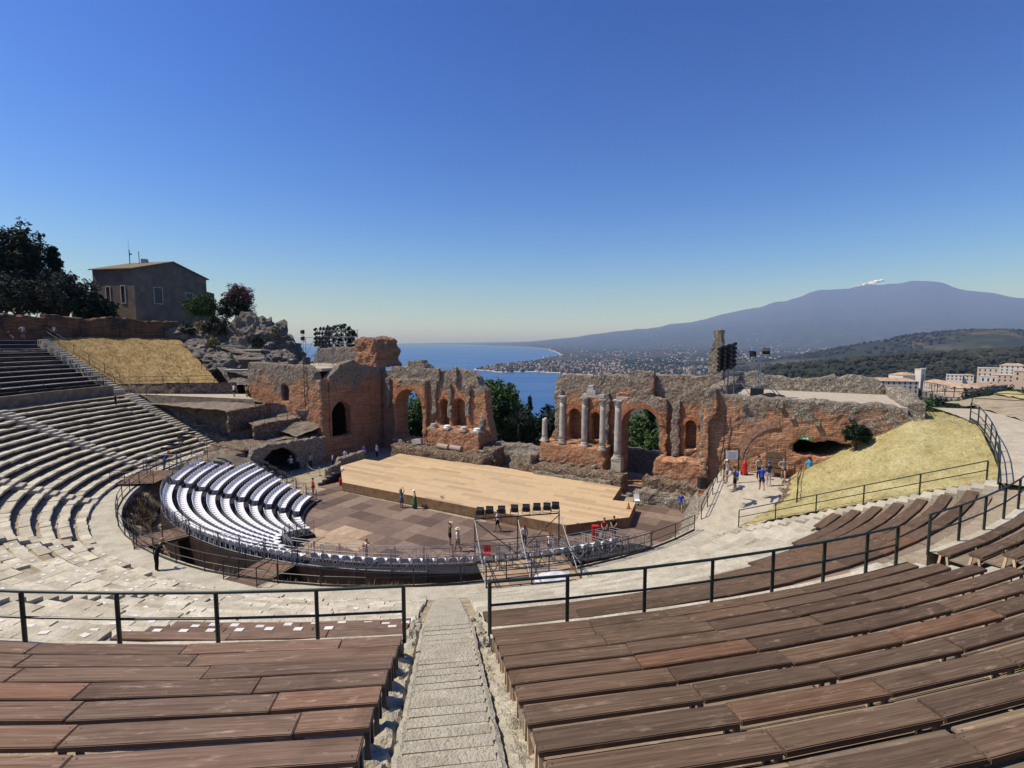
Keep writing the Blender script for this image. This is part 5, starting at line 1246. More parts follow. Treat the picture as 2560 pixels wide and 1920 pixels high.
person('bald man in a white tank top with a red bag behind the stand barrier', (-9.7, 32.4, .01), 80, 1.72, ('fwd', 'down'), top=W_, bottom=GR, sleeves='none', hair=(.40, .24, .165), bag=(.40, .03, .03))
person('woman in a red top shading her eyes near the stage corner', (-19.1, 47.2, .01), 40, 1.66, ('brow', 'down'), top=(.50, .05, .035), bottom=(.50, .05, .035), sleeves='none', pants='mini', dress=((.50, .05, .035), .42, .11))
person('woman in pale top and black trousers behind the lighting scaffold', (.9, 35.0, .01), 350, 1.68, ('hip', 'down'), top=(.45, .46, .45), bottom=BK, hair=(.16, .07, .03), longhair=True)
person('girl in a white top holding her hair behind the stand barrier', (2.6, 33.6, .01), 200, 1.65, ('high', 'down'), top=W_, bottom=NV, sleeves='none', hair=(.12, .07, .04))
person('seated person in dark red behind the right end of the stand', (6.9, 36.5, .0), 190, 1.62, ('lap', 'lap'), 'stand', top=(.25, .03, .03), bottom=GR, hair=(.05, .03, .02))
person('seated person in black behind the right end of the stand', (7.7, 36.9, .0), 200, 1.62, ('lap', 'lap'), 'stand', top=BK, bottom=BK, hair=(.04, .02, .02), longhair=True)
person('man in a bright blue jacket and grey shorts below the right rubble wall', (14.6, 42.4, .0), 200, 1.74, ('down', 'down'), 'walk', top=BL, bottom=GR, pants='short', sleeves='long')
person('man all in black leaning over the podium railing on the left', (-19.3, 26.35, 2.3), 35, 1.76, ('rail', 'rail'), lean=.45, top=BK, bottom=BK, hair=(.38, .27, .12), sleeves='short')
person('worker in blue shirt and orange helmet on the left lighting platform', (-33.2, 47.2, 2.55), 60, 1.74, ('fwd', 'fwd'), lean=.5, top=BL, bottom=GR, hat=('helm', (.75, .28, .08)))
person('man in a blue shirt and navy shorts walking up the path on the right', (16.65, 32.8, 4.8), 15, 1.74, ('out', 'swingb'), 'walk', top=BL, bottom=NV, pants='short', hair=(.25, .20, .16))
person('woman in a blue cap and pale trousers on the right path', (17.7, 34.0, 4.85), 20, 1.66, ('down', 'swingf'), top=NV, bottom=(.45, .46, .50), hat=('cap', (.03, .25, .60)))
person('woman in striped top and dark shorts walking down the right path', (19.1, 34.7, 4.95), 205, 1.70, ('down', 'hip'), 'walk', top=(.16, .17, .20), bottom=NV, pants='mini', sleeves='none', hair=(.10, .05, .03), longhair=True)
person('dark-haired woman half hidden behind the blue-capped woman', (17.6, 35.2, 4.95), 170, 1.66, ('down', 'down'), top=(.30, .30, .26), bottom=BK, longhair=True)
person('tourist in grey shirt with a blue backpack leaning on the right railing', (14.9, 32.9, 4.7), 320, 1.74, ('rail', 'rail'), lean=.12, top=GR, bottom=BK, pants='short', bag=(.03, .05, .45))
person('person in a white cap beside the backpack tourist at the railing', (15.0, 34.4, 4.85), 300, 1.70, ('brow', 'down'), top=(.55, .50, .48), bottom=GR, hat=('cap', W_), pants='short')
person('man in a light blue shirt behind the brick edge of the yellow grass', (21.0, 34.9, 4.9), 20, 1.72, ('down', 'down'), top=(.05, .33, .60), bottom=GR)
person('man in white shirt and black shorts on the upper left path', (-35.0, 63.0, 7.65), 30, 1.75, ('down', 'swingf'), top=W_, bottom=BK, pants='short')
person('woman in a yellow patterned top beside the left tower', (-33.4, 63.0, 7.65), 20, 1.66, ('down', 'hip'), top=(.50, .32, .10), bottom=(.10, .06, .04), pants='short', longhair=True)
person('person in black seated on the stone seats of the far left wedge', cav(39.35, -99.0, 7.05), 50, 1.70, ('lap', 'lap'), 'stand', crouch=.0, top=BK, bottom=BK)
person('man in a pale shirt standing at the top of the far left tier', cav(55.6, -102.2, 15.0), 330, 1.74, ('hip', 'down'), top=(.50, .49, .48), bottom=GR, pants='short')
person('person in black seated on the top bench of the far left tier', cav(54.6, -99.9, 14.5), 60, 1.70, ('lap', 'lap'), 'sit', crouch=.1, top=BK, bottom=(.10, .11, .14), pants='short')
person('girl in a white top by the old wall above the left stair', cav(56.2, -106.2, 15.2), 120, 1.60, ('down', 'down'), top=W_, bottom=BK, sleeves='none')
for lb, p, f, tc, h in [('man in white shirt and cap in the mouth of the dark passage', (-25.2, 56.3, 0), 150, W_, ('cap', W_)), ('man in grey shirt beside the white-shirted man in the passage', (-24.7, 56.9, 0), 200, (.40, .42, .46), None), ('pale-shirted man alone at the right side of the passage mouth', (-23.5, 57.6, 0), 170, (.42, .42, .44), None), ('man in a violet shirt near the rope posts left of the stage', (-20.9, 57.6, 0), 60, (.22, .20, .55), None), ('man in a pale blue shirt behind the rubble left of the stage', (-19.9, 58.9, .2), 20, (.35, .36, .55), None), ('person in a bright blue shirt behind the left end of the stage', (-18.2, 60.8, .3), 200, (.10, .12, .65), None), ('person in blue at the back left corner of the stage', (-16.8, 61.6, .3), 220, (.14, .15, .55), None)]:
    person(lb, p, f, 1.73, ('down', 'hip'), top=tc, bottom=BK, hat=h)
# ================================================================== VEGETATION
def leafcloud(mb, cs, n, size, rnd, flat=.0):
    """n leaf faces round each clump centre (x,y,z,r)"""
    for (x, y, z, r) in cs:
        for _ in range(n):
            u = rnd.uniform(-1, 1); a = rnd.uniform(0, 6.283); q = math.sqrt(1 - u * u); k = r * rnd.random() ** .45
            c = Vector((x + k * q * math.cos(a), y + k * q * math.sin(a), z + k * u * (1 - flat)))
            t = Vector((rnd.gauss(0, 1), rnd.gauss(0, 1), rnd.gauss(0, .7))).normalized(); b = t.cross(Vector((rnd.gauss(0, 1), rnd.gauss(0, 1), rnd.gauss(0, 1)))).normalized(); s = size * rnd.uniform(.6, 1.35)
            i = len(mb.v); mb.v += [tuple(c - t * s), tuple(c + b * s * .45), tuple(c + t * s), tuple(c - b * s * .45)]; mb.face((i, i + 1, i + 2, i + 3))
def tree(name, label, loc, h, cr, cb, mat, seed, clumps=60, n=45, size=.22, shape='round', group=None, trunk_r=.18, limbs=5):
    rnd = random.Random(seed); loc = Vector(loc); t = thing(name, label, 'tree' if h > 2.4 else 'shrub', loc.to_tuple(), group); cs = []
    ch = h - cb
    for i in range(clumps):
        if shape == 'cypress':
            f = rnd.random(); r = cr * (math.sin(math.pi * min(1, f * .93 + .07)) ** .6) * (1 - .45 * f); a = rnd.uniform(0, 6.283); k = rnd.uniform(.35, .95)
            cs.append((loc.x + r * k * math.cos(a), loc.y + r * k * math.sin(a), loc.z + cb + f * ch, cr * .33))
        else:
            u = rnd.uniform(-.75, 1); a = rnd.uniform(0, 6.283); q = math.sqrt(max(0, 1 - u * u)); k = rnd.uniform(.45, 1.0) * (1 + .25 * noise.noise(Vector((math.cos(a) * 1.7 + seed, math.sin(a) * 1.7, u * 1.7))))
            cs.append((loc.x + cr * k * q * math.cos(a), loc.y + cr * k * q * math.sin(a), loc.z + cb + ch * .5 + ch * .5 * u * k, cr * rnd.uniform(.16, .30)))
    mb = MB(); leafcloud(mb, cs, n, size, rnd); mb.build('crown', mat, t)
    mb = MB(); top = loc + U(cb + ch * .7)
    mb.tube([loc - U(.3), loc + Vector((rnd.uniform(-.1, .1) * h * .1, 0, cb * .6 + .1)), loc + Vector((rnd.uniform(-.1, .1) * h * .15, 0, cb + ch * .35)), top], [trunk_r, trunk_r * .8, trunk_r * .5, trunk_r * .15], 7)
    for i in range(limbs):
        c = cs[rnd.randrange(len(cs))]; a = loc + U(cb * .8 + rnd.random() * ch * .35); b = Vector(c[:3]); mb.tube([a, a.lerp(b, .5) + U(.1), b], [trunk_r * .45, trunk_r * .3, trunk_r * .08], 5)
    mb.build('trunk', M['bark'], t); return t
# through the gap with the sea view
def at(u, v, Y): 
    th = math.atan(109 / 1257); x = (u - 1280) / 1257; y = (960 - v) / 1257; dy = math.cos(th) + y * math.sin(th); k = Y / dy
    return Vector((x * k, Y, ZC + (-math.sin(th) + y * math.cos(th)) * k))
def rooted(name, label, u, vtop, Y, cr, mat, seed, cbf=.25, **kw):
    p = at(u, vtop, Y); d = NX * p.x + NY * p.y; zb = -1.5 - (d - 56) * .62 - .3; h = p.z - zb
    return tree(name, label, (p.x, p.y, zb), h, cr, h * cbf, mat, seed, **kw)
rooted('broadleaf_tree', 'large bright green tree in the gap beside the left scene wall', 1236, 948, 72, 4.0, M['leaf'], 1, .30, clumps=190, n=60, size=.26)
rooted('broadleaf_tree', 'dark green tree below the bright tree in the gap', 1285, 1000, 76, 3.8, M['leaf'], 2, .35, clumps=130, n=50, size=.26)
rooted('broadleaf_tree', 'low dark tree at the right of the sea gap', 1350, 1040, 80, 4.0, M['leaf_dark'], 3, .4, clumps=120, n=50, size=.26)
rooted('cypress_tree', 'slender cypress against the sea in the gap', 1325, 993, 78, .95, M['leaf_cyp'], 4, .1, clumps=110, n=36, size=.16, shape='cypress')
rooted('cypress_tree', 'shorter cypress left of the slender one in the gap', 1290, 982, 80, 1.3, M['leaf_cyp'], 5, .1, clumps=110, n=36, size=.17, shape='cypress')
rooted('broadleaf_tree', 'dark tree at the far right edge of the sea gap', 1392, 1022, 70, 3.6, M['leaf_dark'], 6, .4, clumps=120, n=50, size=.26)
rooted('broadleaf_tree', 'green tree seen through the tall left arch', 1050, 985, 78, 3.4, M['leaf'], 7, .35, clumps=120, n=45, size=.26)
rooted('broadleaf_tree', 'yellow-green bush low inside the left arch', 1045, 1048, 74, 2.2, M['leaf'], 8, .4, clumps=70, n=45, size=.22)
rooted('cypress_tree', 'tall dark cypress seen through the right arch', 1620, 1022, 62, 1.3, M['leaf_cyp'], 9, .08, clumps=120, n=40, size=.17, shape='cypress')
rooted('cypress_tree', 'second dark cypress seen through the right arch', 1632, 1040, 64, 1.2, M['leaf_cyp'], 10, .08, clumps=100, n=40, size=.17, shape='cypress')
rooted('broadleaf_tree', 'dark green bush filling the left of the right arch', 1585, 1040, 60, 3.0, M['leaf'], 11, .3, clumps=110, n=45, size=.22)
rooted('broadleaf_tree', 'low green bush at the bottom of the right arch', 1625, 1090, 58, 2.4, M['leaf'], 12, .3, clumps=90, n=45, size=.2)
# tree behind the left tower, upright arms
p = at(845, 797, 82); t = thing('upright_tree', 'dark tree with upright arms behind the left tower scaffold', 'tree', (p.x, p.y, 9)); mb = MB(); rnd = random.Random(8); cs = []
for i in range(11):
    dx = (i - 5) * .55 + rnd.uniform(-.2, .2); zt = p.z - abs(dx) * .75 - rnd.uniform(0, 1.2); cs += [(p.x + dx, p.y + rnd.uniform(-.8, .8), z_, .42) for z_ in [12 + (zt - 12) * k / 7 for k in range(8)]]
leafcloud(mb, cs, 50, .2, rnd); mb.build('crown', M['leaf_cyp'], t); mb = MB(); mb.tube([(p.x, p.y, 8), (p.x, p.y, 15)], [.25, .1], 7); mb.build('trunk', M['bark'], t)
# agave and shrub
def spiky(label, p, r, n, mat, seed, h=1.0):
    rnd = random.Random(seed); t = thing('spiky_plant', label, 'plant', tuple(p)); mb = MB(); p = Vector(p); c = p + U(h)
    for i in range(n):
        a = rnd.uniform(0, 6.283); e = rnd.uniform(-.3, 1.3); d = Vector((math.cos(a) * math.cos(e), math.sin(a) * math.cos(e), math.sin(e))); s = d.cross(Vector((0, 0, 1)))
        s = s.normalized() * r * .045 if s.length > .01 else Vector((r * .045, 0, 0)); i0 = len(mb.v); mb.v += [tuple(c - s), tuple(c + s), tuple(c + d * r * .6 + s * .7 - U(.02)), tuple(c + d * r - U(.08 * r)), tuple(c + d * r * .6 - s * .7 - U(.02))]; mb.face(tuple(range(i0, i0 + 5)))
    mb.build('leaves', mat, t); mb = MB(); mb.tube([p - U(.2), c], [.14, .1], 7); mb.build('stem', M['bark'], t); return t
p = at(1296, 1054, 63); spiky('pale spiky yucca in front of the trees in the gap', (p.x, p.y, p.z - 3.2), 1.7, 70, M['leaf_grey'], 2, 3.2)
p = scn(3.35, 40.0, 8.0); tree('round_shrub', 'small dark round shrub at the foot of the right tower wall', (p.x, p.y, 7.6), 1.75, .78, .35, M['leaf_cyp'], 21, clumps=60, n=60, size=.1, trunk_r=.06)
# left hill: pines, house garden
PT = [('big dark pine at the left edge of the picture', (-86, 84, 16.5), 15.6, 6.6, 5, M['leaf_dark'], 31, 200), ('tall dark tree crown rising highest at the left', (-79.5, 82, 16.5), 16.4, 4.4, 6, M['leaf_dark'], 32, 170), ('pointed dark cypress beside the tall tree', (-75.2, 84, 16.5), 13.6, 1.7, 2, M['leaf_cyp'], 33, 120), ('grey-green olive in front of the dark pines', (-76, 78, 16), 8.6, 4.6, 2.0, M['leaf_grey'], 34, 160), ('grey-green tree beside the house', (-70.5, 80, 16), 9.2, 4.2, 2.2, M['leaf_grey'], 35, 160), ('dark bush at the left corner of the house', (-66.5, 80.5, 16), 6.2, 2.8, 1.2, M['leaf_dark'], 36, 110), ('dark tree at the far left below the big pine', (-82, 77, 16), 9.5, 4.5, 2.5, M['leaf_dark'], 37, 150)]
for lb, lc, h, cr, cb, m_, sd, cl in PT: tree('hill_tree', lb, lc, h, cr, cb, m_, sd, clumps=cl, n=55, size=.27, shape='cypress' if 'cypress' in lb else 'round', group='trees on the left hill', trunk_r=.35)
# museum house
hs = thing('stone_house', 'brown plastered house with a low tiled roof on the left hill', 'house', (-66, 89, 17)); A0 = Vector((-66, 89, 0)); e1, e2 = Vector((.2, .98, 0)), Vector((-.98, .2, 0)); Wd, Ld = 16.0, 8.8; zb, ze, zr = 16.5, 27.3, 29.5
plm = stone('house_plaster', (.13, .105, .08), (.185, .15, .115), (.24, .20, .155), scale=.6, bump=.15, pits=False, rnd=False)
pt = lambda a, b, z: A0 + e1 * a + e2 * b + U(z)
mb = MB(); mb.add([pt(0, 0, zb), pt(Wd, 0, zb), pt(Wd, 0, ze), pt(Wd / 2, 0, zr), pt(0, 0, ze), pt(0, Ld, zb), pt(Wd, Ld, zb), pt(Wd, Ld, ze), pt(Wd / 2, Ld, zr), pt(0, Ld, ze)], [(0, 1, 2, 3, 4), (9, 8, 7, 6, 5), (0, 4, 9, 5), (1, 6, 7, 2), (5, 6, 1, 0)]); mb.build('wall', plm, hs)
for a0, a1, z0, z1 in ((-.45, Wd / 2, ze - .12, zr + .02), (Wd / 2, Wd + .45, zr + .02, ze - .12)):
    mb = MB(); mb.hexa([pt(a0, -.35, z0), pt(a1, -.35, z1), pt(a1, Ld + .35, z1), pt(a0, Ld + .35, z0), pt(a0, -.35, z0 + .18), pt(a1, -.35, z1 + .18), pt(a1, Ld + .35, z1 + .18), pt(a0, Ld + .35, z0 + .18)]); mb.build('roof', plain('old_roof_tile', (.20, .15, .10), .95, .1, var=.4, scale=3), hs)
dk = plain('dark_window', (.015, .016, .02), .3, .5); fr = plain('window_stone', (.42, .37, .30), .9)
def hwin(a, b, z0, z1, w, face):
    mb = MB(); o_ = -.06
    if face == 'front':   # lit face (b runs)
        q = lambda bb, zz, off: pt(off, bb, zz)
        c = b
    else:
        q = lambda bb, zz, off: pt(bb, off, zz); c = a
    f = lambda x0, x1, y0, y1, d0, d1: mb.hexa([q(x0, y0, d0), q(x1, y0, d0), q(x1, y0, d1), q(x0, y0, d1), q(x0, y1, d0), q(x1, y1, d0), q(x1, y1, d1), q(x0, y1, d1)])
    f(c - w / 2 - .16, c - w / 2, z0 - .15, z1 + .15, -.10, .05); f(c + w / 2, c + w / 2 + .16, z0 - .15, z1 + .15, -.10, .05); f(c - w / 2, c + w / 2, z1, z1 + .15, -.10, .05); f(c - w / 2, c + w / 2, z0 - .15, z0, -.12, .05); fo = mb.build('window', fr, hs)
    mb = MB(); f(c - w / 2, c + w / 2, z0, z1, -.04, .02); mb.build('pane', dk, fo)
hwin(0, 2.4, 21.4, 24.3, .75, 'front'); hwin(0, 5.6, 21.3, 24.2, .75, 'front')
hwin(4.6, 0, 21.6, 24.4, 1.6, 'side'); hwin(11.5, 0, 22.6, 24.0, 1.6, 'side')
mb = MB(); [mb.box(pt(x, -.03, 24.2 - .3 * i), (.03, 1.8, .05)) for i in range(3) for x in (1.6,)]; mb.build('wall_marks', fr, hs)
mb = MB(); mb.hexa([pt(15.6, .2, 16), pt(18.2, .2, 16), pt(18.2, 5, 16), pt(15.6, 5, 16), pt(15.6, .2, 24.9), pt(18.2, .2, 24.6), pt(18.2, 5, 24.6), pt(15.6, 5, 24.9)]); mb.build('annex', plm, hs)
mb = MB(); mb.box(pt(7.4, 5.5, 29.7), (.9, .9, 1.0), .2); mb.build('chimney', fr, hs)
mb = MB(); mb.tube([pt(5.0, 6.3, 28.5), pt(5.0, 6.3, 33.6)], .018, 5); mb.tube([pt(6.0, 5.2, 28.5), pt(6.0, 5.2, 31.4)], .06, 5); mb.tube([pt(5.1, 6.3, 29), pt(5.1, 6.3, 31.6)], .06, 5); mb.box(pt(5.2, 6.2, 30.8), (.35, .2, .25)); mb.build('antenna', M['steel_dark'], hs)
mb = MB(); [mb.hexa([pt(-.1 - .28 * i, 6.2, 16), pt(-.1 - .28 * (i + 1), 6.2, 16), pt(-.1 - .28 * (i + 1), 8.6, 16), pt(-.1 - .28 * i, 8.6, 16), pt(-.1 - .28 * i, 6.2, 21.2 - .35 * i), pt(-.1 - .28 * (i + 1), 6.2, 21.2 - .35 * i), pt(-.1 - .28 * (i + 1), 8.6, 21.2 - .35 * i), pt(-.1 - .28 * i, 8.6, 21.2 - .35 * i)]) for i in range(11)]; mb.build('outer_stair', plm, hs)
def shrub(name, label, u, v0, v1, Y, cr, mat, seed, **kw):
    a, b = at(u, v1, Y), at(u, v0, Y); tree(name, label, (a.x, a.y, a.z - .5), b.z - a.z + .5, cr, .3, mat, seed, trunk_r=.1, **kw)
shrub('hedge', 'dark green clipped bush in front of the house gable', 505, 737, 800, 88, 2.8, M['leaf'], 41, clumps=110, n=60, size=.16)
shrub('hedge', 'dark green bush between the gable bush and the rocks', 590, 744, 800, 88, 2.8, M['leaf_dark'], 42, clumps=110, n=60, size=.16)
shrub('flowering_shrub', 'reddish flowering shrub on the rocks beside the house', 597, 709, 770, 89, 2.5, M['leaf_red'], 43, clumps=90, n=55, size=.16)
shrub('cactus_clump', 'pale prickly plants on the slope below the red shrub', 545, 790, 835, 84, 2.3, M['leaf_grey'], 44, clumps=50, n=50, size=.2)
# rocks
def rockmat():
    m = Mat('limestone_rock', .95, .08); v = m.coord('pos'); a = m.noise(v, .35, 6, .65); b = m.noise(m.mapv(v, (1, 1, 2.2)), 1.6, 8, .7, .8); c_ = m.noise(v, 9, 4, .65)
    c = m.ramp(b, [(.28, (.07, .06, .05)), (.45, (.27, .24, .20)), (.62, (.43, .395, .34)), (.8, (.56, .53, .475))]); c = m.mix(m.mr(a, .42, .65, 0, .6), c, (.22, .165, .11)); c = m.mix(m.mr(c_, .3, .6, .5, 0), c, (.09, .075, .06))
    m.col(c); n1 = m.bump(c_, .6, .08); m.bump(b, 1.0, .7, n1); return m.m
rk = rockmat()
RK = [('great grey limestone outcrop right of the house', (-44.0, 86.5, 11.2), 6.9, (1.0, .8, 1.05)), ('lower grey rock shoulder left of the great outcrop', (-51.5, 86, 13.2), 5.0, (1.2, .8, .75)), ('grey boulder above the right end of the straw grass', (-49.5, 80, 12.6), 2.9, (1.2, .9, .8)), ('grey boulder between the straw grass and the left tower', (-43.5, 75.5, 10.6), 3.1, (1.1, .9, .75)), ('broken rock pile beside the left tower', (-39.5, 76.5, 10.8), 2.8, (1.2, 1, .7)), ('rounded rock near the steps right of the straw grass', (-46.5, 76.5, 11.6), 2.4, (1.1, 1, .8)), ('dark rock face behind the left tower terrace', (-37.5, 79.5, 10.6), 3.0, (1.2, .9, .9)), ('flat rock ledge below the house garden', (-56.5, 84, 15.2), 3.4, (1.5, .9, .6))]
for i, (lb, c, r, sq) in enumerate(RK):
    bm = bmesh.new(); bmesh.ops.create_icosphere(bm, subdivisions=5 if r > 4 else 4, radius=1); t = thing('limestone_rock', lb, 'rock', c, 'limestone rocks of the left hill')
    for v in bm.verts:
        n_ = v.co.normalized(); q = n_ * (1.6 + r * .12) + Vector((i * 5.1, 0, 0)); k = 1 + .22 * noise.noise(q) + .16 * (.5 - abs(noise.noise(q * 2.1)) * 2) + .09 * noise.noise(q * 4.7) + .06 * (.4 - abs(noise.noise(q * 8)) * 2) + .035 * noise.noise(q * 17)
        v.co = Vector((n_.x * sq[0], n_.y * sq[1], n_.z * sq[2])) * r * k
    me = bpy.data.meshes.new('rock'); bm.to_mesh(me); bm.free(); me.materials.append(rk); link('rock', me, t, Matrix.Translation(c))
patch('rock_slope', lambda u, v: (lambda p: p + noise.noise_vector(p * .35) * .9 + noise.noise_vector(p * 1.1) * .3)(Vector((-52.5, 81.5, 14.2)).lerp(Vector((-36.5, 66.6, 8.6)), v).lerp(Vector((-47, 90, 16)).lerp(Vector((-33.5, 76, 10.2)), v), u)), 36, 44, rk, False)
for i, (x, y, z, w) in enumerate([(-40.5, 78.5, 13.3, 5), (-38.4, 74, 12.1, 4), (-44.5, 79.5, 13.9, 3.5), (-38.6, 70.5, 10.6, 3.0)]):
    t = thing('stone_slab', ['white paved landing on the rocks behind the left tower', 'lower white slab path beside the left tower', 'white slab path on the rocks above the straw grass', 'small pale landing beside the straw grass steps'][i], 'slab', (x, y, z)); mb = MB(); mb.box((x, y, z), (w, 1.6, .25), -.3 + .2 * i); mb.build('slab', M['stone_w'], t)
for i, (x, y, z, r_) in enumerate([(-47.5, 82.5, 16.2, 1.3), (-50.5, 83.5, 16.6, 1.5), (-41, 81, 14.3, 1.0), (-46.8, 79, 14.0, 1.0), (-53, 82.5, 16.2, 1.2), (-39.5, 84, 15.2, .9)]):
    tree('dry_bush', ['dry bush on the shoulder of the great outcrop', 'dry bush at the left end of the rocks', 'small dry bush on the right flank of the outcrop', 'dry bush beside the white slab path', 'dry bush below the prickly plants', 'dry bush near the right edge of the outcrop'][i], (x, y, z - 1), 1.9 + r_ * .5, r_, .3, M['leaf_dry'] if i % 2 else M['leaf_grey'], 60 + i, clumps=40, n=40, size=.14, trunk_r=.06)
# ---- weeds in the gap between podium and stand
def wb(u, v): az = -100 + 142 * u; R = 25.0 + v * 1.72; p = cav(R, az, .5 + 1.45 * v); p += noise.noise_vector(p * .8) * .35; p.z += .5 * max(0, noise.noise(cav(20, az) * .25)) * (1 - v); return p
patch('weedy_bank', wb, 120, 8, M['earth'])
def weeds(name, label, n, f, hmin, hmax, mat, seed):
    rnd = random.Random(seed); mb = MB()
    for i in range(n):
        p = f(rnd)
        for j in range(7):
            a = rnd.uniform(0, 6.283); h = rnd.uniform(hmin, hmax); d = Vector((math.cos(a) * .35, math.sin(a) * .35, 1)) * h; s = Vector((-math.sin(a), math.cos(a), 0)) * h * .035; i0 = len(mb.v); q = p + Vector((rnd.uniform(-.1, .1), rnd.uniform(-.1, .1), 0))
            mb.v += [tuple(q - s), tuple(q + s), tuple(q + d * .6 + s * .7), tuple(q + d), tuple(q + d * .6 - s * .7)]; mb.face(tuple(range(i0, i0 + 5)))
    o = mb.build(name, mat); tag(o, label, 'weeds', kind='stuff'); return o
weeds('dry_weeds', 'dry yellow weeds along the podium foot right of the lighting platform', 420, lambda r: wb(.80 + .20 * r.random(), r.uniform(.3, 1)), .18, .5, M['leaf_dry'], 5)
weeds('dry_weeds', 'scattered dry weeds below the podium by the middle stair', 160, lambda r: wb(r.uniform(.55, .8), r.uniform(.5, 1)), .2, .6, M['leaf_dry'], 6)
weeds('dry_scrub', 'brown dry scrub in the gap between podium and stand on the left', 500, lambda r: wb(r.uniform(.22, .46), r.uniform(0, 1)), .2, .6, plain('brown_scrub', (.13, .085, .05), .95), 7)
weeds('grass_tufts', 'straw tufts standing on the left grass slope', 2600, lambda r: lgrass(r.random(), r.random()), .10, .26, M['grass_l'], 8)
weeds('grass_tufts', 'yellow tufts standing on the right grass bank', 2600, lambda r: rgrass(r.random(), r.random()), .06, .15, M['grass_r'], 9)
# trees just below the viewpoint on the right
for i, (u, v0, v1, Y, cr, lb) in enumerate([(2505, 972, 1030, 75, 4.6, 'broad dark tree at the right edge below the town'), (2455, 990, 1030, 80, 3.2, 'dark bush left of the broad tree below the town'), (2245, 985, 1020, 82, 2.6, 'dark bush behind the right end of the tower wall'), (2290, 992, 1030, 80, 2.8, 'second dark bush behind the right end of the tower wall'), (2345, 1000, 1035, 84, 3.2, 'dark shrub mass below the hotel garden wall'), (2400, 1003, 1035, 84, 3.0, 'dark shrub right of the mass below the garden wall')]):
    a, b = at(u, v1, Y), at(u, v0, Y); tree('garden_tree', lb, (a.x, a.y, a.z - 2), b.z - a.z + 2, cr, .8, M['leaf_dark'] if i % 2 == 0 else M['leaf'], 70 + i, clumps=110, n=50, size=.24, trunk_r=.15)
# ---- wooded hills on the right
M['leaf_hill'] = leafmat('hill_trees', (.020, .025, .012), (.050, .050, .026))
def forest(name, label, n, pick, smin, smax, mat, seed):
    rnd = random.Random(seed); P = []
    while len(P) < n:
        q = pick(rnd)
        if q: P.append(q)
    H, D = far_h(np.array([p[0] for p in P]), np.array([p[1] for p in P])); mb = MB()
    bm = bmesh.new(); bmesh.ops.create_icosphere(bm, subdivisions=1, radius=1); vv = [v.co.copy() for v in bm.verts]; ff = [[v.index for v in f.verts] for f in bm.faces]; bm.free()
    shp = [[Vector((v.x, v.y, v.z * .85)) * (1 + .35 * noise.noise(v * 1.7 + Vector((k * 9, 0, 0))) + .2 * noise.noise(v * 4 + Vector((k * 9, 0, 0)))) for v in vv] for k in range(6)]
    for (x, y), h in zip(P, H):
        if h < SEA + 3: continue
        r = rnd.uniform(smin, smax); s = rnd.choice(shp); c = Vector((x, y, float(h) + r * .35)); mb.add([c + v * r for v in s], ff)
    o = mb.build(name, mat); tag(o, label, 'woodland', kind='stuff')
def pk1(r):
    X, Y = r.uniform(330, 1500), r.uniform(640, 1500); return (X, Y) if noise.noise(Vector((X, Y, 0)) / 120) > -.25 and X / Y > .35 else None
forest('hillside_wood', 'dark green trees covering the ridge behind the hotel', 4200, pk1, 3, 9, M['leaf_hill'], 12)
forest('town_trees', 'dark garden trees on the slope between the theatre and the hotel', 760, lambda r: (r.uniform(110, 640), r.uniform(130, 620)), 2.5, 6, M['leaf_dark'], 13)
def pk4(r):
    return uz(r.uniform(1190, 1700), r.uniform(903, 940), SEA + 8)
forest('seaside_trees', 'dark trees between the houses of the seaside town', 900, pk4, 7, 15, M['leaf_dark'], 15)
def pk3(r):
    X, Y = r.uniform(1300, 4200), r.uniform(1900, 4300); return (X, Y) if noise.noise(Vector((X, Y, 0)) / 400) > -.1 else None
forest('far_scrub', 'scattered scrub on the far hills below the volcano', 3200, pk3, 6, 16, M['leaf_hill'], 14)
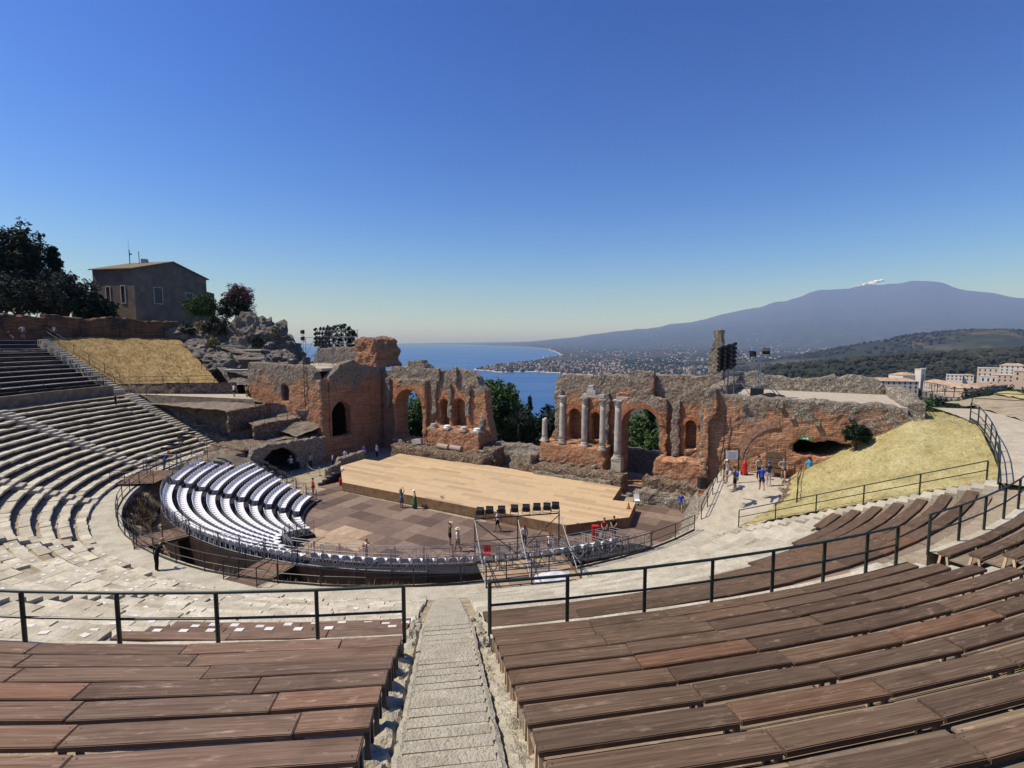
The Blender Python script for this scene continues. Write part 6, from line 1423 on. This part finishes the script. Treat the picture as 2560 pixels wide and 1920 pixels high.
# ---- hotel and town houses
tanw = plain('hotel_wall', (.62, .50, .37), .9, .1); whw = plain('town_wall', (.66, .60, .50), .9, .1); pkw = plain('pink_wall', (.58, .43, .31), .9, .1); rft = plain('town_roof', (.40, .28, .19), .95, .1, var=.3, scale=.3); winm = plain('town_window', (.03, .03, .035), .3, .5)
def house(name, label, a, b, z0, h, depth, floors, cols, wm, roof='hip', arches=False, group=None):
    a, b = Vector((*a, 0)), Vector((*b, 0)); t = thing(name, label, 'building', ((a + b) / 2 + U(z0)).to_tuple(), group); d = (b - a); L = d.length; d.normalize(); n_ = Vector((-d.y, d.x, 0))
    if n_.dot(a) < 0: n_ = -n_                     # pointing away from the viewer
    q = lambda x, y, z: a + d * x + n_ * y + U(z0 + z); mb = MB(); mb.hexa([q(0, 0, -9), q(L, 0, -9), q(L, depth, -9), q(0, depth, -9), q(0, 0, h), q(L, 0, h), q(L, depth, h), q(0, depth, h)]); mb.build('wall', wm, t)
    if roof == 'hip':
        mb = MB(); o_ = .5; rz = h + min(3, depth * .22); k = min(depth, L) * .45; mb.add([q(-o_, -o_, h), q(L + o_, -o_, h), q(L + o_, depth + o_, h), q(-o_, depth + o_, h), q(k, depth / 2, rz), q(L - k, depth / 2, rz)], [(0, 1, 5, 4), (1, 2, 5), (2, 3, 4, 5), (3, 0, 4), (3, 2, 1, 0)]); mb.build('roof', rft, t)
    else:
        mb = MB(); mb.hexa([q(-.3, -.3, h), q(L + .3, -.3, h), q(L + .3, depth + .3, h), q(-.3, depth + .3, h), q(-.3, -.3, h + .5), q(L + .3, -.3, h + .5), q(L + .3, depth + .3, h + .5), q(-.3, depth + .3, h + .5)]); mb.build('parapet', wm, t)
    for f in range(floors):
        for c in range(cols):
            x = L * (c + .5) / cols; z = h * (f + .25) / floors; w, hh = min(1.5, L / cols * .42), h / floors * .5; mb = MB(); pr = [(x - w / 2, z), (x + w / 2, z), (x + w / 2, z + hh)] + ([(x + w / 2 * math.cos(k * math.pi / 6), z + hh + w / 2 * math.sin(k * math.pi / 6)) for k in range(1, 6)] if arches else []) + [(x - w / 2, z + hh)]
            m_ = len(pr); mb.add([q(px, -.06, pz) for px, pz in pr] + [q(px, .1, pz) for px, pz in pr], [tuple(range(m_)), tuple(reversed(range(m_, 2 * m_)))] + [(i, m_ + i, m_ + (i + 1) % m_, (i + 1) % m_) for i in range(m_)]); mb.build('window', winm, t)
    return t
house('hotel', 'pink hotel wing with a row of arched windows, left of the white bell tower', (357, 500), (398, 490), -37.5, 12.2, 16, 3, 9, tanw, arches=True)
house('hotel', 'long pink hotel facade behind the palms', (440, 536), (412, 457), -41, 12.3, 15, 3, 14, tanw, arches=True)
house('hotel', 'right end of the pink hotel facing the theatre', (413.5, 456.5), (495, 500), -41, 12, 14, 2, 10, pkw)
house('church', 'white chapel beside the bell tower', (425, 545), (446, 548), -38, 15, 18, 1, 3, whw)
t = house('bell_tower', 'slim white bell tower above the hotel', (441, 541), (447.5, 543), -40, 23.5, 6.5, 1, 1, whw, 'flat', True)
mb = MB(); [mb.box((441.5 + 2 * i, 541.5 + .6 * i, -15.4), (1, 1, 1.2)) for i in range(4)]; mb.build('battlement', whw, t)
for i, (u, v, Y, L, h, wm, fl, cl, lb) in enumerate([(2475, 942, 700, 27, 12, tanw, 2, 5, 'tan blocky building on the slope at the upper right'), (2530, 936, 640, 24, 11, whw, 3, 5, 'white house at the upper right edge'), (2512, 955, 600, 24, 8, pkw, 2, 5, 'pink house below the white one at the right edge'), (2552, 953, 560, 12, 11, pkw, 2, 2, 'pink house at the right edge of the picture'), (2385, 951, 640, 16, 7, whw, 2, 4, 'small white house behind the hotel'), (2418, 952, 640, 12, 7, whw, 2, 3, 'small pale house right of the one behind the hotel'), (2470, 957, 560, 13, 7, whw, 1, 3, 'low cream house above the hotel roof'), (2480, 890, 1180, 26, 9, whw, 2, 3, 'white villa on the ridge at the right'), (2500, 888, 1190, 22, 9, whw, 2, 3, 'second white villa on the ridge'), (2545, 884, 1200, 24, 9, whw, 2, 3, 'white villa on the ridge nearest the right edge'), (2455, 890, 1170, 18, 7, whw, 1, 2, 'small white villa on the ridge left of the others')]):
    p = at(u, v, Y); r_ = Vector((p.y, -p.x, 0)).normalized() * L / 2; house('town_house', lb, (p.x - r_.x, p.y - r_.y), (p.x + r_.x, p.y + r_.y), p.z, h, L * .6, fl, cl, wm, 'flat' if i % 2 == 0 else 'hip', group='houses of the town on the right')
gw = thing('garden_wall', 'long grey garden wall with arches below the hotel terrace', 'wall', at(2360, 1005, 420).to_tuple()); a_, b_ = at(2310, 995, 470), at(2430, 1022, 380); d_ = (b_ - a_); d_.z = 0; L_ = d_.length; d_.normalize()
holes = [arch(8 + 11 * i, 13 + 11 * i, 1.0, 6.0) for i in range(int(L_ / 11) - 1)]
ruin('masonry', [(0, -8), (0, 7.5), (L_, 7.5), (L_, -8)], holes, lambda q, c, z: a_ + d_ * q + Vector((-d_.y, d_.x, 0)) * c * -1 + U(z), 0, 2.0, plain('garden_wall_stone', (.24, .21, .175), .95, .1, var=.3, scale=.4), gw, voxel=.6, disp=.1, amp=.1, seed=140)
for i, (u, v, Y) in enumerate([(2330, 966, 452), (2344, 964, 450), (2362, 972, 442), (2386, 971, 436), (2430, 985, 430)]):
    p = at(u, v, Y); t = thing('palm_tree', ['first palm from the left before the hotel facade', 'second palm from the left before the hotel facade', 'third palm from the left before the hotel facade', 'fourth palm from the left before the hotel facade', 'palm before the right end of the hotel'][i], 'palm', (p.x, p.y, p.z - 9), 'palms before the hotel'); mb = MB(); mb.tube([(p.x, p.y, p.z - 10), (p.x, p.y, p.z)], [.35, .28], 7); mb.build('trunk', M['bark'], t); mb = MB(); rnd = random.Random(i)
    for k in range(26):
        a = rnd.uniform(0, 6.283); e = rnd.uniform(-.5, 1.0); c = p; d1 = Vector((math.cos(a) * math.cos(e), math.sin(a) * math.cos(e), math.sin(e))) * 2.0; s = Vector((-math.sin(a), math.cos(a), 0)) * .3; i0 = len(mb.v); mb.v += [tuple(c), tuple(c + d1 + s), tuple(c + d1 * 1.8 - U(.9)), tuple(c + d1 - s)]; mb.face((i0, i0 + 1, i0 + 2, i0 + 3))
    mb.build('fronds', M['leaf_dark'], t)
# ================================================================== SCAFFOLDS, LAMPS AND STAGE THINGS

mb = MB(); mb.hexa([(-.27, -.10, -.24), (.27, -.10, -.24), (.22, .18, -.18), (-.22, .18, -.18), (-.27, -.10, .26), (.27, -.10, .26), (.22, .18, .20), (-.22, .18, .20)]); mb.box((0, -.115, .01), (.56, .03, .54)); mb.box((0, -.15, .30), (.54, .10, .02))
FL_BODY = mb.mesh('lamp_body', M['black']); mb = MB(); mb.box((0, -.133, .01), (.46, .008, .42)); FL_GL = mb.mesh('lamp_glass', plain('lamp_glass', (.10, .11, .13), .15, .6))
mb = MB(); [mb.bar((s * .30, 0, .02), (s * .30, 0, -.42), .02, .05) for s in (-1, 1)]; mb.bar((-.30, 0, -.42), (.30, 0, -.42), .05, .02); FL_Y = mb.mesh('lamp_yoke', M['steel_dark'])
def flood(label, p, yaw, pitch=0, s=1.0, group=None):
    t = thing('floodlight', label, 'floodlight', p, group); y = Matrix.Translation(p) @ Matrix.Rotation(yaw, 4, 'Z') @ Matrix.Scale(s, 4); m = y @ Matrix.Rotation(pitch, 4, 'X')
    b = link('lamp_body', FL_BODY, t, m); link('lamp_glass', FL_GL, t, m); link('yoke', FL_Y, t, y); return t
# the lighting platform in front of the middle stair
D1, D2, D3, D4 = Vector((-2.1, 27.6, 0)), Vector((2.75, 28.6, 0)), Vector((3.6, 25.3, 0)), Vector((-1.3, 24.4, 0)); ZD = 2.4
pf = thing('lighting_platform', 'scaffold platform with a lamp bar in front of the middle stair', 'scaffold', ((D1 + D3) / 2).to_tuple())
for i in range(4):
    for j in range(3):
        f = lambda a, b: D1.lerp(D2, a).lerp(D4.lerp(D3, a), b)
        mb = MB(); a0, a1, b0, b1 = i / 4 + .004, (i + 1) / 4 - .004, j / 3 + .005, (j + 1) / 3 - .005
        q = [f(a0, b1), f(a1, b1), f(a1, b0), f(a0, b0)]; mb.hexa([p + U(ZD - .05) for p in q] + [p + U(ZD) for p in q]); mb.build('deck_board', M['tile_tan'] if (i + j) % 3 else M['foot'], pf)
def tubes(name, segs, mat, parent, r=.03):
    for a, b in segs: mb = MB(); mb.tube([a, b], r, 6); mb.build(name, M[mat], parent)
BT = 4.75
P1, P2, PM = D1 + U(0), D2 + U(0), D1.lerp(D2, .5)
tubes('post', [(P1 + U(0), P1 + U(BT)), (P2, P2 + U(BT + .15)), (PM, PM + U(BT)), (D3, D3 + U(3.5)), (D4, D4 + U(3.5)), (D4.lerp(D3, .47), D4.lerp(D3, .47) + U(3.5))], 'steel_dark', pf, .035)
tubes('lamp_bar', [(P1 + U(BT), P2 + U(BT))], 'steel_dark', pf, .04)
tubes('crossbar', [(P1 + U(3.45), P2 + U(3.45)), (P1 + U(2.55), P2 + U(2.55))], 'steel_dark', pf, .025)
tubes('brace', [(P1 + U(BT - .1), PM + U(2.5)), (PM + U(2.5), P2 + U(BT - .1))], 'steel_dark', pf, .028)
tubes('strut', [(P1 + U(BT - .05), D4 + U(2.3)), (PM + U(BT - .1), D4.lerp(D3, .47) + U(2.35)), (P2 + U(BT), D3 + U(2.3)), (P1 + U(3.4), D4 + U(3.2)), (PM + U(3.4), D4.lerp(D3, .47) + U(3.2)), (P2 + U(3.4), D3 + U(3.2))], 'steel', pf, .026)
tubes('guard_rail', [(D4 + U(3.45), D3 + U(3.45)), (D4 + U(2.95), D3 + U(2.95)), (D4 + U(3.45), D1 + U(3.45)), (D3 + U(3.45), D2 + U(3.45))], 'steel_dark', pf, .025)
mb = MB(); mb.bar(D2 + U(ZD + .08), D3 + U(ZD + .08), .05, .18); mb.bar(D1 + U(ZD + .08), D2 + U(ZD + .08), .05, .18); mb.build('toe_board', M['wood_l'], pf)
tubes('leg', [(D4.lerp(D3, a), D4.lerp(D3, a) + U(ZD)) for a in (.05, .35, .65, .95)] + [(D1.lerp(D2, a), D1.lerp(D2, a) + U(ZD)) for a in (.35, .65)], 'steel_dark', pf)
for i, f in enumerate([.06, .17, .31, .46, .60, .73, .85, .955]):
    p = P1.lerp(P2, f) + U(BT + .40 + .02 * (i % 2)); flood('%s black floodlight from the left on the lamp bar' % ORD[i], p, R_(168 + 5 * (i % 3)), R_(-6), .76, 'floodlights on the lamp bar')
c = D4.lerp(D3, .72).lerp(D1.lerp(D2, .72), .13)
def sheet_f():
    mb = MB(); n = 14
    for j in range(n + 1):
        for i in range(n + 1):
            x, y = (i / n - .5) * 1.9, (j / n - .5) * .95; z = .10 + .10 * fbm(Vector((x * 2, y * 3, 4)), 4) + .12 * math.exp(-(x * x * 2 + y * y * 6)); mb.v.append((c.x + x, c.y + y + .18 * x, ZD + max(.012, z * (1 - max(abs(i / n - .5), abs(j / n - .5)) ** 4 * 14))))
    for j in range(n):
        for i in range(n): a = j * (n + 1) + i; mb.face((a, a + 1, a + n + 2, a + n + 1))
    return mb
tag(sheet_f().build('plastic_sheet', plain('clear_sheet', (.62, .64, .66), .3, .5), smooth=True), 'crumpled white plastic sheet on the lighting platform', 'sheet')
mb = MB(); mb.tube([D1.lerp(D2, .45) + U(ZD + .02), D1.lerp(D2, .5).lerp(D3, .3) + U(ZD + .02), D1.lerp(D2, .35).lerp(D4, .4) + U(ZD + .02), D1.lerp(D2, .6).lerp(D3, .6) + U(ZD + .02)], .02, 6)
tag(mb.build('power_cable', M['blue']), 'blue power cable lying on the lighting platform', 'cable')

# lamps by the far left platform
pl = thing('lamp_scaffold', 'steel scaffold with a leaning bank of black lamps at the left platform', 'scaffold', (-32.5, 47.5, 2.5)); o = Vector((-33.3, 45.0, 2.5)); ex, ey = Vector((2.6, .2, 0)), Vector((.3, 4.2, 0))
co = [o, o + ex, o + ex + ey, o + ey]
tubes('post', [(p, p + U(2.1 if i in (0, 1) else 3.0)) for i, p in enumerate(co)], 'steel', pl, .035)
tubes('rail', [(co[i] + U(h), co[(i + 1) % 4] + U(h)) for i in range(4) for h in (1.0, 1.9)], 'steel', pl, .025)
tubes('brace', [(co[0] + U(1.9), co[3] + U(.1)), (co[1] + U(.1), co[2] + U(2.9)), (co[3] + U(.1), co[2] + U(2.9))], 'steel', pl, .025)
for i in range(7):
    f = i / 6; p = (co[0] + ex * .3 + ey * .35 + U(2.2)).lerp(co[3] + ex * .65 + ey * .1 + U(3.7), f); mb = MB(); mb.bar(p - Vector((.55, -.05, 0)), p + Vector((.55, -.05, 0)), .26, .16); mb.build('lamp_bank', M['black'], pl)
# scaffold on the left tower
ls = T('lamp_scaffold', 'tall scaffold with rows of black lamps on top of the left tower', 'scaffold', -56, 46.5, 11.4)
X0 = lambda s, d, z: scn(s, d, z)
po = [(-59.4, 46), (-56.9, 46), (-54.0, 46), (-51.9, 46), (-59.4, 48.4), (-56.9, 48.4), (-54.0, 48.4), (-51.9, 48.4)]
tubes('post', [(X0(s, d, 11.35), X0(s, d, 15.2 if s < -59 else 16.3)) for s, d in po], 'steel', ls, .035)
tubes('rail', [(X0(-59.4, d, z), X0(-51.9, d, z)) for d in (46, 48.4) for z in (12.7, 14.3)] + [(X0(-56.9, d, z), X0(-51.9, d, z)) for d in (46, 48.4) for z in (15.3, 16.1)] + [(X0(s, 46, z), X0(s, 48.4, z)) for s in (-59.4, -56.9, -54, -51.9) for z in (12.7, 14.3, 15.2)], 'steel', ls, .025)
tubes('brace', [(X0(-59.4, 45.2, 11.35), X0(-56.9, 46, 16)), (X0(-56.6, 44.8, 11.35), X0(-54.4, 46, 14.2)), (X0(-58.2, 44.8, 11.35), X0(-56.2, 46, 14.2)), (X0(-54, 46, 14.3), X0(-52.2, 46, 16)), (X0(-53.4, 44.8, 11.35), X0(-52, 46, 13.2))], 'steel', ls, .03)
rnd = random.Random(2)
for zz in (16.5, 15.9, 15.3, 14.8, 14.4):
    for k in range(5):
        s = -56.9 + k * .62 + (0 if zz < 16.2 else .9); p = X0(s, 45.8, zz); mb = MB(); mb.tube([p, p + Vector((.1, -.42, -.22))], [.15, .20], 10); mb.build('spot_lamp', M['black'], ls)
    mb = MB(); p = X0(-57.1, 46.0, zz - .1); mb.tube([p, p + Vector((-.1, -.4, -.2))], [.15, .2], 10); mb.build('spot_lamp', M['black'], ls)
flood('upper black floodlight on the pole at the left end of the tower scaffold', X0(-60.0, 46, 15.95), R_(150), 0, 1.0); flood('lower black floodlight on the pole at the left end of the tower scaffold', X0(-60.0, 46, 15.05), R_(150), 0, 1.0)
tubes('pole', [(X0(-60.0, 46.05, 11.35), X0(-60.0, 46.05, 15.6)), (X0(-60, 46.05, 14.6), X0(-59.4, 46, 14.6))], 'steel_dark', ls, .03)
t = T('storage_drum', 'dark ribbed drum on the left tower terrace', 'drum', -57.6, 44.6, 11.35); mb = MB(); mb.lathe(X0(-57.6, 44.6, 11.35), [(.5, 0), (.53, .1), (.5, .2), (.53, .4), (.5, .55), (.53, .8), (.5, 1.0), (.5, 1.2)], 16); mb.build('drum', M['steel_dark'], t)
t = T('water_tank', 'dark rounded tank at the left edge of the tower terrace', 'tank', -60.8, 45, 11.35); mb = MB(); mb.blob(X0(-60.8, 45, 11.9), .7, (1.1, .9, .75), .04, 2, 3); mb.build('tank', M['steel_dark'], t, True)
# scaffold on the right tower
rs = T('lamp_scaffold', 'scaffold with stacked black lamps on the right tower beside the pillar', 'scaffold', -4, 44, 10.4)
po = [(-5.3, 43), (-4.6, 43), (-2.9, 43.4), (-5.3, 45.4), (-2.9, 45.4)]
tubes('post', [(X0(s, d, 10.35), X0(s, d, 14.2 if s < -4 else 13.4)) for s, d in po] + [(X0(-5.05, 42.9, 10.35), X0(-5.05, 42.9, 12.7))], 'steel', rs, .04)
tubes('rail', [(X0(-5.3, 43, z), X0(-2.9, 43.4, z)) for z in (11.2, 12.1, 12.9, 13.3)] + [(X0(-5.3, 45.4, z), X0(-2.9, 45.4, z)) for z in (11.2, 12.2, 13.0)] + [(X0(s, 43.2, z), X0(s, 45.4, z)) for s in (-5.3, -2.9) for z in (12.1, 13.0)], 'steel', rs, .026)
tubes('strut', [(X0(-4.7, 43, 14.1), X0(-1.3, 42.6, 10.4)), (X0(-4.55, 43.4, 14.1), X0(-1.1, 43.2, 10.4)), (X0(-4.6, 43, 12.2), X0(-3.2, 42.4, 10.4))], 'steel', rs, .035)
for zz in (14.45, 14.1, 13.75, 13.45, 13.1, 12.8):
    for k in range(3):
        p = X0(-5.55 + .42 * k, 42.7, zz - .12 * (2 - k)); mb = MB(); mb.tube([p + Vector((.25, .1, .12)), p + Vector((-.25, -.1, -.14))], [.13, .18], 10); mb.build('spot_lamp', M['black'], rs)
flood('dark floodlight on the right tower scaffold, left of the two', X0(-3.35, 43.3, 13.75), R_(200), R_(10), .85); flood('tilted floodlight at the right top of the right tower scaffold', X0(-2.45, 43.4, 14.0), R_(150), R_(40), .9)
t = T('lamp_cases', 'dark cases and coiled cables at the foot of the right scaffold', 'equipment', -2.3, 42.6, 10.35); mb = MB(); mb.box(X0(-2.9, 42.5, 10.75), (.9, .6, .8), -SA); mb.blob(X0(-2.0, 42.5, 10.6), .45, (1.3, 1, .6), .2, 3, 2); mb.blob(X0(-1.4, 42.5, 10.55), .35, (1.3, 1, .6), .2, 5, 2); mb.build('case', M['black'], t)
# ---- things on and around the stage
t = thing('traffic_cone', 'small orange cone at the right end of the stage', 'cone', (9.7, 40.8, .85)); mb = MB(); mb.box((9.7, 40.8, .87), (.36, .36, .03)); mb.lathe((9.7, 40.8, .885), [(.13, 0), (.03, .5), (.02, .52)], 12); mb.build('cone', plain('orange_cone', (.35, .10, .03), .6), t)
t = thing('monitor_steps', 'black stepped stage stair with pale treads at the left stage corner', 'stage stair', (-18.6, 51.6, 0))
for i in range(4): p = Vector((-19.4 + .30 * i, 50.9 + .42 * i, 0)); mb = MB(); mb.box(p + U(.10 + .11 * i), (1.3, .45, .2 + .22 * i), -SA + R_(90)); mb.build('step', M['black'], t); mb = MB(); mb.box(p + U(.21 + .22 * i) + Vector((-.35, -.15, 0)), (.22, .4, .02), -SA + R_(90)); mb.build('tread', M['steel'], t)
t = thing('fire_extinguisher', 'red fire extinguisher beside the left stage corner', 'extinguisher', (-17.5, 50.6, 0)); mb = MB(); mb.lathe((-17.55, 50.4, 0), [(.14, 0), (.15, .05), (.15, .65), (.09, .78), (.04, .84)], 12); mb.build('cylinder', M['red'], t); mb = MB(); mb.box((-17.55, 50.4, .88), (.18, .06, .06)); mb.build('valve', M['black'], t)
t = thing('paper_sign', 'small white folded sign on the front edge of the stage', 'sign', (-6.2, 43.5, .85)); mb = MB(); mb.box((-6.2, 43.5, 1.0), (.30, .02, .30), 0, R_(15)); mb.box((-6.2, 43.62, 1.0), (.30, .02, .30), 0, R_(-15)); mb.build('card', M['white'], t)
t = thing('plastic_bag', 'small white bag on the left end of the stage', 'bag', (-18.4, 53.4, .85)); mb = MB(); mb.blob((-18.3, 53.2, 1.0), .18, (1, 1, .9), .3, 4, 2); mb.build('bag', M['white'], t)
RP = [(-22.85, 55.26), (-21.15, 54.3), (-20.28, 53.6), (-19.85, 54.1), (-23.3, 52.2)]
for i, (x, y) in enumerate(RP):
    t = thing('rope_post', ['rope barrier post at the left end of the row near the passage', 'second rope barrier post from the passage', 'third rope barrier post from the passage', 'rope barrier post beside the black stage stair', 'lone rope barrier post behind the end of the stand'][i], 'rope post', (x, y, 0), 'rope barrier posts'); mb = MB(); mb.lathe((x, y, 0), [(.16, 0), (.16, .03), (.025, .05), (.025, .92), (.045, .95), (.02, 1.0)], 10); mb.build('post', M['steel'], t)
for i, (a, b) in enumerate(((0, 1), (1, 2), (2, 3))):
    a, b = Vector((*RP[a], .88)), Vector((*RP[b], .88)); mb = MB(); mb.tube([a.lerp(b, f / 8) - U(.38 * 4 * (f / 8) * (1 - f / 8)) for f in range(9)], .018, 6); tag(mb.build('barrier_rope', M['stone_w']), ['pale rope hanging between the first two posts by the passage', 'pale rope hanging between the second and third posts', 'pale rope hanging between the posts beside the stage stair'][i], 'rope')
t = thing('white_chair', 'white garden chair beside the right stage corner', 'chair', (11.3, 44.3, 0)); mb = MB(); mb.box((11.3, 44.3, .42), (.48, .46, .04)); mb.build('seat', M['white'], t); mb = MB(); mb.box((11.3, 44.55, .68), (.48, .04, .5), 0, R_(-12)); mb.build('backrest', M['white'], t)
for x, y in ((-.2, -.2), (.2, -.2), (-.2, .2), (.2, .2)): mb = MB(); mb.box((11.3 + x, 44.3 + y, .2), (.05, .05, .42)); mb.build('leg', M['white'], t)
for i in range(5): p, q = Vector((12.0 + i * 1.35, 44.4 - i * .32, 0)), Vector((13.3 + i * 1.35, 44.1 - i * .32, 0)); o = put_panel('barrier', BARD, None, p, q, 0); tag(o, '%s brown barrier panel from the left below the right rubble wall' % ORD[i], 'barrier', 'barrier panels below the right rubble wall')
t = thing('red_box', 'red box behind the right end of the stand', 'box', (6.2, 36.3, 0)); mb = MB(); mb.box((6.2, 36.3, .55), (.5, .4, 1.1)); mb.build('box', M['red'], t)
t = thing('red_chair', 'red object on the floor behind the lighting platform', 'chair', (-2.9, 33.0, 0)); mb = MB(); mb.box((-1.7, 33.0, .42), (.5, .45, .05)); mb.box((-1.7, 33.2, .68), (.5, .05, .45)); mb.build('seat', M['red'], t); 
for x, y in ((-.2, -.2), (.2, -.2), (-.2, .2), (.2, .2)): mb = MB(); mb.box((-1.7 + x, 33 + y, .2), (.05, .05, .42)); mb.build('leg', M['red'], t)
# ---- signs and gear at the right tower
b = Vector((15.5, 34.9, 4.9)); t = thing('notice_board', 'white notice board in a black frame by the right tower', 'sign', tuple(b)); mb = MB(); [mb.bar(b + Vector((x, 0, 0)), b + Vector((x, 0, 2.3)), .06, .06) for x in (-.5, .5)]; mb.bar(b + Vector((-.5, 0, 2.28)), b + Vector((.5, 0, 2.28)), .06, .06); mb.build('frame', M['black'], t); mb = MB(); mb.box(b + Vector((0, -.05, 1.85)), (.8, .03, .6)); mb.build('board', M['white'], t); mb = MB(); [mb.box(b + Vector((0, -.068, 2.04 - .09 * i)), (.58 - .1 * (i % 2), .004, .025)) for i in range(5)]; mb.build('printed_lines', plain('grey_print', (.35, .36, .38)), t)
b = scn(-1.35, 40.35, 4.95); t = thing('info_panel', 'dark brown slatted information panel against the right tower', 'panel', tuple(b))
for i in range(4): mb = MB(); mb.box(b + U(.5 + .38 * i), (1.2, .06, .34), -SA, R_(-6)); mb.build('slat', M['wood'], t)
mb = MB(); [mb.bar(scn(-1.35 + x, 40.42, 4.9), scn(-1.35 + x, 40.42, 7.0), .06, .06) for x in (-.6, .6)]; mb.build('frame', M['wood'], t)
b = scn(-3.35, 40.1, 4.9); t = thing('fire_cart', 'red wheeled fire extinguisher cart against the right tower', 'extinguisher', tuple(b)); mb = MB(); mb.lathe(b + U(.1), [(.16, 0), (.18, .05), (.18, .8), (.10, .95), (.04, 1.0)], 12); mb.build('cylinder', M['red'], t); mb = MB(); mb.tube([b + Vector((-.15, .05, .2)), b + Vector((-.15, .05, 1.5)), b + Vector((.15, .05, 1.5)), b + Vector((.15, .05, .2))], .02, 6); mb.build('handle', M['steel'], t); mb = MB(); [mb.tube([b + Vector((x, .05, .13)), b + Vector((x + .05, .05, .13))], .13, 12) for x in (-.22, .18)]; mb.build('wheel', M['black'], t)
t = T('exit_sign', 'green exit sign above the dark slot in the right tower', 'sign', .35, 40.6, 7.85); mb = MB(); mb.box(scn(.45, 40.62, 7.92), (.75, .04, .2), -SA); mb.build('plate', plain('exit_green', (.03, .28, .10), .5), t)
mb = MB(); mb.box(scn(.55, 40.594, 7.92), (.10, .006, .13), -SA); mb.box(scn(.36, 40.594, 7.92), (.22, .006, .05), -SA); mb.build('pictogram', M['white'], t)
t = thing('loudspeaker', 'black loudspeaker on the rubble wall below the path tourists', 'loudspeaker', (14.3, 36.6, 3.2)); mb = MB(); mb.box((14.2, 36.8, 4.2), (.5, .45, .8), .2); mb.build('cabinet', M['black'], t); mb = MB(); mb.box((14.17, 36.57, 4.2), (.42, .02, .7), .2); mb.build('grille', M['steel_dark'], t)
bpy.data.scenes.remove(TMP)
